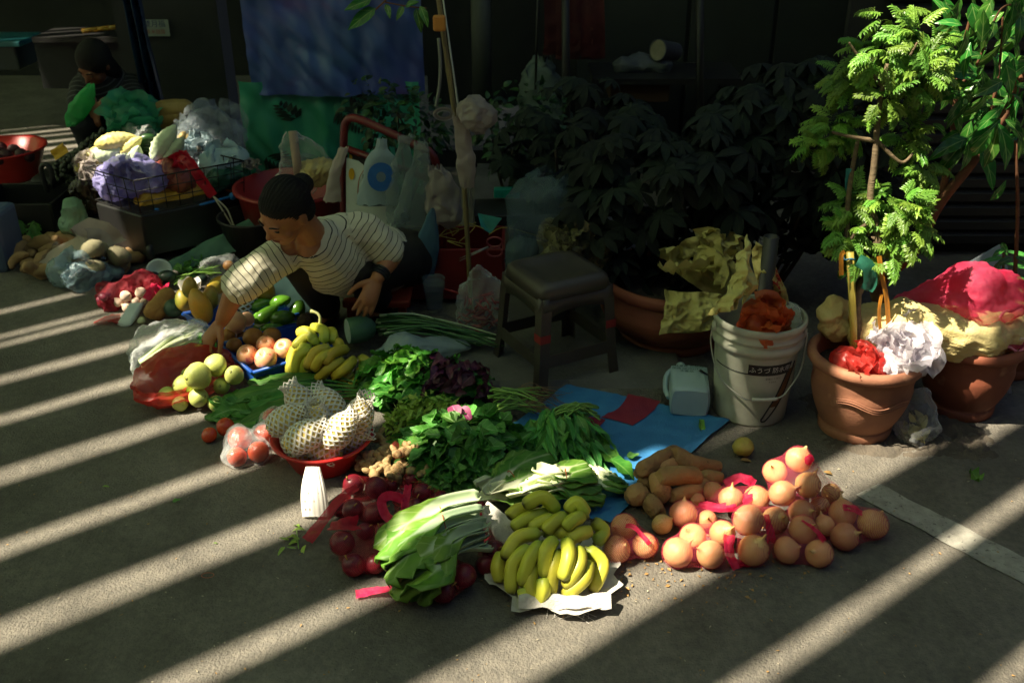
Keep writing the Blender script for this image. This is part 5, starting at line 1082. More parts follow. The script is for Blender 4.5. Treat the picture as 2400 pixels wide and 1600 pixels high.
pp = Y(1797, 688, yb-.05); drape(text_mesh('lettering', '玉', .06, redink, M.Translation(pp) @ nf, t)); pp2 = Y(1828, 655, yb-.035); drape(text_mesh('lettering', '海', .065, redink, M.Translation(pp2) @ M.Rotation(.5, 4, 'Z') @ nf @ M.Rotation(-.35, 4, 'Z'), t))
b = MB(); b.tube([pp+V((cos(a)*.042, 0, sin(a)*.042)) for a in [i*2*pi/32 for i in range(33)]], .003, 4, False); drape(b.build('printed_ring', redink, t))
t = thing('yellow_sack', 'crumpled yellow sack twisted over the left rim of the bucket', 'sack', bk+V((-.12, 0, .3)))
crumple_sheet('sack_fold', sky_, Y(1755, 560, bk.y-.02), Y(1764, 640, bk.y-.06), Y(1735, 730, bk.y-.16), Y(1665, 745, bk.y-.13), t, .02, 9, 4, bulge=.04); crumple_sheet('sack_fold', sky_, Y(1725, 600, bk.y-.05), Y(1758, 565, bk.y-.04), Y(1770, 680, bk.y-.08), Y(1745, 720, bk.y-.10), t, .015, 10, 7, bulge=.03)
t = thing('yellow_sack', 'empty yellow sack draped over the rim of the low planter', 'sack', pc4+V((-.05, -.2, .25)))
fy = pc4.y-.30
crumple_sheet('sack_body', sky_, Y(1555, 675, fy+.06), Y(1690, 700, fy+.06), Y(1660, 770, fy-.02), Y(1545, 790, fy-.02), t, .018, 8, 5, bulge=.05)
t = thing('yellow_sack', 'looped yellow sack standing up behind the draped one', 'sack', pc4+V((.05, -.05, .28)))
for pts, w, sd in (([Y(1700, 690, fy+.12), Y(1640, 650, fy+.12), Y(1600, 620, fy+.12), Y(1605, 585, fy+.14), Y(1650, 575, fy+.14), Y(1700, 570, fy+.14)], .07, 1), ([Y(1705, 650, fy+.14), Y(1660, 620, fy+.10), Y(1625, 605, fy+.12)], .08, 2), ([Y(1690, 575, fy+.15), Y(1675, 560, fy+.15), Y(1690, 555, fy+.15)], .05, 5)): ribbon('sack_fold', pts, w, sky_, t, (.2, -1, .3), 24, .5, sd)
flaps(Y(1640, 625, fy+.12), .10, 9, sky_, t, 31); flaps(Y(1690, 600, fy+.14), .07, 6, sky_, t, 33)
# ---------------- sideways white jug
jug = mat('milky_plastic', '#aec4c8', '#9cb4ba', scale=6, rough=.4, rand=0, trans=.12, col3='#7f979c', c3lo=.7, c3scale=8)
jc = G(1615, 965); jm = M.Translation(jc+V((0, .03, .055))) @ rotz(-.12); t = thing('plastic_jug', 'white plastic jug lying on its side next to the bucket', 'jug', jc)
b = MB()
def jg(u, v):
    a = u*2*pi; c_, s_ = cos(a), sin(a); m_ = max(abs(c_), abs(s_)); k = (1/m_)**.72; w, h = .066, .052; sc = 1
    if v < .06: sc = .90+.10*sqrt(max(0, v/.06))
    elif v > .70: sc = max(.22, 1-(v-.70)/.24*.78)
    y = -.075+.24*v; return jm @ V((c_*k*w*sc+(max(0, v-.7)*-.06), y, s_*k*h*sc+.004))
b.grid(40, 34, jg, cu=True)
b.add([jg(i/40, 0)*.985+(jm @ V((0, -.075, 0)))*.015 for i in range(40)], [tuple(range(39, -1, -1))]); b.build('body', jug, t)
b = MB(); b.lathe([(.001, .03), (.016, .03), (.017, .026), (.017, .002), (.014, 0)], 20, frame(jm @ V((-.02, .16, .0)), jm.to_3x3() @ V((-.1, 1, 0)))); b.build('cap', jug, t)
b = MB(); b.tube(bez([jm @ V((-.05, .10, .035)), jm @ V((-.075, .06, .03)), jm @ V((-.078, .02, .0)), jm @ V((-.066, -.02, -.01))], 12), .009, 8); b.build('handle', jug, t)
grp = mat('green_print', '#24503c', rough=.6, rand=0)
for i, (s, z) in enumerate((('良味果實 合格品', .10), ('保證 QUALITY', .083), ('生産品', .066))): text_mesh('lettering', s, .0155, grp, jm @ M.Translation((-.01, z-.02, .0590-.0003*i)) , t)
b = MB(); b.add([jm @ V(p) for p in ((.028, .052, .0592), (.062, .022, .0582), (.060, .032, .0582), (.038, .062, .0592))], [(0, 1, 2, 3)]); b.build('printed_mark', inkm, t)
# ---------------- stuff on the front pot
t = thing('plastic_bag', 'tied red plastic bag lying inside the front terracotta pot', 'plastic bag', pc1+V((-.06, -.04, .26)))
wrap('bag_film', [(pc1+V((-.085, -.06, .275)), .042), (pc1+V((-.035, -.085, .27)), .04), (pc1+V((.005, -.095, .265)), .035)], redfilm, t, 1.0, .25, .008, 2, zmin=.22, seed=3); flaps(pc1+V((-.05, -.075, .27)), .06, 8, redfilm, t, 5)
whf = mat('white_film', '#f0ecf0', '#dcd8e2', scale=8, rough=.22, rand=0, trans=.5, alpha=.8, bump=.6, bscale=34)
t = thing('plastic_bag', 'bright white crumpled plastic bags heaped in the front pot', 'plastic bag', pc1+V((.07, -.06, .26)))
wrap('bag_film', [(pc1+V((.06, -.07, .30)), .05), (pc1+V((.10, -.03, .33)), .06), (pc1+V((.11, -.09, .285)), .035), (pc1+V((.03, -.10, .275)), .03)], whf, t, 1.0, .2, .012, 2, zmin=.22, seed=8); flaps(pc1+V((.09, -.05, .31)), .085, 16, whf, t, 3)
for k, (a, b_, w) in enumerate((((.02, -.06, .33), (-.02, -.05, .36), .05), ((.05, -.1, .30), (.02, -.14, .275), .05), ((.12, -.10, .29), (.15, -.12, .275), .04))): ribbon('bag_end', [pc1+V(a), (pc1+V(a)+pc1+V(b_))/2+V((0, 0, .01)), pc1+V(b_)], (.02, w), whf, t, (0, -.7, 1), cr=.5, seed=k)
yel2 = mat('pale_yellow_sack', '#ecdc9c', '#e0cc84', scale=8, rough=.7, rand=0, bump=.5, bscale=150, trans=.2)
t = thing('yellow_sack', 'pale yellow stuffed sack bridging the two terracotta pots', 'sack', pc2+V((-.1, 0, .27)))
S0 = [(pc1+V((.02, .07, .33)), .065), (pc1+V((.11, .04, .345)), .08), (pc2+V((-.12, -.08, .31)), .075), (pc2+V((-.02, -.08, .30)), .07), (pc2+V((.07, -.03, .29)), .06)]
wrap('sack_body', S0, yel2, t, 1.05, .25, .009, 2, zmin=.24, seed=5); wrap('sack_end', [(pc1+V((-.07, .10, .33)), .05), (pc1+V((-.10, .09, .37)), .035)], yel2, t, 1.05, .2, .008, 2, zmin=.24, seed=6, extra=[pc1+V((-.11, .09, .44)), pc1+V((-.05, .10, .42))]); wrap('sack_end', [(pc2+V((.13, .03, .29)), .045), (pc2+V((.10, .0, .28)), .05)], yel2, t, 1.05, .2, .006, 2, zmin=.24, seed=7)
# big pink net over it
t = thing('net_sack', 'large pink net sack billowing over the yellow sack on the rear pot', 'net bag', pc2+V((0, 0, .3))); pinkbig = mat('pink_net_sheet', '#e42c58', '#f26a90', scale=7, rough=.6, rand=0, alpha=.62, trans=.5, bump=.4, bscale=60)
S1 = [(pc2+V((-.05, -.02, .415)), .10), (pc2+V((.04, .0, .40)), .085), (pc2+V((-.14, .02, .385)), .055), (pc2+V((-.23, .04, .36)), .03)]
wrap('net', S1, pinkbig, t, 1.05, .2, .008, 2, zmin=.3, seed=9); b = MB(); q0 = pc2+V((.09, -.06, .335)); b.grid(36, 8, lambda u, v: q0+V((cos(u*2*pi)*(.05+.03*v)+.01*n1((u*6, v, 0), 2), sin(u*2*pi)*.03*(1-.3*v)-.03*v, sin(u*2*pi)*.055*(1+.15*v)+.006*sin(u*60)*v)), cu=True); b.build('net_mouth', pinkbig, t)
b = MB(); b.tube([q0+V((cos(a)*.08, sin(a)*.021-.03, sin(a)*.063+.006*sin(a*9))) for a in [i*2*pi/60 for i in range(61)]], .0045, 5, False); b.build('net_hem', mat('pink_hem', '#e89aa8', '#d86a80', scale=60, rough=.7, rand=0), t)
# clear bag of scraps between the pots
cs = G(2150, 1045); cs.y += .03; t = thing('plastic_bag', 'knotted clear plastic bag of vegetable scraps between the pots', 'plastic bag', cs)
wrap('bag_film', [(cs+V((0, 0, .05)), .055), (cs+V((.0, .02, .11)), .035)], film, t, 1.1, .2, .008, 2, seed=2, extra=[cs+V((-.02, .03, .2)), cs+V((.03, .03, .19))])
scr = mat('scraps', '#8f8a4a', '#b7ae6a', scale=30, rough=.6, rand=.1, col3='#5a5a2c', c3lo=.6)
b = MB(); rr = random.Random(6)
for i in range(40): q = leaf_mb(.04, .02, 'ovate', 4, 3, .2, 1.2, mx=M.Translation(cs+V((rr.gauss(0, .018), rr.gauss(0, .016), .02+rr.random()*.05))) @ rrot(rr)); b.add(q.v, q.f)
stuff(b.build('scraps', scr, t))
# ---------------- aralia tree in the front pot
bark = mat('aralia_bark', '#6a5a40', '#4a3e2a', scale=22, rough=.8, rand=0, bump=.5, bscale=60, stretch=(1, 1, 3)); bam = mat('bamboo_yellow', '#b8a84e', '#a08f3c', scale=10, rough=.45, rand=0)
arm = leafmat('aralia_leaf', '#5a8a2e', '#77a03a', '#9aba5c', trans=.3, rough=.35, side=3, rand=.18, hue=.02)
t = thing('aralia_tree', 'ming aralia with feathery clumps of leaves growing in the front pot', 'tree', pc1+V((0, .02, .22)))
yc = pc1.y+.02
def YA(x, y, d): return Y(x, y, d+.13*max(0, min(1, (640-y)/500)))
trk = [([pc1+V((-.01, .02, .22)), YA(2005, 700, yc), YA(2035, 640, yc), YA(2058, 560, yc), YA(2040, 470, yc), YA(2050, 380, yc), YA(2060, 250, yc), YA(2080, 150, yc)], [.017, .017, .015, .013, .011, .010, .008, .006]), ([YA(2010, 705, yc), YA(1995, 650, yc+.02), YA(1985, 580, yc+.03), YA(1990, 450, yc+.04), YA(2010, 330, yc+.04)], [.013, .010, .009, .008, .006]),
       ([YA(2045, 560, yc), YA(2090, 520, yc), YA(2110, 500, yc)], [.009, .007, .005]), ([YA(2050, 330, yc), YA(1990, 320, yc), YA(1950, 310, yc)], [.008, .005, .004]), ([YA(2055, 330, yc), YA(2110, 380, yc), YA(2140, 360, yc)], [.007, .005, .004]), ([YA(2065, 200, yc), YA(2010, 130, yc), YA(1990, 100, yc)], [.006, .004, .003]), ([YA(2070, 200, yc), YA(2120, 150, yc), YA(2150, 100, yc)], [.006, .004, .003]), ([YA(2040, 520, yc), YA(2010, 540, yc-.02), YA(1995, 560, yc-.02)], [.007, .005, .004])]
b = MB()
for P, rd in trk: b.tube(bez(P, 20), rd, 9)
b.build('trunk', bark, t)
def frond(seed):
    mb = MB(); rr = random.Random(seed)
    for k in range(9):
        y = .012+.0085*k; 
        for sgn in (-1, 1):
            L_ = .034*(1-.07*k)+.01; a = sgn*(.95-.06*k)+rr.gauss(0, .12); q = leaf_mb(L_, .0085, 'lance', 4, 3, .3, 1.0+rr.random(), mx=M.Translation((0, y, -.02*(k/9)**2)) @ M.Rotation(-a, 4, 'Z')); o = len(mb.v); mb.add(q.v, q.f, [q.uv.get(i, (0, 0)) for i in range(len(q.v))])
            if k < 7:
                for s2 in (-1, 1):
                    q = leaf_mb(L_*.5, .007, 'lance', 3, 3, .3, 1.0, mx=M.Translation((0, y, -.02*(k/9)**2)) @ M.Rotation(-a, 4, 'Z') @ M.Translation((0, L_*.4, -.003)) @ M.Rotation(s2*.7, 4, 'Z')); mb.add(q.v, q.f, [q.uv.get(i, (0, 0)) for i in range(len(q.v))])
    mb.tube([V((0, 0, 0)), V((0, .05, -.005)), V((0, .095, -.02))], .0011, 4, False); return mb.mesh('leaf', arm)
FR = [frond(s) for s in range(4)]
CL = [(2140, 95, 58, 0, 30), (2085, 50, 55, .06, 20), (2030, 125, 62, .12, 26), (1985, 185, 50, .14, 20), (2155, 170, 72, 0, 40), (2105, 215, 55, .02, 22), (1960, 295, 58, .14, 40), (1925, 335, 46, .12, 26), (2125, 325, 42, .08, 22), (2160, 390, 38, .08, 20), (2000, 480, 46, .05, 30), (2060, 472, 44, .02, 26), (2112, 485, 44, -.03, 30), (2132, 540, 44, -.03, 30), (1992, 545, 42, .03, 26), (2005, 590, 34, 0, 16), (2045, 622, 28, -.02, 10), (2090, 590, 22, -.03, 6), (2195, 120, 36, .04, 14), (2060, 130, 44, -.03, 14), (2072, 235, 36, -.03, 10)]
r = random.Random(12)
for px, py, rp, dy, n in CL:
    c_ = YA(px, py, yc+dy); rad = rp/FPX*2.95
    for i in range(int(n*1.0)):
        d = V((r.gauss(0, 1), r.gauss(0, 1), r.gauss(0, 1)+.15)).normalized(); p = c_+d*rad*r.uniform(.2, .70)*V((1, 1, .8)).length/1.6
        inst('leaf', FR[i % 4], lframe(p, d+V((0, -.1, -.55)), V((r.gauss(0, .35), -.4+r.gauss(0, .3), 1)), r.uniform(.55, .95)), t)
b = MB(); b.tube([pc1+V((-.035, -.015, .2)), Y(2000, 760, yc-.02), Y(1992, 590, yc-.01)], .0115, 10); tag(b.build('bamboo_stake', bam), 'short yellow bamboo stake tied beside the aralia trunk', 'stake')
tape = mat('yellow_tape', '#d2912c', '#c07a24', scale=10, rough=.5, rand=0, trans=.3); grn = mat('green_ribbon', '#2c7a62', '#24604e', scale=14, rough=.6, rand=0, trans=.3)
for i, (P, w, m_, l) in enumerate((([Y(1980, 590, yc-.03), Y(1972, 600, yc-.035), Y(1972, 645, yc-.035)], .014, tape, 'short yellow tape hanging left of the aralia stake'), ([Y(2060, 600, yc-.03), Y(2068, 650, yc-.035), Y(2078, 700, yc-.035), Y(2082, 760, yc-.03)], .014, tape, 'long orange-yellow tape hanging right of the aralia trunk'), ([Y(2010, 610, yc-.03), Y(2035, 625, yc-.04), Y(2040, 660, yc-.035), Y(2030, 680, yc-.03)], .04, grn, 'green plastic tie knotted round the aralia trunk'), ([Y(2066, 690, yc-.03), Y(2060, 730, yc-.035), Y(2064, 780, yc-.03)], .010, tape, 'thin orange tape end beside the longer one'))):
    ribbon('tape', P, w, m_, None, (0, -1, .1), 12, .15, i); o = COL.objects[-1]; tag(o, l, 'tape')
blt = mat('blue_tape', '#2a6a8a', rough=.5, rand=0); b = MB(); b.tube([Y(1990, 604, yc-.01)+V((cos(a)*.016, sin(a)*.016, .003*sin(3*a))) for a in [i*.3 for i in range(44)]], .003, 5); tag(b.build('blue_tie', blt), 'blue tie wound round the top of the bamboo stake', 'tape')
ribbon('tape', [Y(1990, 395, yc+.1), Y(1987, 425, yc+.1), Y(1990, 450, yc+.1)], .018, mat('teal_ribbon', '#1f7a78', rough=.6, rand=0), None, (0, -1, .1)); tag(COL.objects[-1], 'teal ribbon hanging on the stem above the lower aralia clump', 'tape')
# ---------------- broad-leaved tree at the right edge
brm = leafmat('broad_leaf', '#2f6428', '#45802c', '#8fb060', trans=.3, rough=.22, side=7, rand=.18, hue=.02); bark2 = mat('brown_bark', '#6a4428', '#53361f', scale=18, rough=.8, rand=0, bump=.4, bscale=50)
yt = 3.04; t = thing('broad_leaved_tree', 'leaning tree with long glossy drooping leaves at the right edge', 'tree', pc2+V((-.12, .1, .2)))
b = MB()
for P, rd in (([pc2+V((-.10, .05, .2)), Y(2050, 690, yt), Y(2140, 590, yt), Y(2200, 480, yt), Y(2280, 380, yt+.02), Y(2360, 260, yt+.05), Y(2400, 160, yt+.05)], [.024, .022, .02, .018, .015, .012, .01]), ([Y(2170, 540, yt), Y(2210, 440, yt+.02), Y(2230, 330, yt+.02), Y(2250, 150, yt+.02), Y(2280, 20, yt)], [.016, .012, .009, .006, .004]), ([Y(2300, 350, yt), Y(2330, 230, yt-.05), Y(2345, 130, yt-.05), Y(2350, 40, yt-.05)], [.008, .006, .004, .003]), ([Y(2250, 200, yt), Y(2290, 150, yt-.03), Y(2340, 30, yt-.05), Y(2380, 10, yt-.05)], [.005, .004, .003, .002])): b.tube(bez(P, 22), rd, 9)
b.build('trunk', bark2, t)
BL = [leaf_mb(.15, .05, 'lance', 9, 5, .25, .9, .12, 1).mesh('leaf', brm), leaf_mb(.13, .05, 'ovate', 9, 5, .2, .5, .1, 2).mesh('leaf', brm), leaf_mb(.16, .045, 'lance', 9, 5, .3, 1.2, .15, 3).mesh('leaf', brm)]
BLS = [((2270, 90), (2340, 30)), ((2290, 70), (2345, 70)), ((2275, 100), (2250, 170)), ((2255, 60), (2200, 55)), ((2250, 75), (2200, 80)), ((2265, 70), (2260, 150)), ((2330, 50), (2330, 90)), ((2360, 40), (2365, 100)), ((2390, 30), (2395, 90)), ((2350, 120), (2340, 180)), ((2385, 110), (2385, 170)), ((2330, 110), (2385, 90)), ((2300, 130), (2250, 150)), ((2290, 160), (2215, 165)), ((2290, 175), (2210, 185)), ((2300, 165), (2320, 230)),
       ((2270, 200), (2190, 215)), ((2260, 215), (2200, 240)), ((2255, 230), (2230, 290)), ((2350, 190), (2290, 240)), ((2355, 230), (2280, 260)), ((2350, 250), (2300, 310)), ((2345, 280), (2290, 350)), ((2340, 290), (2320, 390)), ((2340, 290), (2370, 390)), ((2330, 300), (2285, 385)), ((2355, 280), (2400, 330)), ((2270, 325), (2195, 370)), ((2265, 325), (2210, 410)), ((2270, 330), (2270, 400)), ((2370, 220), (2400, 250)), ((2380, 200), (2420, 210)), ((2300, 100), (2310, 20)), ((2240, 120), (2190, 120)), ((2220, 150), (2180, 190)), ((2360, 150), (2410, 140)), ((2310, 240), (2360, 250)), ((2230, 60), (2215, 10)), ((2330, 20), (2290, -10)), ((2380, -10), (2420, 30)), ((2395, 300), (2420, 370)), ((2300, 350), (2330, 450)), ((2320, 470), (2370, 440))]
r = random.Random(77)
for (a, e) in BLS:
    dy = r.uniform(-.12, .12); A_, E_ = Y(a[0], a[1], yt-.06+dy), Y(e[0], e[1], yt-.10+dy+r.uniform(-.04, .04)); L_ = (E_-A_).length; me = r.choice(BL); inst('leaf', me, lframe(A_, E_-A_+V((0, 0, .25*L_)), V((r.gauss(0, .4), -.8, .7)), max(.45, L_/.135)), t)
for i in range(110):
    px, py = r.uniform(2180, 2420), r.uniform(-20, 340); A_ = Y(px, py, yt+r.uniform(-.08, .3)); inst('leaf', r.choice(BL), lframe(A_, V((r.gauss(0, .7), -.2, -.7)), V((r.gauss(0, .5), -.7, .6)), r.uniform(.5, .85)), t)
# saplings at the right rim, leaning board behind
t = thing('sapling', 'thin leafy sapling in the dark pot at the right edge', 'plant', pc3+V((0, 0, .2)))
b = MB(); b.tube(bez([pc3+V((-.02, 0, .2)), Y(2375, 700, 3.1), Y(2385, 500, 3.1), Y(2380, 330, 3.1)], 12), [.009, .007, .005], 7); b.build('stem', bark2, t)
for i in range(26): py = r.uniform(560, 830); A_ = Y(r.uniform(2340, 2410), py, 3.05+r.uniform(-.1, .1)); inst('leaf', BL[1], lframe(A_, V((r.gauss(0, 1), -.4, -.2)), V((r.gauss(0, .4), -.6, .8)), r.uniform(.35, .6)), t)
t = thing('lily_plant', 'small dark plant with long drooping leaves before the grey board', 'plant', Y(2350, 700, 3.3)+V((0, 0, -.1)))
for i in range(9): A_ = Y(2352, 590+i*14, 3.3); inst('leaf', WSM[0], lframe(A_, V((-1 if i % 2 else .6, -.3, .1)), V((0, -.5, 1)), .85), t)
b = MB(); b.tube([Y(2350, 750, 3.3), Y(2352, 580, 3.3)], .005, 6); b.build('stem', bark2, t)
gbd = mat('grey_board', '#9aa4aa', '#868f96', scale=4, rough=.6, rand=0); A_, B_, C_, D_ = Y(2275, 615, 3.6), Y(2345, 575, 3.6), Y(2385, 700, 3.5), Y(2275, 720, 3.5); b = MB(); n_ = V((0, .012, 0)); b.add([A_, B_, C_, D_]+[p+n_ for p in (A_, B_, C_, D_)], [(0, 3, 2, 1), (4, 5, 6, 7), (0, 1, 5, 4), (1, 2, 6, 5), (2, 3, 7, 6), (3, 0, 4, 7)]); tag(b.build('grey_board', gbd, smooth=False), 'pale grey board leaning in the shade behind the rear pot', 'board')
ribbon('tape', [G(2380, 760, .35)+V((-.02, -.1, 0)), Y(2372, 800, 3.0), Y(2362, 860, 2.98), Y(2368, 940, 2.98)], .014, whf, None, (0, -1, .1), 14, .3, 2); tag(COL.objects[-1], 'white plastic strip hanging by the right edge below the sapling', 'tape')
# ================================================================ BACK: stool, bags, hand truck, pole, tarpaulin, cart
blk = mat('black_plastic', '#141414', '#1c1c1c', scale=6, rough=.5, rand=.1)
stg = mat('grey_stool_plastic', '#37322b', '#423c34', scale=5, rough=.45, rand=0, col3='#4a443c', c3lo=.7, c3scale=20)
sc_ = V((.155, 3.17, 0)); t = thing('plastic_stool', 'grey-brown plastic stool with red tape on its legs', 'stool', sc_); ang = .50; rt_ = rotz(ang); SH = .395
def sqr(a, e=.28): c, s = cos(a), sin(a); return V((math.copysign(abs(c)**e, c), math.copysign(abs(s)**e, s), 0))
b = MB(); prof = [(.0, SH-.012), (.05, SH-.012), (.09, SH-.006), (.105, SH), (.125, SH-.002), (.138, SH-.014), (.146, SH-.05), (.142, SH-.052), (.13, SH-.02)]
b.grid(48, len(prof), lambda u, v: sc_+rt_ @ (sqr(u*2*pi)*max(prof[int(v*(len(prof)-1)+.5)][0], .001)+V((0, 0, prof[int(v*(len(prof)-1)+.5)][1]))), cu=True); b.build('seat', stg, t)
redtape = mat('red_tape', '#8a2420', rough=.5, rand=0)
for i, (sx, sy) in enumerate(((-1, -1), (1, -1), (1, 1), (-1, 1))):
    b = MB(); top = [(.135, SH-.045), (.142, .30), (.152, .12), (.165, 0)]; q = []
    for (w, z), lw in zip(top, (.055, .038, .034, .036)): q.append([sc_+rt_ @ V((sx*w, sy*(w-lw), z)), sc_+rt_ @ V((sx*w, sy*w, z)), sc_+rt_ @ V((sx*(w-lw), sy*w, z))])
    vs = [p for row in q for p in row]; b.add(vs, [f for k in range(3) for f in ((3*k, 3*k+1, 3*k+4, 3*k+3), (3*k+1, 3*k+2, 3*k+5, 3*k+4))]); lg = b.build('leg', stg, t, solid=.006, smooth=False)
    if i < 2 or i == 1:
        b = MB(); w = .147; b.add([sc_+rt_ @ V((sx*(w+.005), sy*(w-.036), z)) for z in (.195, .225)]+[sc_+rt_ @ V((sx*(w+.005), sy*(w+.005), z)) for z in (.195, .225)]+[sc_+rt_ @ V((sx*(w-.036), sy*(w+.005), z)) for z in (.195, .225)], [(0, 2, 3, 1), (2, 4, 5, 3)]); b.build('tape_band', redtape, lg, smooth=False)
for i in range(4):
    a = rt_ @ rotz(i*pi/2)
    b = MB(); b.add([sc_+a @ V(p) for p in ((-.152, -.152, .10), (.152, -.152, .10), (.150, -.150, .145), (-.150, -.150, .145))], [(0, 1, 2, 3)]); b.build('stretcher', stg, t, solid=.006, smooth=False)
    b = MB(); n_ = 13; Q = []
    for k in range(n_): x = -.137+.274*k/(n_-1); d_ = .05+.035*abs(2*k/(n_-1)-1)**3; Q += [sc_+a @ V((x, -.139, SH-.045)), sc_+a @ V((x, -.143, SH-.045-d_))]
    b.add(Q, [(2*k, 2*k+1, 2*k+3, 2*k+2) for k in range(n_-1)]); b.build('apron', stg, t, solid=.005)
def hang_bag(label, rows, y, mt, dep=.5, seed=0, open_top=False, name='plastic_bag', amp=.008, nu=36, cat='plastic bag', loops=True, sub=16):
    """rows: (py, cx, halfwidth) in photo pixels, top to bottom, at distance y"""
    C_ = [(Y(cx, py, y), abs(Y(cx+hw, py, y).x-Y(cx, py, y).x)) for py, cx, hw in rows]; P = bez([c for c, _ in C_], sub*2); n = len(P); m_ = len(C_); W = []
    for i in range(n): k = i*(m_-1)/(n-1); a = min(int(k), m_-2); W.append(C_[a][1]+(C_[a+1][1]-C_[a][1])*(k-a))
    b = MB()
    def fn(u, v):
        i = min(int(v*(n-1)+.5), n-1); a = u*2*pi; w = W[i]*(1+.10*sin(a*7+seed)*max(0, 1-v*1.6)); p = P[i]+V((cos(a)*w, sin(a)*w*dep, 0))
        return p+nz3(p, 30, seed)*amp+nz3(p, 11, seed)*amp*1.3+V((0, 0, amp*2.5*n1((cos(a)*2, sin(a)*2, 0), 2, seed)*(1 if v > .9 or v < .1 else 0)))
    b.grid(nu, n, fn, cu=True)
    if not open_top: b.add([fn(k/nu, 1) for k in range(nu)], [tuple(range(nu))])
    return tag(b.build(name, mt), label, cat)
greyf = mat('grey_film', '#5f7884', '#51666f', scale=7, rough=.4, rand=0, alpha=.42, bump=.6, bscale=22, trans=.2); yelf = mat('straw_film', '#8a845c', '#6f6c4c', scale=7, rough=.4, rand=0, alpha=.62, bump=.7, bscale=24, trans=.2)
hang_bag('tall open translucent grey rubbish bag behind the stool', [(405, 1320, 60), (450, 1300, 105), (520, 1300, 112), (600, 1290, 100), (660, 1290, 90)], 3.6, greyf, .7, 1, True, amp=.015)
b = MB(); b.lathe([(.001, 0), (.13, 0), (.155, .32), (.15, .32), (.12, .02)], 28, M.Translation((.16, 3.75, .0))); tag(b.build('rubbish_bin', blk), 'black bin standing inside the tall grey rubbish bag', 'bin')
c_ = Y(1340, 600, 3.42); t = wrap('plastic_bag', [(c_, .085), (c_+V((.07, 0, .01)), .06), (c_+V((-.05, 0, -.03)), .06)], yelf, None, 1.05, .2, .012, 2, zmin=.1, extra=[c_+V((-.06, -.02, .13)), c_+V((-.08, -.02, .12))]); tag(t, 'knotted straw-coloured plastic bag at the back of the stool', 'plastic bag')
flaps(c_+V((0, 0, .02)), .10, 8, yelf, t, 9); c_ = Y(1225, 590, 3.5); t = wrap('plastic_bag', [(c_, .05), (c_+V((0, 0, -.07)), .05)], greyf, None, 1.05, .2, .012, 2, zmin=.1); tag(t, 'small grey bag bulging left of the tall rubbish bag', 'plastic bag')
# tied clear bag of red produce, dark cups
c_ = Y(1130, 700, 3.45); t = thing('plastic_bag', 'tied clear bag of dark red chillies left of the stool', 'plastic bag', (c_.x, c_.y, 0))
wrap('bag_film', [(c_, .085), (c_+V((0, 0, -.08)), .09)], film, t, 1.05, .2, .008, 2, extra=[c_+V((-.02, -.02, .16)), c_+V((.0, -.02, .16))])
chm = mat('chilli_red', '#6a1414', '#8a1c18', scale=10, rough=.35, rand=.1); b = MB(); rr = random.Random(2)
for i in range(60): p = c_+V((rr.gauss(0, .04), rr.gauss(0, .03), -.07+rr.gauss(0, .035))); d = V((rr.gauss(0, 1), rr.gauss(0, 1), rr.gauss(0, .4))).normalized(); b.tube([p-d*.03, p, p+d*.03], [.004, .006, .001], 5)
stuff(b.build('chillies', chm, t))
cup = mat('clear_cup', '#8a979a', rough=.2, rand=0, alpha=.35)
for k in range(3):
    b = MB(); p = G(1018, 742); b.lathe([(.03, .0), (.042, .10), (.045, .102), (.041, .10)], 24, M.Translation(p+V((0, .03, .01+.022*k)))); tag(b.build('plastic_cup', cup), ['bottom', 'middle', 'top'][k]+' clear cup of the small stack behind the scallions', 'cup')
# red crate with straw, scissors
redd = mat('dull_red_plastic', '#7a1c1c', '#641616', scale=6, rough=.5, rand=.05)
t = thing('red_crate', 'low red crate with string and scissors left of the rubbish bag', 'crate', (-.25, 3.85, 0)); 
for p, d in (((-.25, 3.72, .13), (.42, .012, .22)), ((-.25, 3.98, .13), (.42, .012, .22)), ((-.465, 3.85, .13), (.012, .272, .22)), ((-.035, 3.85, .13), (.012, .272, .22)), ((-.25, 3.85, .02), (.41, .25, .01))): b = MB(); b.box(p, d); b.build('panel', redd, t, smooth=False, bev=.003)
b = MB(); rr = random.Random(4)
for i in range(14): p = V((-.25+rr.gauss(0, .1), 3.8+rr.gauss(0, .05), .24+rr.random()*.04)); b.tube(bez([p, p+V((rr.gauss(0, .08), rr.gauss(0, .04), .03)), p+V((rr.gauss(0, .12), rr.gauss(0, .05), 0))], 8), .002, 4)
tag(b.build('string', bam), 'tangle of straw-yellow string lying on the red crate', 'string')
scm_ = mat('scissor_handle', '#8a3a44', rough=.4, rand=0); sc0 = Y(1130, 590, 3.68); t = thing('scissors', 'red-handled scissors lying on the crate by the string', 'scissors', sc0)
for k in (-1, 1):
    b = MB(); b.tube([sc0+V((.05+.03*cos(a), 0, .03*k*.7+.02+.02*sin(a))) for a in [i*2*pi/20 for i in range(21)]], .004, 5, False); b.build('handle', scm_, t); b = MB(); b.tube([sc0+V((.025, 0, .02)), sc0+V((-.09, -.01, -.03-.006*k))], [.005, .001], 5); b.build('blade', wirem, t)
teal = mat('teal_plastic', '#1f9a86', '#178070', scale=30, rough=.35, rand=0, bump=.4, bscale=90)
t = thing('scale_box', 'black market scale with bright teal pad in the shade', 'scale', Y(1170, 540, 4.0)); q = Y(1170, 500, 4.0)
b = MB(); b.box(q+V((.02, .1, -.03)), (.26, .22, .05)); b.build('body', blk, t, smooth=False, bev=.006); b = MB(); b.box(q+V((.05, .17, .035)), (.15, .04, .04)); b.build('display', teal, t, smooth=False, bev=.004)
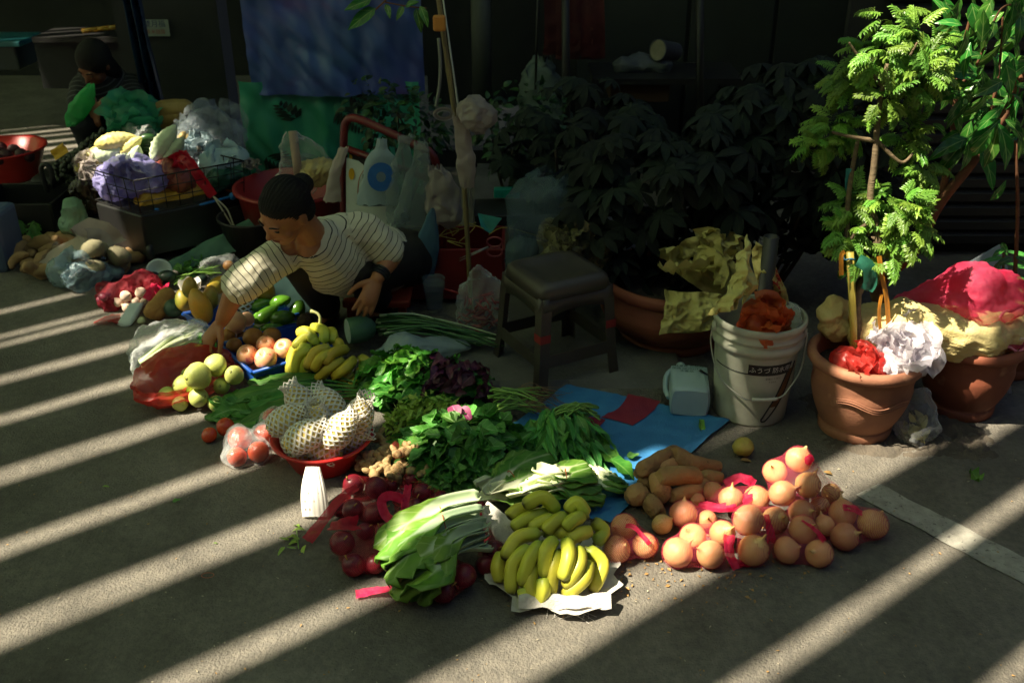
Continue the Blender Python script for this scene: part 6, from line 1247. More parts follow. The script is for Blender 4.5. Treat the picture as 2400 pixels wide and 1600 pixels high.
b = MB(); b.add([Y(1120, 500, 3.95), Y(1176, 512, 3.93), Y(1150, 548, 3.9), Y(1128, 535, 3.9)], [(0, 1, 2, 3)]); b.build('pad', teal, t, smooth=False, solid=.006)
# ---------------- red hand truck hung with bags
redf = mat('red_paint', '#641212', '#541010', scale=8, rough=.4, rand=0); t = thing('hand_truck', 'red tubular hand truck standing behind the vendor, hung with bags', 'hand truck', Y(880, 640, 4.0)+V((0, 0, -.15)))
b = MB(); b.tube(bez([Y(806, 640, 4.02), Y(806, 420, 4.02), Y(806, 320, 4.02), Y(812, 285, 4.02), Y(835, 278, 4.0), Y(900, 305, 3.95), Y(985, 345, 3.88), Y(1012, 362, 3.86), Y(1025, 400, 3.86), Y(1036, 520, 3.86), Y(1045, 740, 3.86)], 60), .0165, 10); b.build('frame', redf, t)
b = MB(); b.tube([Y(808, 346, 4.02), Y(1018, 425, 3.87)], .014, 10); b.build('cross_bar', redf, t)
b = MB(); b.tube([Y(808, 560, 4.02), Y(1030, 600, 3.87)], .014, 10); b.build('cross_bar', redf, t)
stb = mat('hazard_black', '#1a1810', '#241f14', scale=30, rough=.6, rand=0); yls = mat('hazard_yellow', '#c89a1c', rough=.5, rand=0)
b = MB(); b.add([Y(818, 355, 4.03), Y(905, 385, 3.97), Y(905, 470, 3.97), Y(818, 540, 4.03)], [(0, 1, 2, 3)]); b.build('hazard_panel', stb, t, smooth=False, solid=.006)
for k in range(4): b = MB(); y0 = 360+k*45; b.add([Y(819+k*8 if k < 2 else 818, y0, 4.02), Y(826+k*8 if k < 2 else 825, y0+6, 4.02), Y(822, y0+40, 4.02), Y(818, y0+34, 4.02)], [(0, 1, 2, 3)]); b.build('hazard_stripe', yls, t, smooth=False)
brd = mat('white_board', '#b9c4bc', '#aab4ac', scale=6, rough=.6, rand=0); orp = mat('orange_print', '#b5603c', rough=.6, rand=0)
t = thing('picture_board', 'white picture board with yellow and orange print leaning on the hand truck', 'board', Y(850, 540, 3.96)); A_ = [Y(x, y, 3.96-.0008*(x-810)) for x, y in ((812, 370), (840, 378), (862, 396), (900, 430), (925, 500), (930, 560), (812, 560))]
b = MB(); b.poly(A_); b.build('panel', brd, t, smooth=False, solid=.005)
b = MB(); b.poly([Y(824+7*cos(a), 408+14*sin(a), 3.935) for a in [i*.35 for i in range(18)]]); b.build('printed_patch', yls, t, smooth=False)
b = MB(); b.tube(bez([Y(855, 395, 3.91), Y(842, 420, 3.915), Y(840, 460, 3.915), Y(856, 480, 3.91)], 16), .006, 6, sq=.2); b.build('printed_curve', orp, t)
for k, (x, y) in enumerate(((850, 420), (866, 520), (880, 540))): b = MB(); b.add([Y(x, y-12, 3.90), Y(x+5, y-12, 3.90), Y(x+5, y+18, 3.90), Y(x, y+18, 3.90)], [(0, 1, 2, 3)]); b.build('printed_stroke', stb if k == 0 else redd, t, smooth=False)
bagw = mat('white_bag', '#a9bcc2', '#98acb4', scale=6, rough=.5, rand=0, trans=.3, bump=.4, bscale=25, alpha=.93); bluep = mat('blue_print', '#2a6ab0', '#1f56a0', scale=14, rough=.5, rand=0, trans=.2)
bagc = mat('clear_grey_bag', '#8fa0a0', '#7a8c8c', scale=8, rough=.35, rand=0, alpha=.5, bump=.8, bscale=24, trans=.2); bagb = mat('warm_white_bag', '#a89e98', '#968c86', scale=8, rough=.5, rand=0, alpha=.85, bump=.6, bscale=26, trans=.3)
wb = hang_bag('white carrier bag with a round blue print hanging from the hand truck', [(325, 893, 12), (350, 893, 15), (374, 893, 37), (420, 890, 42), (478, 884, 50)], 3.84, bagw, .3, 3, amp=.005)
b = MB(); b.grid(24, 8, lambda u, v: Y(893+32*(.35+.65*v)*cos(u*2*pi), 415+34*(.35+.65*v)*sin(u*2*pi), 3.79), cu=True); b.build('printed_ring', bluep, wb)
hang_bag('milky carrier bag bunched at the top of the hand truck', [(318, 955, 20), (345, 950, 12), (390, 945, 26), (460, 935, 32), (520, 935, 26)], 3.80, bagc, .4, 5); hang_bag('clear bluish bag hanging in the middle of the truck', [(335, 985, 14), (380, 985, 20), (450, 975, 36), (530, 955, 40), (580, 950, 24)], 3.78, bagc, .4, 7)
hang_bag('brownish crumpled bag low on the right post of the truck', [(390, 1020, 16), (440, 1035, 40), (490, 1045, 44), (530, 1040, 28)], 3.76, bagb, .5, 9, amp=.014); hang_bag('long pale bag draped over the left end of the cross bar', [(345, 806, 10), (380, 795, 15), (420, 782, 16), (470, 778, 20)], 3.95, mat('pale_bag', '#c8bcb4', '#b8aca4', scale=8, rough=.5, rand=0, trans=.35, bump=.4, bscale=25), .35, 11, amp=.005)
hang_bag('pointed blue-grey bag hanging right of the vendor', [(490, 1012, 4), (520, 1008, 14), (580, 1000, 30), (640, 985, 34)], 3.7, mat('blue_grey_bag', '#4a7088', '#3f6076', scale=6, rough=.5, rand=0, trans=.2, alpha=.85), .4, 13, amp=.004)
hang_bag('clear bag with a cardboard tube behind the vendor\'s head', [(310, 685, 14), (345, 705, 50), (385, 715, 62), (420, 700, 56), (450, 700, 40)], 4.15, film, .3, 15, amp=.012)
b = MB(); b.tube([Y(686, 308, 4.15), Y(702, 430, 4.12)], .019, 12); tag(b.build('cardboard_tube', mat('cardboard', '#a08a78', '#8a7668', scale=10, rough=.8, rand=0)), 'cardboard tube standing in the clear bag', 'tube')
its = [(Y(735, 405, 4.15), .05), (Y(760, 400, 4.15), .04)]; tag(wrap('plastic_bag', its, mat('straw_bag', '#b09a5a', '#c0b07a', scale=12, rough=.4, rand=0, alpha=.85, bump=.6, bscale=30), None, 1.1, .2, .012, 2), 'straw-yellow bundle in film behind the vendor\'s shoulder', 'plastic bag')
c_ = Y(690, 470, 4.35); c_.z = 0; t = thing('red_tub', 'wide red plastic tub behind the vendor', 'tub', c_); b = MB(); b.lathe([(.001, .02), (.19, .02), (.2, 0), (.205, .03), (.25, .285), (.268, .29), (.268, .305), (.25, .305), (.2, .05)], 40, M.Translation(c_)); b.build('body', mat('tub_red', '#9a2420', '#86201c', scale=6, rough=.45, rand=0), t)
b = MB(); c2 = Y(590, 520, 4.2); c2.z = 0
b.lathe([(.001, .01), (.11, .01), (.14, .2), (.15, .2), (.15, .212), (.138, .21), (.105, .02)], 26, M.Translation(c2)); tag(b.build('black_basket', blk), 'black plastic basket between cart and vendor', 'basket')
lst = mat('low_red_stool', '#9a3a22', rough=.5, rand=0); b = MB(); b.box((-.53, 3.62, .09), (.26, .22, .03)); t = thing('low_stool', 'low red stool the vendor sits on', 'stool', (-.53, 3.62, 0)); b.build('seat', lst, t, smooth=False, bev=.008)
for sx in (-1, 1):
    for sy in (-1, 1): b = MB(); b.box((-.53+sx*.1, 3.62+sy*.08, .037), (.03, .03, .074)); b.build('leg', lst, t, smooth=False)
# ---------------- bamboo pole with tied bag
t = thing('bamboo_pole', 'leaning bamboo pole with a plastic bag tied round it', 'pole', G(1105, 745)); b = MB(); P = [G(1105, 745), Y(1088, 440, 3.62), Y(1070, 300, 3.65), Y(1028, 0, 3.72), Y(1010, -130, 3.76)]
PP = bez(P, 40); b.tube(PP, [.0095+.002*(i % 8 == 0) for i in range(40)], 9); b.build('culm', mat('bamboo_dull', '#7a6c44', '#5f5434', scale=10, rough=.5, rand=0), t)  # culm is a dull grey-brown
b = MB(); b.tube([PP[0]+V((.018, 0, .4)), PP[20]+V((.018, -.01, 0)), PP[39]+V((.014, 0, 0))], .004, 5); b.build('cord', wirem, t)
t = thing('plastic_bag', 'brownish plastic bag tied in a bow round the bamboo pole', 'plastic bag', Y(1070, 430, 3.6)); kn = Y(1066, 268, 3.62)
wrap('bow_loop', [(Y(1110, 265, 3.6), .05), (Y(1135, 272, 3.6), .035), (Y(1120, 290, 3.6), .03)], bagb, t, 1.1, .2, .010, 2, zmin=.3, extra=[kn]); b = MB(); b.grid(26, 6, lambda u, v: Y(1040+26*cos(u*2*pi)*(.55+.45*v), 268+16*sin(u*2*pi)*(.4+.6*v), 3.6+.02*sin(v*3)), cu=True); b.build('bow_loop', bagb, t)
rows = [(275, 1075, 16), (320, 1084, 22), (380, 1092, 24), (435, 1096, 16)]; o = hang_bag('x', rows, 3.58, bagb, .3, 21, name='bag_tail'); 
for k in ('label', 'category'): del o[k]
mw = M.Translation(o.location-t.location); o.parent = t; o.location = mw.translation
ot = mat('orange_clip', '#b0742c', rough=.5, rand=0); b = MB(); b.box(Y(1030, 55, 3.66), (.045, .03, .055)); tag(b.build('orange_clip', ot, smooth=False, bev=.008), 'orange plastic clip on the upper bamboo pole', 'clip')
b = MB(); b.tube(bez([Y(1028, 90, 3.66), Y(1032, 150, 3.66), Y(1030, 200, 3.66), Y(1022, 250, 3.66)], 14), .006, 6); tag(b.build('cable', mat('grey_cable', '#6f746c', rough=.5, rand=0)), 'grey cable hanging beside the bamboo pole', 'cable')
# ---------------- bushes and overhanging twig
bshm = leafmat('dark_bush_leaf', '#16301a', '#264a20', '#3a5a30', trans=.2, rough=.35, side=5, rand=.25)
BSM = lm('leaf', bshm, [dict(L=.06, W=.03, shape='ovate', curl=.5, fold=.3, nv=5, nu=3), dict(L=.05, W=.028, shape='ovate', curl=1.0, fold=.3, nv=5, nu=3)])
def bush(label, base, blobs, n, r, size):
    t = thing('bush', label, 'shrub', base)
    for k in range(4): b = MB(); e = r.choice(blobs)[0]; b.tube(bez([V(base)+V((r.gauss(0, .03), 0, 0)), V(base).lerp(e, .5)+V((r.gauss(0, .04), 0, 0)), e], 8), [.01, .007, .004], 6); b.build('stem', MATS['shrub_stem'], t)
    for i in range(n):
        c, rad = r.choice(blobs); d = V((r.gauss(0, 1), r.gauss(0, 1), r.gauss(0, 1))).normalized(); p = c+d*rad*r.uniform(.4, 1); inst('leaf', r.choice(BSM), lframe(p, d+V((r.gauss(0, .5), r.gauss(0, .5), -.3)), V((r.gauss(0, .5), -.5, 1)), r.uniform(*size)), t)
r = random.Random(40)
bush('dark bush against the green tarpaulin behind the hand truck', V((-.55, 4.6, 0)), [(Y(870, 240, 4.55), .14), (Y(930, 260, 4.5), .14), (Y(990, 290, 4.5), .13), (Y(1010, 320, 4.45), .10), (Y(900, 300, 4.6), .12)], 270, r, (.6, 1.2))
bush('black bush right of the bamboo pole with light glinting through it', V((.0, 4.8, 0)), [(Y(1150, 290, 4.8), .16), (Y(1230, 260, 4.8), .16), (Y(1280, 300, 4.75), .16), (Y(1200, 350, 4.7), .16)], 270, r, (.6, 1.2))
t = thing('overhanging_branch', 'leafy green twig hanging into the top of the picture', 'branch', Y(900, -40, 3.4)); b = MB(); b.tube(bez([Y(960, -60, 3.4), Y(900, 5, 3.4), Y(860, 40, 3.4)], 10), [.005, .003, .002], 6); b.tube(bez([Y(900, 5, 3.4), Y(950, 15, 3.4), Y(1000, 20, 3.4)], 8), .0025, 5); b.build('twig', bark2, t)
for a, e in (((880, 20), (810, 66)), ((870, 0), (805, 18)), ((905, 10), (915, 40)), ((950, 15), (975, 0)), ((945, 15), (930, 45)), ((985, 15), (1005, 60)), ((975, 20), (990, 75))): A_, E_ = Y(*a, 3.4), Y(*e, 3.36); inst('leaf', BL[1], lframe(A_, E_-A_, V((.2, -.8, .6)), (E_-A_).length/.13), t)
# ---------------- blue and green tarpaulin
tb = mat('blue_tarpaulin', '#474f9a', '#3d5f90', scale=1.6, rough=.38, rand=0, bump=.35, bscale=7, col3='#544a8a', c3lo=.58, c3scale=2.4); tg = mat('green_tarpaulin', '#2f7a54', '#3a9482', scale=1.4, rough=.4, rand=0, bump=.3, bscale=8)
yt_ = 5.05; t = thing('printed_tarpaulin', 'blue and green tarpaulin with printed leaves hanging behind the cart', 'tarpaulin', Y(765, 430, yt_)+V((0, 0, -.2)))
def tpf(x0, x1, y0, y1, dy, seed):
    A_, B_ = Y(x0, y0, yt_), Y(x1, y1, yt_)
    def fn(u, v):
        x, z = A_.x+(B_.x-A_.x)*u, A_.z+(B_.z-A_.z)*v; f = .055*n1((x*5, z*1.2, seed), 1)+.03*n1((x*14, z*4, seed), 1)+.022*(1-abs(n1((x*6+z*5, z*3, seed+3), 1.4))*2)
        return V((x, yt_+dy+f, z))
    return fn
b = MB(); f1 = tpf(548, 995, -120, 225, 0, 1); b.grid(60, 40, f1); b.build('upper_sheet', tb, t); b = MB(); f2 = tpf(552, 992, 195, 480, .03, 5); b.grid(60, 34, f2); b.build('lower_sheet', tg, t)
pl = mat('leaf_print', '#0e2a1e', rough=.5, rand=0); pl2 = mat('leaf_print_teal', '#1f6a66', rough=.5, rand=0)
def fern(cu, cv, L, ang, mt, n=7, w=.16):
    b = MB()
    for k in range(n):
        for s in (-1, 1):
            t_ = k/n; l_ = L*(.55-.4*t_*t_); a = ang+s*(1.0-.3*t_); bx, by = cu+cos(ang)*L*t_, cv+sin(ang)*L*t_; Q = []
            for (q, hw) in ((0, .0), (.3, 1), (.65, .8), (1, 0), (.65, -.8), (.3, -1)): Q.append(f2(bx+cos(a)*l_*q-sin(a)*hw*l_*w, by+sin(a)*l_*q+cos(a)*hw*l_*w)+V((0, -.006, 0)))
            b.poly(Q)
    b.build('printed_leaf', mt, t, smooth=False)
fern(.30, .30, .16, -2.2, pl, 5, .2); fern(.55, .22, .22, .9, pl, 9, .10); fern(.62, .12, .2, .6, pl, 9, .1); fern(.12, .60, .22, .7, pl, 9, .1); fern(.75, .62, .2, 2.2, pl, 9, .1); fern(.14, .85, .2, -.9, pl2, 8, .14); fern(.40, .60, .25, 2.2, pl2, 8, .14); fern(.95, .06, .12, 1.6, pl, 5, .2)
# ---------------- dark pillar with notice, dark curtain
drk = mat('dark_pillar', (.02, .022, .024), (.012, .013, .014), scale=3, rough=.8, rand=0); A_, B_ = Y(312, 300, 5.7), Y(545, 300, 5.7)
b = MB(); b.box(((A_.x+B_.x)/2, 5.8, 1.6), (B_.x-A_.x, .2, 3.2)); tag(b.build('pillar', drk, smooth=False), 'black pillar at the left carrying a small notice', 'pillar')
ntm = mat('notice_paper', '#8a958c', '#7c877e', scale=14, rough=.7, rand=0); bli = mat('blue_ink', '#182a5a', rough=.6, rand=0); rdi = mat('red_ink', '#8a3a2c', rough=.6, rand=0)
c_ = Y(364, 66, 5.68); t = thing('notice', 'small white notice with blue and red characters on the black pillar', 'notice', c_); b = MB(); b.box(c_, (.152, .004, .088)); b.build('paper', ntm, t, smooth=False)
text_mesh('lettering', '雙月福', .040, bli, M.Translation(c_+V((0, -.004, .020))) @ nf, t); text_mesh('lettering', '新米甜蒜', .027, rdi, M.Translation(c_+V((0, -.004, -.022))) @ nf, t)
cur = mat('dark_blue_plastic_curtain', '#16283c', '#223a52', scale=3, rough=.25, rand=0); A_, B_ = Y(300, 85, 5.3), Y(400, 260, 5.3); b = MB()
b.grid(40, 24, lambda u, v: V((A_.x+(B_.x-A_.x)*(u*(.55+.45*v)+.05*v), 5.3+.05*sin(u*17+v*2)+.02*n1((u*4, v*3, 0), 1.5), A_.z+.25*(1-v)+(B_.z-.2-A_.z)*v))); tag(b.build('plastic_curtain', cur), 'dark shiny blue plastic curtain left of the pillar', 'curtain')
b = MB(); b.box(Y(235, 82, 6.4), (.7, .35, .03)); t = thing('market_table', 'dark table with a few lit things at the far left', 'table', Y(235, 200, 6.4)); b.build('top', blk, t, smooth=False); b = MB(); b.box(Y(235, 140, 6.45), (.66, .3, .3)); b.build('front', drk, t, smooth=False)
for k in range(3): b = MB(); p = Y(212+k*26, 72-k*3, 6.3); b.tube([p-V((.05, 0, .005)), p+V((.05, 0, .01))], .014, 8); tag(b.build('yellow_gourd', pap), ['left', 'middle', 'right'][k]+' dull yellow gourd on the far dark table', 'gourd', 'gourds on the far table')
b = MB(); b.box(Y(10, 125, 6.6), (.30, .3, .16)); t = thing('cool_box', 'grey-teal cool box at the far left edge', 'box', Y(10, 160, 6.6)); b.build('body', mat('cool_box_grey', '#1c2a28', rough=.5, rand=0), t, smooth=False, bev=.01); b = MB(); b.box(Y(8, 93, 6.6), (.36, .34, .035)); b.build('lid', mat('cool_box_teal', '#1f5f66', rough=.4, rand=0), t, smooth=False, bev=.008)
# ---------------- cart with wire basket
zb, zt = .25, .40; FL, FRc, BLc = G(330, 500, zb), G(572, 452, zb), G(222, 468, zb); BRc = FRc+BLc-FL; cen = (FRc+BLc)/2
t = thing('cart', 'low black cart with a wire basket in the left background', 'cart', (cen.x, cen.y, 0)); wr = mat('black_wire', '#0e0e0e', rough=.45, rand=0, metal=.3)
top = lambda p: V((p.x, p.y, 0))+(V((p.x, p.y, 0))-V((cen.x, cen.y, 0)))*.05+V((0, 0, zt))
for a, b_ in ((FL, FRc), (FRc, BRc), (BRc, BLc), (BLc, FL)):
    n_ = max(3, int((b_-a).length/.055))
    for k in range(n_+1): p, q = a.lerp(b_, k/n_), top(a).lerp(top(b_), k/n_); b = MB(); b.tube([p, q], .0022, 5); b.build('wire', wr, t)
    for k in range(4): b = MB(); b.tube([a.lerp(top(a), k/3), b_.lerp(top(b_), k/3)], .0035 if k == 3 else .0022, 5); b.build('wire', wr, t)
b = MB(); b.add([p+V((0, 0, -.01)) for p in (FL, FRc, BRc, BLc)]+[V((p.x, p.y, .05)) for p in (FL, FRc, BRc, BLc)], [(0, 1, 2, 3), (0, 4, 5, 1), (1, 5, 6, 2), (2, 6, 7, 3), (3, 7, 4, 0)]); b.build('body', blk, t, smooth=False, bev=.01)
for p in (FL, FRc, BLc, BRc): q = V((p.x, p.y, 0)).lerp(V((cen.x, cen.y, 0)), .15); b = MB(); b.lathe([(.02, -.015), (.05, -.012), (.055, 0), (.05, .012), (.02, .015)], 20, M.Translation(q+V((0, 0, .055))) @ M.Rotation(pi/2, 4, 'Y')); b.build('wheel', blk, t)
bl_ = mat('bright_blue_plastic', '#2a7ac8', rough=.4, rand=0); p, q = G(368, 497, .23), G(545, 460, .25); b = MB(); b.tube([p, (p+q)/2+V((0, 0, -.01)), q], .006, 7); b.build('push_bar', bl_, t)
for s in (p, q): blob(s, (.017, .017), None, 14, 10).build('bar_knob', bl_, t)
def at(x, y, d=4.35, f=.2678): return Y(x*f, y*f, d)
bgm = mat('bitter_gourd_skin', '#aebf9c', '#c4cfae', scale=10, rough=.5, rand=.08); bgy = mat('yellow_gourd_skin', '#cfc06a', '#d9cd86', scale=10, rough=.5, rand=.06)
def bgourd(seed, mt):
    mb = MB(); P = [];
    for i in range(31): k = i/30; P.append((.040*max(.04, sin(pi*k**.9)**.7), -.095+.19*k))
    mb.lathe(P, 36, None, lambda p, q, t_: V((p.x, p.y, p.z))*(1)+V((p.x, p.y, 0))*(.16*max(0, sin(q*9+sin(t_*40+seed)*.6))*max(0, sin(t_*52+3*sin(q*3)))+.08*n1(p, 70, seed)))
    return mb.mesh('bitter_gourd', mt)
BG = [bgourd(1, bgm), bgourd(2, bgm), bgourd(3, bgy)]
for i, (x, y, d, s, k, l) in enumerate(((1015, 1235, (.9, .3, .1), 1.0, 2, 'sunlit cream bitter gourd at the top of the cart load'), (1130, 1290, (.7, .2, .5), .8, 2, 'small cream bitter gourd with its tip up right of the sunlit one'), (960, 1335, (.95, 0, .3), 1.15, 0, 'large pale green bitter gourd lying across the pile'), (800, 1385, (.7, .2, .5), 1.0, 2, 'yellowish bitter gourd at the left of the pile'), (870, 1400, (.6, 0, .6), .95, 2, 'cream bitter gourd below the large one'), (1005, 1440, (.7, -.2, .6), 1.2, 0, 'long pale bitter gourd at the front of the pile'),
      (1150, 1430, (.5, -.2, .75), 1.15, 1, 'tilted pale bitter gourd in the middle front'), (1235, 1480, (.9, -.1, .3), .95, 1, 'low pale bitter gourd by the purple bag'), (1435, 1255, (.55, .1, .7), 1.1, 0, 'upright pale bitter gourd at the right cluster'), (1510, 1330, (.6, 0, .65), .95, 1, 'pale bitter gourd in front of the right cluster'), (1385, 1370, (.3, 0, .6), .7, 1, 'small bitter gourd at the foot of the right cluster'))):
    tag(inst('bitter_gourd', BG[k], frame(at(x, y, 4.42), d, V((0, -1, .2)), s)), l, 'bitter gourd', 'bitter gourds on the cart')
pf_ = mat('purple_film', '#8f8ac8', '#a8a4d8', scale=9, rough=.35, rand=0, alpha=.85, trans=.35, bump=.5, bscale=24); tag(wrap('plastic_bag', [(at(1000, 1590, 4.3), .07), (at(1180, 1560, 4.32), .07), (at(1320, 1560, 4.34), .06)], pf_, None, 1.1, .25, .012, 2, seed=1), 'violet plastic bag in the left of the wire basket', 'plastic bag')
yf_ = mat('yellow_film', '#c08a1c', '#d0a030', scale=9, rough=.3, rand=0, trans=.3, bump=.6, bscale=30); tag(wrap('plastic_bag', [(Y(350, 478, 4.3), .05), (Y(430, 468, 4.4), .055), (Y(520, 450, 4.5), .05)], yf_, None, 1.1, .2, .012, 2, seed=2), 'yellow plastic bag along the bottom of the wire basket', 'plastic bag')
rf_ = mat('bright_red_film', '#d8203a', '#c01830', scale=9, rough=.3, rand=0, trans=.45, bump=.5, bscale=30); rcl = mat('maroon_clear', '#8a4038', '#a05a4c', scale=14, rough=.25, rand=0, alpha=.8, bump=.6, bscale=34); tag(wrap('plastic_bag', [(Y(395, 405, 4.4), .06), (Y(425, 425, 4.4), .05)], rcl, None, 1.1, .2, .010, 2, seed=3), 'clear bag of reddish produce in the middle of the basket', 'plastic bag')
t = thing('red_ribbon_bag', 'knotted bright red bag hanging over the front of the wire basket', 'plastic bag', Y(440, 400, 4.35)); ribbon('bag_body', [Y(400, 385, 4.38), Y(425, 370, 4.33), Y(450, 390, 4.3), Y(478, 430, 4.28), Y(500, 460, 4.27)], (.06, .05), rf_, t, (0, -1, .2), 18, .4, 1); ribbon('bag_body', [Y(425, 358, 4.36), Y(430, 375, 4.33), Y(440, 392, 4.32)], .06, rf_, t, (0, -1, .2), 12, .5, 4)
for k in (0, 1): b = MB(); b.tube(bez([Y(500, 460, 4.27), Y(520+k*12, 490, 4.25), Y(545+k*4, 530, 4.22), Y(568, 556, 4.2)], 14), .004, 5); b.build('string', mat('pale_string', '#a8a090', rough=.7, rand=0), t)
wf_ = mat('blue_white_film', '#a8ccd8', '#c8dce0', scale=7, rough=.4, rand=0, trans=.3, bump=.4, bscale=20); tag(wrap('plastic_bag', [(Y(500, 385, 4.5), .06), (Y(550, 372, 4.55), .055)], wf_, None, 1.1, .25, .008, 2, seed=4), 'pale blue-white bag at the right end of the basket', 'plastic bag')
gf_ = mat('green_dark_film', '#2a5a48', '#1f4a3a', scale=7, rough=.3, rand=0, bump=.5, bscale=26); tag(wrap('plastic_bag', [(Y(510, 425, 4.42), .045), (Y(560, 412, 4.5), .045)], gf_, None, 1.1, .25, .008, 2, seed=5), 'dark green bag under the pale one in the basket', 'plastic bag')
its = [[at(1660+(k % 5-2)*26, 1250+(k//5-1)*24, 4.6), .014] for k in range(15)]; relax(its, 10, False); pn = mat('peanut', '#b09a68', '#9a8450', scale=20, rough=.7, rand=.08)
for k, (p, r_) in enumerate(its): tag(blob(p, (r_, r_*1.5), frame(p, (R.gauss(0, 1), R.gauss(0, 1), R.gauss(0, 1))), 10, 8, .08, 40, k).build('ginger_piece', pn), order_words([q[0] for q in its])[k]+' small tan root piece beside the yellow pomelo on the cart', 'root', 'small tan roots on the cart')
fruit('pomelo', 'yellow-green pomelo on top of the cart load', 'pomelo', 1640, 1110, 88, .55, mat('pomelo_skin', '#8a8a24', '#a09a30', scale=12, rough=.4, rand=0, bump=.2, bscale=80), .9, ox=0, oy=0, f=.2678, dist=4.6); COL.objects[-1].location = at(1640, 1110, 4.75)-V((0, 0, .05)); fruit('yellow_squash', 'small yellow squash under the pomelo', 'squash', 1580, 1195, 50, .5, mat('squash_yellow', '#a8881c', rough=.4, rand=0), .9, ox=0, oy=0, f=.2678, dist=4.6); COL.objects[-1].location = at(1580, 1195, 4.68)-V((0, 0, .03))
lu = mat('tan_gourd', '#8a7440', '#77622f', scale=12, rough=.6, rand=.05, bump=.5, bscale=50)
for k in range(2): b = MB(); P = bez([at(1270, 1030+k*55, 4.85), at(1480, 960+k*60, 4.85), at(1690, 960+k*40, 4.85)], 16); b.tube(P, [.03, .045, .05, .05, .05, .046, .03], 14); b.v = [v+nz3(v, 30, k)*.006 for v in b.v]; tag(b.build('tan_gourd', lu), ['upper', 'lower'][k]+' long tan gourd at the back of the cart load', 'gourd')
gfm = mat('green_film', '#2f8a6a', '#3a9a78', scale=7, rough=.35, rand=0, alpha=.75, trans=.3, bump=.5, bscale=22); tag(wrap('plastic_bag', [(at(1180, 1090, 4.8), .11), (at(1270, 1020, 4.85), .08), (at(1120, 1020, 4.85), .05)], gfm, None, 1.1, .2, .015, 2, seed=6), 'sea-green plastic bag at the back left of the cart load', 'plastic bag')
tag(wrap('plastic_bag', [(at(1830, 1170, 4.7), .10), (at(1950, 1220, 4.68), .09), (at(1760, 1330, 4.62), .05)], mat('hazy_film', '#a8b4bc', rough=.2, rand=0, alpha=.38, bump=.9, bscale=20), None, 1.1, .2, .015, 2, seed=7), 'big hazy clear bag at the back right of the cart', 'plastic bag')
ckm = mat('cucumber_dark', '#20401c', '#1a3418', scale=14, rough=.35, rand=.1)
for k in range(5): b = MB(); p, q = at(1130+k*18, 1340-k*22, 4.5), at(1330+k*8, 1330-k*30, 4.52); b.tube(bez([p, (p+q)/2+V((0, 0, .012)), q], 10), [.008, .018, .02, .02, .018, .008], 10); tag(b.build('cucumber', ckm), ORD[k].replace('second', 'second').strip()+(' ' if k else 'lowest ')+'dark cucumber between the bitter gourds'+('' if not k else ', counted upward'), 'cucumber', 'cucumbers on the cart')
ribbon('x', [at(690, 1500, 4.3), at(760, 1510, 4.3), at(860, 1500, 4.3)], .07, bagb, None, (0, -1, .3), 12, .5, 3); COL.objects[-1].name = 'paper_wrap'; tag(COL.objects[-1], 'crumpled pale paper wrap at the left end of the basket', 'wrapping')
# dark net of longans left of the basket, box below
lonm = mat('dark_longan', '#1f2618', '#2c3422', scale=14, rough=.45, rand=0); b = MB(); rr = random.Random(3); ltm = MB().lathe([(.001, -1), (.7, -.7), (1, 0), (.7, .7), (.001, 1)], 7)
for i in range(420):
    px = rr.uniform(125, 245); py = 420-(px-120)*.75+rr.uniform(-25, 45); p = Y(px, py, 4.75+rr.uniform(-.12, .2)); k = rr.uniform(.012, .017); b.add([p+v*k for v in ltm.v], ltm.f)
t = thing('longan_heap', 'dark heap of small round longans left of the bitter gourds', 'fruit heap', Y(180, 420, 4.8)+V((0, 0, -.3))); stuff(b.build('longans', lonm, t))
b = MB(); b.box(Y(180, 470, 4.85)+V((0, .1, -.06)), (.34, .4, .42)); tag(b.build('black_box', blk, smooth=False, bev=.02), 'black box wrapped in plastic left of the wire basket', 'box')
tag(wrap('plastic_bag', [(Y(215, 430, 4.5), .06), (Y(225, 470, 4.5), .05), (Y(195, 450, 4.55), .05)], mat('dark_shiny_film', '#2a2418', '#3a3422', scale=10, rough=.2, rand=0, bump=.9, bscale=30), None, 1.1, .2, .015, 2, seed=3), 'dark shiny plastic bundle at the corner of the basket', 'plastic bag')
b = MB(); b.tube(bez([Y(112, 450, 4.6), Y(97, 400, 4.6), Y(105, 385, 4.6), Y(120, 400, 4.6), Y(125, 440, 4.6)], 16), .012, 7); tag(b.build('loop_handle_bag', blk), 'black bag with a loop handle left of the black box', 'bag')
ribbon('x', [Y(125, 365, 4.6), Y(140, 355, 4.6), Y(155, 345, 4.6)], .05, yls, None, (0, -1, .3), 8, .2); COL.objects[-1].name = 'yellow_tag'; tag(COL.objects[-1], 'yellow tag on the longan heap', 'tag')
tag(wrap('plastic_bag', [(Y(172, 490, 4.35), .04), (Y(175, 525, 4.35), .055)], mat('green_clear_film', '#7fae8a', '#9cc0a8', scale=8, rough=.3, rand=0, alpha=.6, bump=.6, bscale=24), None, 1.1, .2, .008, 2, seed=13), 'pale green clear bag hanging below the black box', 'plastic bag')
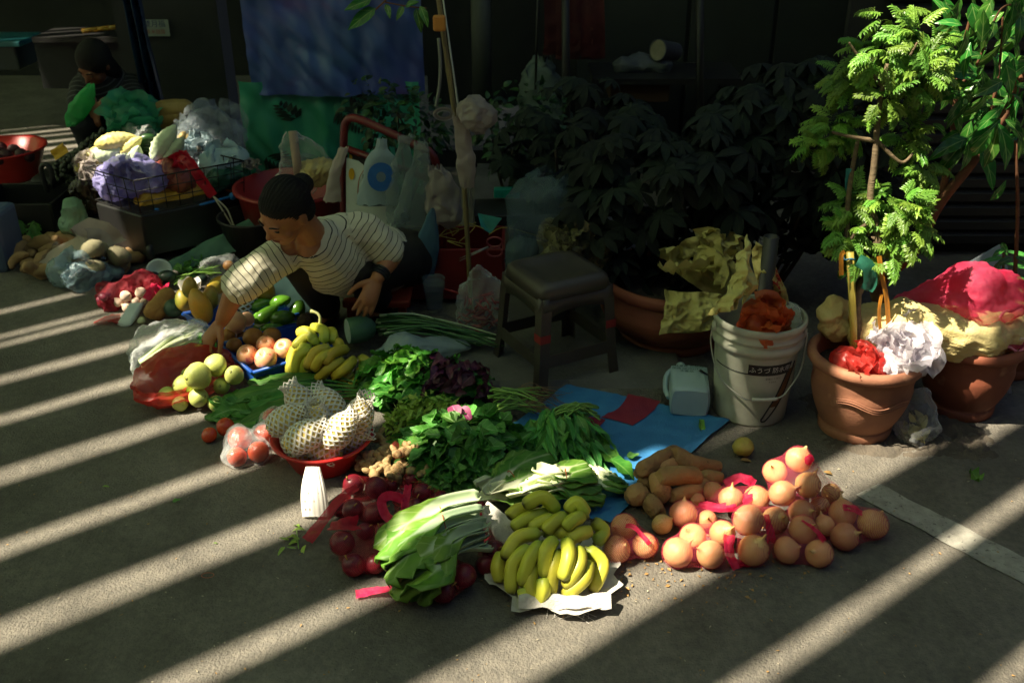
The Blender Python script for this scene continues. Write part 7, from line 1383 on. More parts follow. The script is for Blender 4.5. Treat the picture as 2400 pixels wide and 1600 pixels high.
# ---------------- far-left neighbour's goods
yam2 = mat('potato_skin', '#8a6c46', '#a0825a', scale=14, rough=.8, rand=.12, bump=.4, bscale=60); r = random.Random(9)
pme = []
for k in range(4):
    mb = MB(); P = bez([V((-.06, 0, 0)), V((0, .01*k, .005)), V((.06, -.008*k, 0))], 12); mb.tube(P, [.008, .02, .026, .028, .026, .02, .008], 12); mb.v = [v+nz3(v, 30, k)*.008 for v in mb.v]; pme.append(mb.mesh('yam', yam2))
PT = [(30+r.uniform(0, 110), 570+r.uniform(0, 70), .03+.03*r.random()) for _ in range(26)]+[(240+r.uniform(0, 95), 575+r.uniform(0, 45), .03) for _ in range(12)]
its = [[G(x, y, z), .028] for x, y, z in PT]; relax(its, 20)
for i, (p, r_) in enumerate(its): tag(inst('yam', pme[i % 4], M.Translation(p) @ rotz(r.uniform(0, 6.28)) @ M.Rotation(r.gauss(0, .3), 4, 'Y') @ M.Scale(r.uniform(.8, 1.2), 4)), order_words([q[0] for q in (its[:26] if i < 26 else its[26:])])[i if i < 26 else i-26]+' brown yam in the loose heap '+('at the far left edge' if i < 26 else 'under the cart'), 'yam', 'loose yams '+('at the far left' if i < 26 else 'under the cart'))
wbg = mat('white_sack_film', '#b8aca0', '#a89c92', scale=8, rough=.5, rand=0, trans=.3, bump=.5, bscale=20)
t = thing('plastic_bag', 'white plastic sack of yams lying at the left', 'plastic bag', G(160, 640)); A_ = [G(95, 635, .03), G(140, 600, .10), G(185, 575, .17), G(215, 560, .18), G(235, 590, .12)]
ribbon('bag_side', A_, (.06, .24), wbg, t, (.2, -.6, .8), 20, .16, 2); ribbon('bag_side', [G(205, 555, .2), G(235, 560, .17), G(250, 600, .10)], .08, wbg, t, (.2, -.8, .5), 12, .2, 5); ribbon('bag_side', [G(80, 640, .01), G(110, 620, .05), G(150, 590, .1)], (.04, .12), greyf, t, (.2, -.6, .8), 14, .16, 8)
LY = [(195, 610, .10), (215, 600, .12), (240, 600, .10), (255, 615, .07), (225, 620, .08), (180, 620, .07), (265, 630, .04), (245, 635, .04)]; its = [[G(*q), .04] for q in LY]; relax(its, 20); ww = order_words([p for p, _ in its]); yg = mat('grey_yam_skin', '#8a8468', '#a09878', scale=12, rough=.8, rand=.08, bump=.4, bscale=60)
yme = blob(V(), (1, 1.35), M(), 16, 12, .12, 1.5, 2).mesh('yam', yg)
for i, (p, r_) in enumerate(its): tag(inst('yam', yme, frame(p, (r.gauss(0, 1), r.gauss(0, .4), r.gauss(.3, .4)), V((0, 0, 1)), r_)), ww[i]+' fat grey-brown yam in front of the white sack', 'yam', 'yams in front of the white sack')
tag(wrap('plastic_bag', [(G(150, 640, .05), .055), (G(190, 650, .05), .055), (G(230, 645, .045), .045), (G(265, 635, .035), .03)], mat('blue_clear_film', '#9ab4bc', '#7f9aa4', scale=14, rough=.25, rand=0, alpha=.6, bump=.9, bscale=30), None, 1.1, .2, .010, 2, seed=14, extra=[G(285, 630, .04)]), 'bluish clear bag of produce lying on the road at the left', 'plastic bag')
ps = (G(100, 560)+G(40, 560))/2; t = thing('dark_crate', 'dark crate of green avocados at the left edge', 'crate', ps)
for p, d in (((0, -.1, .13), (.36, .012, .16)), ((0, .2, .13), (.36, .012, .16)), ((-.18, .05, .13), (.012, .3, .16)), ((.18, .05, .13), (.012, .3, .16)), ((0, .05, .06), (.35, .29, .01))): b = MB(); b.box(ps+V(p)+V((0, 0, .0)), d); b.build('panel', blk, t, smooth=False, bev=.003)
for i, (x, y, rp, d, l) in enumerate(((55, 470, 30, (.6, .2, .6), 'bright green long avocado at the left of the dark crate'), (62, 490, 30, (1, .2, 0), 'dark green avocado under the bright one'), (95, 475, 30, (1, -.3, -.2), 'black shiny avocado in the middle of the crate'), (88, 500, 26, (.3, .3, .5), 'round dark avocado at the front of the crate'), (125, 500, 26, (1, .2, .2), 'green avocado at the right end of the crate'), (30, 495, 20, (1, 0, 0), 'pale cucumber end at the left of the crate'))): p = Y(x, y, 4.75); tag(blob(p, (.042, .06), frame(p, d), 18, 12, .03, 20, i, lambda t_: 1-.3*max(0, t_-.4)).build('avocado', avo), l, 'avocado', 'avocados in the dark crate')
p = Y(30, 470, 5.1); p.z = .14; t = thing('red_basin', 'red basin of dark roots at the left edge', 'basin', (p.x, p.y, 0)); b = MB(); b.lathe([(.001, .01), (.16, .0), (.165, .01), (.215, .15), (.23, .155), (.23, .165), (.21, .16), (.15, .02)], 32, M.Translation((p.x, p.y, .1))); b.build('body', redpl, t)
bq = [V((p.x, p.y, .235))+V((r.gauss(0, .08), r.gauss(0, .07), r.random()*.02)) for _ in range(12)]
for i, q in enumerate(bq): tag(blob(q, (.03, .035), frame(q, (r.gauss(0, 1), r.gauss(0, 1), .5)), 12, 9, .1, 20, i).build('beetroot', mat('beetroot', '#3a1c22', '#4a2828', scale=10, rough=.6)), order_words(bq)[i]+' dark beetroot in the red basin at the left edge', 'beetroot', 'beetroots in the red basin')
b = MB(); q = Y(40, 455, 4.9); b.tube([q+V((.02*cos(a), 0, .03*sin(a))) for a in [i*2*pi/20 for i in range(21)]], .006, 6, False); tag(b.build('yellow_loop', yls), 'yellow plastic loop on the rim of the red basin', 'loop')
t = thing('fennel_fronds', 'feathery green fronds spilling over the crate at the left edge', 'herbs', G(40, 560)); fnm = [frond(20)]
fnl = leafmat('fennel', '#2f6a24', '#47862e', '#6fa050', trans=.25, side=3)
for m_ in fnm: m_.materials.clear(); m_.materials.append(fnl)
for i in range(60): q = Y(r.uniform(-15, 80), 505+r.uniform(0, 50), 4.45+r.uniform(-.1, .1)); inst('leaf', fnm[0], lframe(q, V((r.gauss(.4, .8), -.6, -.4+r.gauss(0, .4))), V((r.gauss(0, .4), -.3, 1)), r.uniform(.9, 1.5)), t)
b = MB(); b.box(G(5, 640)+V((-.06, .1, .13)), (.18, .2, .27)); tag(b.build('blue_bin', mat('slate_blue_plastic', '#4a5a74', '#44526a', scale=5, rough=.5, rand=0), smooth=False, bev=.02), 'slate blue plastic bin cut off by the left edge', 'bin')
# ---------------- dim stall in the arcade
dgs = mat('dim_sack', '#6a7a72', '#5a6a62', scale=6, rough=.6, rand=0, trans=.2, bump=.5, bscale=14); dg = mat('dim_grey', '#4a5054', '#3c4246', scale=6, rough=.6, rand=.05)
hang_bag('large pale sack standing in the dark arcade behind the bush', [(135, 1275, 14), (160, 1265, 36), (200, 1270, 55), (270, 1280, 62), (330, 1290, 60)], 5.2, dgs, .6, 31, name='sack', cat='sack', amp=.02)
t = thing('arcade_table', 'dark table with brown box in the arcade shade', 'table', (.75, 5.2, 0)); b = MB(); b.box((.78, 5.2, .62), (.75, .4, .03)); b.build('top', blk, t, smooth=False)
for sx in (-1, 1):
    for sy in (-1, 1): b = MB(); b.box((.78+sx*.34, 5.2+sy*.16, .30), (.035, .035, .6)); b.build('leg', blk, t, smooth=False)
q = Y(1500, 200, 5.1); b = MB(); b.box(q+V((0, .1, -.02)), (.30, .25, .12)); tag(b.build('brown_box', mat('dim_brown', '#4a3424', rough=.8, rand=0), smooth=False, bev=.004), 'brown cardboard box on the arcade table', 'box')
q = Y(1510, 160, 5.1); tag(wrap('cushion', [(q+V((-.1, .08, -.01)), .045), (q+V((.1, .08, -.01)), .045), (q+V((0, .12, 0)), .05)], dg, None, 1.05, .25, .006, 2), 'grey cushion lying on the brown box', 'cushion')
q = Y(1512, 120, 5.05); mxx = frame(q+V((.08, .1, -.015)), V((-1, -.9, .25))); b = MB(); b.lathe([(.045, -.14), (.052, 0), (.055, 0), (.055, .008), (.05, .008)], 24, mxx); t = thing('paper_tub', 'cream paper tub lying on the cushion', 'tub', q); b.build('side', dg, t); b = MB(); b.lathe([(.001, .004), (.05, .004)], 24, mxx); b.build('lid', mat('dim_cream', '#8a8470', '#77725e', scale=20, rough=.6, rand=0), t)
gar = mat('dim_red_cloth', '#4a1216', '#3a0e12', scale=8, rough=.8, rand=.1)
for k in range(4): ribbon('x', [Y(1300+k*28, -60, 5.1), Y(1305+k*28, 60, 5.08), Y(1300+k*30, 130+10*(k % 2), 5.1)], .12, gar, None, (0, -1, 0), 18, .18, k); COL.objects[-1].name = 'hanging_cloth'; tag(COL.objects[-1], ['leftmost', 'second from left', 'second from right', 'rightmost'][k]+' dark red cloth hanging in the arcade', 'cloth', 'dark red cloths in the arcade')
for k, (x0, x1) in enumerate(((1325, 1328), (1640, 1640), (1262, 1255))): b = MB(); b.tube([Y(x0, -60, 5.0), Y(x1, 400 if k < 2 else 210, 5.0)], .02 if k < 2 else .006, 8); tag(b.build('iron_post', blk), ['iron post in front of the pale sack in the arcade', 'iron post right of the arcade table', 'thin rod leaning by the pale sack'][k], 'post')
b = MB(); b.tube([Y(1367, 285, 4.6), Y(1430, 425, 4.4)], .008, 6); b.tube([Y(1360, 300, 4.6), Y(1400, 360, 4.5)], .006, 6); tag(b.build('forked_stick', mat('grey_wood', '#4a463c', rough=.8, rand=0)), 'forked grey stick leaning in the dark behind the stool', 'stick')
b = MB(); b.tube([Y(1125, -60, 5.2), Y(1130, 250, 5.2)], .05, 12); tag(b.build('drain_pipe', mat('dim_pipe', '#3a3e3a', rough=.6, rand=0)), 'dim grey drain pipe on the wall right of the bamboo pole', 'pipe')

for k, (x, y, d, m_, l) in enumerate(((330, 330, 4.6, film, 'clear crumpled film between the bitter gourds'), (470, 345, 4.55, bagw, 'white carrier bag tucked beside the red ribbon bag'), (215, 395, 4.4, bagb, 'pale crumpled bag at the left corner of the wire basket'), (590, 395, 4.5, bagb, 'pale twist of plastic tied to the right corner of the wire basket'))):
    p = Y(x, y, d); t = thing('plastic_bag', l, 'plastic bag', p-V((0, 0, .05))); flaps(p, .06 if k < 3 else .035, 9, m_, t, 20+k)

for l, m_, rad, n in (('violet plastic bag in the left of the wire basket', pf_, .09, 10), ('big hazy clear bag at the back right of the cart', MATS['hazy_film'], .13, 10), ('sea-green plastic bag at the back left of the cart load', gfm, .13, 8), ('pale blue-white bag at the right end of the basket', wf_, .07, 7), ('bluish clear bag of produce lying on the road at the left', MATS['blue_clear_film'], .08, 8)):
    o = next(q for q in COL.objects if q.get('label') == l); zz = max(v.co.z for v in o.data.vertices); flaps(V(o.location)+V((0, 0, zz*.55)), rad, n, m_, o, 50+n)
# ================================================================ PEOPLE
def remesh(mb, vox, smooth=2, name='m'):
    me = mb.mesh(name, None); o = bpy.data.objects.new('tmp', me); COL.objects.link(o); k = o.modifiers.new('r', 'REMESH'); k.mode = 'VOXEL'; k.voxel_size = vox
    k = o.modifiers.new('s', 'SMOOTH'); k.iterations = smooth; k.factor = .5
    dg = bpy.context.evaluated_depsgraph_get(); m2 = bpy.data.meshes.new_from_object(o.evaluated_get(dg)); bpy.data.objects.remove(o); bpy.data.meshes.remove(me); return m2
def limb(mb, pts, rad, seg=14, n=None, sq=1.0, up=None):
    P = bez(pts, n or len(pts)*6); m_ = len(rad); q = [i*(m_-1)/(len(P)-1) for i in range(len(P))]; Rr = [rad[min(int(k), m_-2)]+(rad[min(int(k), m_-2)+1]-rad[min(int(k), m_-2)])*(k-min(int(k), m_-2)) for k in q]
    t0, t1 = (P[0]-P[1]).normalized(), (P[-1]-P[-2]).normalized(); P = [P[0]+t0*Rr[0]*.9, P[0]+t0*Rr[0]*.55]+P+[P[-1]+t1*Rr[-1]*.55, P[-1]+t1*Rr[-1]*.9]; Rr = [Rr[0]*.4, Rr[0]*.83]+Rr+[Rr[-1]*.83, Rr[-1]*.4]
    mb.tube(P, Rr, seg, sq=sq, up=up)
def ell(mb, mx, r, seg=18, rings=12):
    b = MB(); b.lathe([(max(cos(-pi/2+pi*i/rings), .001), sin(-pi/2+pi*i/rings)) for i in range(rings+1)], seg, mx @ M.Diagonal((r[0], r[1], r[2], 1)))
    n = len(b.v); b.f += [tuple(range(seg-1, -1, -1)), tuple(range(n-seg, n))]; mb.add(b.v, b.f)
def hand(mb, wrist, d, nrm, thumb_side, spread=.22, curl=.5, s=1.0):
    """palm from the wrist along d, back of hand facing nrm, five separate bent fingers"""
    d = V(d).normalized(); nrm = (V(nrm)-d*V(nrm).dot(d)).normalized(); x = d.cross(nrm)*thumb_side; w = V(wrist)
    limb(mb, [w, w+d*.03*s, w+d*.075*s], [.022*s, .030*s, .034*s], 12, 6, .55, nrm)
    for k, (o, l, a) in enumerate(((.026, .066, .9), (.009, .076, .3), (-.009, .071, -.3), (-.025, .056, -.95))):
        b = w+d*.075*s+x*o*s; f = (d+x*a*spread).normalized(); P = [b-f*.02*s, b]; cu = 0
        for j, seg in enumerate((.42, .32, .26)): cu += curl*(.5, .75, .5)[j]; P.append(P[-1]+(f*cos(cu)-nrm*sin(cu))*l*seg*s)
        limb(mb, P, [.0095*s, .0095*s, .0085*s, .008*s, .0068*s], 8, 12)
    b = w+d*.025*s+x*.024*s; f = (d*.65+x*.75-nrm*.15).normalized(); limb(mb, [b, b+f*.03*s, b+f*.048*s+d*.01*s-nrm*.004, b+f*.06*s+d*.026*s-nrm*.01*s], [.013*s, .0115*s, .0095*s, .0075*s], 8, 12)
skin = mat('skin', '#a9714a', '#9a643f', scale=9, rough=.5, rand=0, bump=.08, bscale=120, sss=.08); hairm = mat('black_hair', '#0d0b0a', '#151210', scale=30, rough=.6, spec=.25, rand=0, bump=.6, bscale=140, stretch=(1, 1, 6))
def stripemat(name, c1, c2, sp=.0215, w=.13):
    m = mat(name, c1, None, rough=.8, rand=0, bump=.25, bscale=30); nt = m.node_tree; N = nt.nodes; L = nt.links; at_ = N.new('ShaderNodeAttribute'); at_.attribute_name = 'stripe'
    d = N.new('ShaderNodeMath'); d.operation = 'DIVIDE'; d.inputs[1].default_value = sp; L.new(at_.outputs['Fac'], d.inputs[0]); f = N.new('ShaderNodeMath'); f.operation = 'FRACT'; L.new(d.outputs[0], f.inputs[0])
    g = N.new('ShaderNodeMath'); g.operation = 'LESS_THAN'; g.inputs[1].default_value = w; L.new(f.outputs[0], g.inputs[0]); x = N.new('ShaderNodeMix'); x.data_type = 'RGBA'; L.new(g.outputs[0], x.inputs['Factor']); x.inputs[6].default_value = hexc(c1); x.inputs[7].default_value = hexc(c2)
    L.new(x.outputs[2], N['Principled BSDF'].inputs['Base Color']); return m
def segdist(p, a, b): ab = b-a; t = max(0, min(1, (p-a).dot(ab)/ab.length_squared)); return (p-(a+ab*t)).length, t*ab.length
def setstripe(me, chains):
    at_ = me.attributes.new('stripe', 'FLOAT', 'POINT')
    for i, v in enumerate(me.vertices):
        best = None
        for ch, bias in chains:
            s = 0
            for a, b in zip(ch, ch[1:]):
                dd, t = segdist(v.co, a, b); dd /= bias
                if best is None or dd < best[0]:
                    # signed distance along, unbounded so stripes continue past the ends
                    u = (b-a).normalized(); best = (dd, s+max(-.2, min((b-a).length+.2, (v.co-a).dot(u)))+.004*n1(v.co, 14))
                s += (b-a).length
        at_.data[i].value = best[1]+5
def attach(name, me, mt, par):
    me.materials.clear(); me.materials.append(mt); me.polygons.foreach_set('use_smooth', [True]*len(me.polygons)); o = bpy.data.objects.new(name, me); COL.objects.link(o); o.parent = par; lo = rootloc(par)
    for v in me.vertices: v.co -= lo
    return o
def head(mb, c, f, up, s=1.0):
    """head volume with brow, nose, cheeks, lips, chin and ears; f = where the face looks"""
    mx = frame(c, f, up, s)       # local: z = face forward, x = up, y = sideways
    E = lambda p, r: ell(mb, mx @ M.Translation(p), r)
    E((.018, 0, -.008), (.098, .076, .092)); E((-.045, 0, .030), (.062, .056, .058)); E((-.082, 0, .052), (.030, .032, .030)); E((-.01, 0, .060), (.05, .05, .035))
    for sd in (-1, 1): E((-.028, sd*.036, .056), (.026, .024, .024)); E((.025, sd*.026, .079), (.010, .024, .010)); E((-.002, sd*.077, -.008), (.032, .008, .018)); E((-.022, sd*.0115, .092), (.008, .009, .009))
    limb(mb, [mx @ V((.018, 0, .082)), mx @ V((-.004, 0, .093)), mx @ V((-.02, 0, .103))], [.008*s, .010*s, .0125*s], 10, 8)
    E((-.050, 0, .082), (.0062, .021, .010)); E((-.061, 0, .080), (.0072, .019, .011)); return mx
def eyes(mx, par, mt=None):
    dk = mat('eye_dark', '#140c08', rough=.3, rand=0); lp = mat('lips', '#8a4a3c', rough=.5, rand=0)
    for sd in (-1, 1):
        b = MB(); ell(b, mx @ M.Translation((.010, sd*.030, .0815)), (.0045, .014, .006), 12, 8); b.build('eye', dk, par); b = MB(); limb(b, [mx @ V((.028, sd*.014, .090)), mx @ V((.034, sd*.030, .087)), mx @ V((.029, sd*.046, .078))], [.0028, .003, .0016], 6, 8); b.build('eyebrow', hairm, par)
    b = MB(); limb(b, [mx @ V((-.055, -.017, .0885)), mx @ V((-.0535, 0, .0925)), mx @ V((-.055, .017, .0885))], [.003, .0045, .003], 6, 8); b.build('lips', lp, par)
# ---------------- the vendor reaching for the fruit
hc = Y(668, 498, 3.13); face = V((-.50, -.62, -.52)).normalized(); upv = V((.05, -.30, .95))
nk = Y(740, 565, 3.27); shR, shL = Y(655, 600, 3.24), Y(855, 540, 3.36); elR, wrR = Y(556, 672, 3.14), Y(520, 752, 3.14); elL, wrL = Y(920, 598, 3.36), Y(884, 652, 3.27)
hip = Y(905, 620, 3.68); hip.z = max(hip.z, .20); hipR, hipL = hip+V((-.07, -.05, 0)), hip+V((.08, .03, 0)); knR, knL = Y(712, 622, 3.30), Y(840, 640, 3.34); anR, anL = V((knR.x+.03, knR.y+.22, .07)), V((knL.x+.04, knL.y+.24, .07))
w = thing('person', 'crouching person in a black-striped white T-shirt reaching out over the produce', 'person', (hip.x, hip.y, 0))
b = MB(); mxh = head(b, hc, face, upv, .95); limb(b, [nk+V((.01, .01, -.03)), nk.lerp(hc, .5)+V((.012, .015, 0)), hc+V((.02, .03, -.02))], [.058, .050, .050], 14)
chest = nk.lerp(hip, .28)+V((-.01, -.03, -.03)); belly = nk.lerp(hip, .65)+V((-.02, -.03, -.02)); sv = (shL-shR).normalized()
limb(b, [nk+V((.0, .0, -.02)), chest, belly, hip], [.08, .115, .11, .12], 16, 20, 1.0)
for s_, e_, q_ in ((shR, elR, wrR), (shL, elL, wrL)): limb(b, [s_.lerp(nk, .25), s_, s_.lerp(e_, .5), e_], [.05, .052, .044, .038], 12); limb(b, [e_, e_.lerp(q_, .35), q_], [.038, .037, .0245], 12)
hdR = G(478, 812, .11)-wrR; hand(b, wrR, hdR, V((-.55, -.55, .55)), -1, .42, .42, 1.02); hand(b, wrL, Y(862, 705, 3.22)-wrL, V((.2, -.85, .2)), 1, .12, .35, 1.0)
for hp, kn, an in ((hipR, knR, anR), (hipL, knL, anL)): limb(b, [hp, hp.lerp(kn, .5), kn], [.085, .075, .058], 12); limb(b, [kn, kn.lerp(an, .4), an], [.056, .055, .036], 12); limb(b, [an+V((0, .03, -.03)), an+V((-.02, -.10, -.045))], [.032, .028], 10)
attach('body', remesh(b, .0046, 2), skin, w)
eyes(mxh, w)
b = MB(); E = lambda p, r: ell(b, mxh @ M.Translation(p), r, 22, 16)
E((.034, 0, -.026), (.096, .083, .092)); E((.056, .0, .004), (.062, .070, .068)); E((-.02, 0, -.05), (.075, .074, .060)); E((.025, 0, -.118), (.038, .040, .034))
me = remesh(b, .004, 3); inv = mxh.inverted()
for v in me.vertices:   # combed strands running back to the bun
    q = inv @ v.co; a_ = math.atan2(q.y, q.x-.02); k = (.0016*sin(a_*46+3*n1(q, 30))+.0012*n1((a_*14, q.z*8, 0), 1.5)); v.co += (v.co-hc).normalized()*k
attach('hair', me, hairm, w)
b = MB(); limb(b, [nk+V((.01, .015, -.02)), chest, belly, hip+V((0, -.02, .02))], [.10, .135, .13, .135], 20, 26); limb(b, [shR.lerp(shL, -.02), shR.lerp(shL, .5)+V((.0, .02, .012)), shR.lerp(shL, 1.02)], [.064, .075, .066], 14, 14)
slR, slL = shR.lerp(elR, .93), shL.lerp(elL, .80); limb(b, [shR.lerp(nk, .2), shR, slR], [.064, .068, .070], 14, 14); limb(b, [shL.lerp(nk, .2), shL, slL], [.062, .066, .066], 14, 14)
me = remesh(b, .0062, 4)
setstripe(me, [([nk, chest, belly, hip], 1.75), ([shR.lerp(nk, .1), slR], 1.0), ([shL.lerp(nk, .1), slL], 1.0)])
bm = bmesh.new(); bm.from_mesh(me); ng = nk.lerp(hc, .35)+V((-.02, -.03, -.005)); kill = [v for v in bm.verts if (v.co-ng).length < .080]; bmesh.ops.delete(bm, geom=kill, context='VERTS')
be = [e for e in bm.edges if e.is_boundary]; bv = {v: [e.other_vert(v) for e in v.link_edges if e.is_boundary] for e in be for v in e.verts}
for _ in range(14):
    nw = {v: v.co.lerp(sum((q.co for q in o_), V())/len(o_), .5) for v, o_ in bv.items()}
    for v, p_ in nw.items(): v.co = p_
for v in bm.verts: v.co += nz3(v.co, 16)*.007+nz3(v.co, 40, 2)*.0025
bm.to_mesh(me); bm.free(); attach('t_shirt', me, stripemat('striped_cotton', '#c4bfa8', '#14161a'), w)
trou = mat('dark_trousers', '#17130f', '#1e1914', scale=6, rough=.85, rand=0, bump=.3, bscale=20); b = MB()
for hp, kn, an in ((hipR, knR, anR), (hipL, knL, anL)): limb(b, [hp+V((0, .02, 0)), hp.lerp(kn, .5), kn], [.105, .094, .076], 14); limb(b, [kn, kn.lerp(an, .4), an.lerp(kn, .08)], [.075, .070, .056], 14)
limb(b, [hip+V((-.06, .03, .0)), hip+V((.07, .04, 0))], [.125, .125], 16, 8); attach('trousers', remesh(b, .008, 4), trou, w)
bk_ = mat('dark_bracelet', '#10141a', rough=.5, rand=0)
for k in range(3):
    b = MB(); ax = (wrL-elL).normalized(); c_ = wrL-ax*(.012+.011*k); a1 = ax.orthogonal().normalized(); a2 = ax.cross(a1); b.tube([c_+(a1*cos(q)+a2*sin(q))*(.029+.001*k) for q in [i*2*pi/24 for i in range(25)]], .0055, 6, False); b.build('bracelet', bk_, w)
for an in (anR, anL): b = MB(); limb(b, [an+V((0, .035, -.045)), an+V((-.02, -.12, -.052))], [.036, .034], 12); b.build('shoe', blk, w)
# ---------------- second seller, a dark figure sitting behind the cart
yv = 5.25; H2 = Y(222, 150, yv-.1); n2_ = Y(240, 190, yv); s1, s2 = Y(195, 205, yv-.05), Y(305, 200, yv+.05); hp2 = V((n2_.x+.03, yv+.18, .30)); e1, w1 = Y(185, 250, yv-.15), Y(215, 235, yv-.3); e2, w2 = Y(320, 250, yv-.1), Y(245, 240, yv-.32)
p2 = thing('person', 'dark figure in a striped top sitting behind the cart, holding a green bag', 'person', (hp2.x, hp2.y, 0)); b = MB(); mx2 = head(b, H2, V((-.35, -.65, -.65)), V((0, -.4, .9)), .95); limb(b, [n2_, H2+V((.0, .04, -.02))], [.055, .05], 12)
limb(b, [n2_, n2_.lerp(hp2, .5), hp2], [.09, .13, .14], 14)
for a_, e_, q_ in ((s1, e1, w1), (s2, e2, w2)): limb(b, [a_, a_.lerp(e_, .5), e_], [.05, .045, .04], 12); limb(b, [e_, q_], [.038, .026], 12); hand(b, q_, V((-.3, -.6, -.4)) if a_ is s2 else V((.2, -.7, -.3)), V((0, -.2, 1)), 1 if a_ is s1 else -1, .2, .9, 1)
k1, k2 = Y(200, 285, yv-.35), Y(285, 285, yv-.30)
for k_ in (k1, k2): limb(b, [hp2, k_], [.09, .065], 12); limb(b, [k_, V((k_.x, k_.y+.12, .06))], [.06, .04], 12)
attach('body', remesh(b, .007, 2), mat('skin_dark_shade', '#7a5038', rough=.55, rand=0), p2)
b = MB(); limb(b, [n2_+V((0, 0, .01)), n2_.lerp(hp2, .5), hp2], [.12, .15, .16], 16); limb(b, [s1, s1.lerp(e1, .75)], [.068, .066], 12); limb(b, [s2, s2.lerp(e2, .75)], [.068, .066], 12); limb(b, [s1, n2_, s2], [.065, .08, .065], 12); me = remesh(b, .009, 3); setstripe(me, [([n2_, hp2], 1.7), ([s1, e1], 1), ([s2, e2], 1)]); attach('top', me, stripemat('dark_striped_cotton', '#17161a', '#4a4a4e', .03, .25), p2)
b = MB()
for k_ in (k1, k2): limb(b, [hp2, k_], [.11, .085], 12); limb(b, [k_, V((k_.x, k_.y+.12, .08))], [.08, .06], 12)
attach('trousers', remesh(b, .01, 3), mat('navy_trousers', '#10161f', rough=.85, rand=0), p2)
b = MB(); ell(b, mx2 @ M.Translation((.03, 0, -.02)), (.10, .088, .10), 20, 14); ell(b, mx2 @ M.Translation((-.05, .05, -.03)), (.10, .04, .05)); ell(b, mx2 @ M.Translation((-.05, -.05, -.03)), (.10, .04, .05)); attach('hair', remesh(b, .007, 2), hairm, p2); eyes(mx2, p2)
gb = mat('green_carrier_film', '#2fae5a', '#3abf6a', scale=6, rough=.35, rand=0, trans=.45, alpha=.9, bump=.4, bscale=20); t = hang_bag('bright green carrier bag held by the seated figure behind the cart', [(195, 212, 6), (215, 206, 18), (245, 192, 30), (275, 178, 24), (295, 168, 12)], yv-.42, gb, .3, 41, amp=.006)
# ================================================================ LITTER AND SMALL THINGS
lit = leafmat('fallen_leaf', '#5f9a34', '#4c8a2a', '#9abf6a', trans=.2); dry = mat('dry_leaf', '#9a7a44', '#7f6236', scale=20, rough=.8, rand=.15)
tag(inst('fallen_leaf', leaf_mb(.055, .045, 'ovate', 8, 7, .5, .8, .9, 3).mesh('fallen_leaf', lit), lframe(G(2275, 1105, .006), (.3, -1, .0), (.1, 0, 1))), 'torn bright green leaf on the road at the right', 'leaf')
tag(inst('fallen_leaf', leaf_mb(.075, .026, 'ovate', 8, 5, .5, .6, .4, 5).mesh('fallen_leaf', lit), lframe(G(1640, 982, .02), (.05, -1, 0), (.4, 0, 1))), 'pale green leaf scrap on the blue mat below the jug', 'leaf')
tag(inst('fallen_leaf', SPM[1], lframe(G(1470, 1070, .02), (1, .2, 0), (0, 0, 1), .6)), 'dark leaf on the blue mat beside the sweet potatoes', 'leaf')
tag(inst('fallen_leaf', leaf_mb(.05, .016, 'lance', 6, 3, .4, 1.4, .3).mesh('fallen_leaf', dry), lframe(G(1930, 1105, .008), (1, -.2, .1), (0, 0, 1))), 'dry brown leaf on the road behind the onion peak', 'leaf')
tag(inst('fallen_leaf', leaf_mb(.045, .018, 'ovate', 6, 3, .4, .6).mesh('fallen_leaf', dry), lframe(G(1735, 1078, .008), (1, .1, 0), (0, 0, 1))), 'brown leaf below the shrivelled yellow fruit', 'leaf')
p = G(1742, 1047, .03); mb = blob(p, (.034, .027), M.Translation(p), 20, 14, .14, 40, 3); tag(mb.build('shrivelled_fruit', mat('shrivelled_yellow', '#a8913c', '#c0a850', scale=14, rough=.5, rand=0, bump=.5, bscale=50)), 'shrivelled yellow fruit alone on the road before the bucket', 'fruit')
t = thing('herb_sprig', 'small wilted green sprig on the road left of the passion fruit', 'herbs', G(700, 1265)); rr = random.Random(2)
for k in range(12): inst('leaf', BAM[k % 3], lframe(G(700+rr.gauss(0, 10), 1262+rr.gauss(0, 16), .008), (rr.gauss(0, 1), rr.gauss(0, 1), .1), (rr.gauss(0, .3), 0, 1), .9), t)
b = MB(); b.tube([G(695, 1240, .006), G(700, 1285, .006)], .0015, 4); b.build('stem', stemg, t)
b = MB(); c_ = G(487, 1347, .004); b.tube([c_+V((.016*cos(a), .010*sin(a), 0)) for a in [i*2*pi/24 for i in range(25)]], .0008, 4, False); tag(b.build('rubber_band', MATS['rubber_band']), 'brown rubber band lying on the shaded road at the lower left', 'rubber band')
for k, (x, y, l) in enumerate(((240, 1140, 'small green leaf scrap on the road at the far left'), (405, 1175, 'dark green leaf scrap on the road in the left foreground'), (500, 1272, 'tiny green scrap in a sun stripe left of the sprig'), (590, 1078, 'little green sprout on the road below the tomato bag'))): tag(inst('leaf_scrap', BAM[k % 3] if k != 1 else SPM[1], lframe(G(x, y, .006), (1, .4, 0), (0, 0, 1), (.7, .35, .4, .9)[k])), l, 'leaf')
p = G(332, 752, .012); tag(blob(p, (.016, .014), M.Translation(p), 12, 9, .3, 60, 3).build('paper_wad', mat('paper_wad', '#b8bc94', rough=.8, rand=0)), 'pale crumpled wad on the road beside the foam tray', 'litter')
b = MB(); b2 = MB(); rr = random.Random(17)
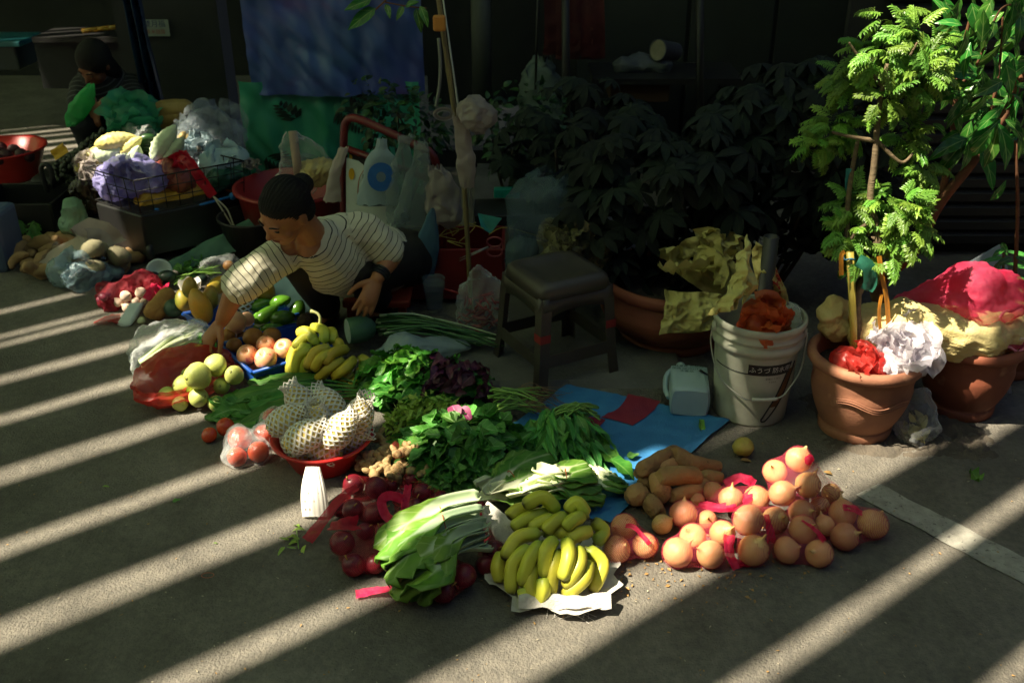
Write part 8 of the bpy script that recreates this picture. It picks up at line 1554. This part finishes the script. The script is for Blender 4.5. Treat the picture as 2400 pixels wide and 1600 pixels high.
for i in range(520):
    px, py = rr.uniform(0, 2400), 600+1000*rr.random()**.7; p = G(px, py, .004)
    if py < 900 and px > 700: continue
    k = rr.uniform(.0012, .004); d = rr.uniform(0, 6.28); u_ = V((cos(d), sin(d), 0)); v_ = V((-sin(d), cos(d), 0)); q = [p+u_*k*rr.uniform(1, 2.5), p+v_*k*.6+V((0, 0, k*.4)), p-u_*k, p-v_*k*.6]; (b if i % 2 else b2).add(q, [(0, 1, 2, 3)])
for i in range(220):
    p = G(rr.gauss(1620, 150), rr.gauss(1310, 55), .004); k = rr.uniform(.003, .008); d = rr.uniform(0, 6.28); u_ = V((cos(d), sin(d), 0)); v_ = V((-sin(d), cos(d), 0)); b2.add([p+u_*k, p+v_*k*.5+V((0, 0, k*.5)), p-u_*k, p-v_*k*.5], [(0, 1, 2, 3)])
o = stuff(b.build('grit', mat('pale_grit', '#b0a890', '#8a8270', scale=40, rough=.9, rand=0), smooth=False)); tag(o, 'pale grit and specks scattered over the road', 'grit')
o = stuff(b2.build('onion_skin_flakes', mat('skin_flake', '#a8834c', '#8a6a3c', scale=40, rough=.7, rand=0), smooth=False)); tag(o, 'dry flakes of onion skin and straw scattered on the road', 'litter')
# ---------------------------------------------------------------- details that belong to a part go under that part
SUB = {'wave_line': ('body',), 'grip': ('handle',), 'handle_lug': ('body',), 'printed_line': ('body',), 'printed_leaf': ('lower_sheet', 'body'), 'lettering': ('label_band', 'paper', 'sack_body', 'body'), 'printed_mark': ('body',), 'printed_ring': ('sack_body',),
       'printed_patch': ('panel',), 'printed_curve': ('panel',), 'printed_stroke': ('panel',), 'eye': ('body',), 'eyebrow': ('body',), 'lips': ('body',), 'bracelet': ('body',), 'red_patch': ('sheet',), 'frayed_threads': ('sheet',), 'net_tie': ('net',), 'knot': ('net',),
       'bar_knob': ('push_bar',), 'net_hem': ('net_mouth',), 'hazard_stripe': ('hazard_panel',), 'string': ('bag_body',)}
for o in list(COL.objects):
    k = o.name.split('.')[0]
    if k in SUB and o.parent is not None and o.parent.type == 'EMPTY':
        for want in SUB[k]:
            p = next((q for q in o.parent.children if q.name.split('.')[0] == want), None)
            if p is not None: o.parent = p; break
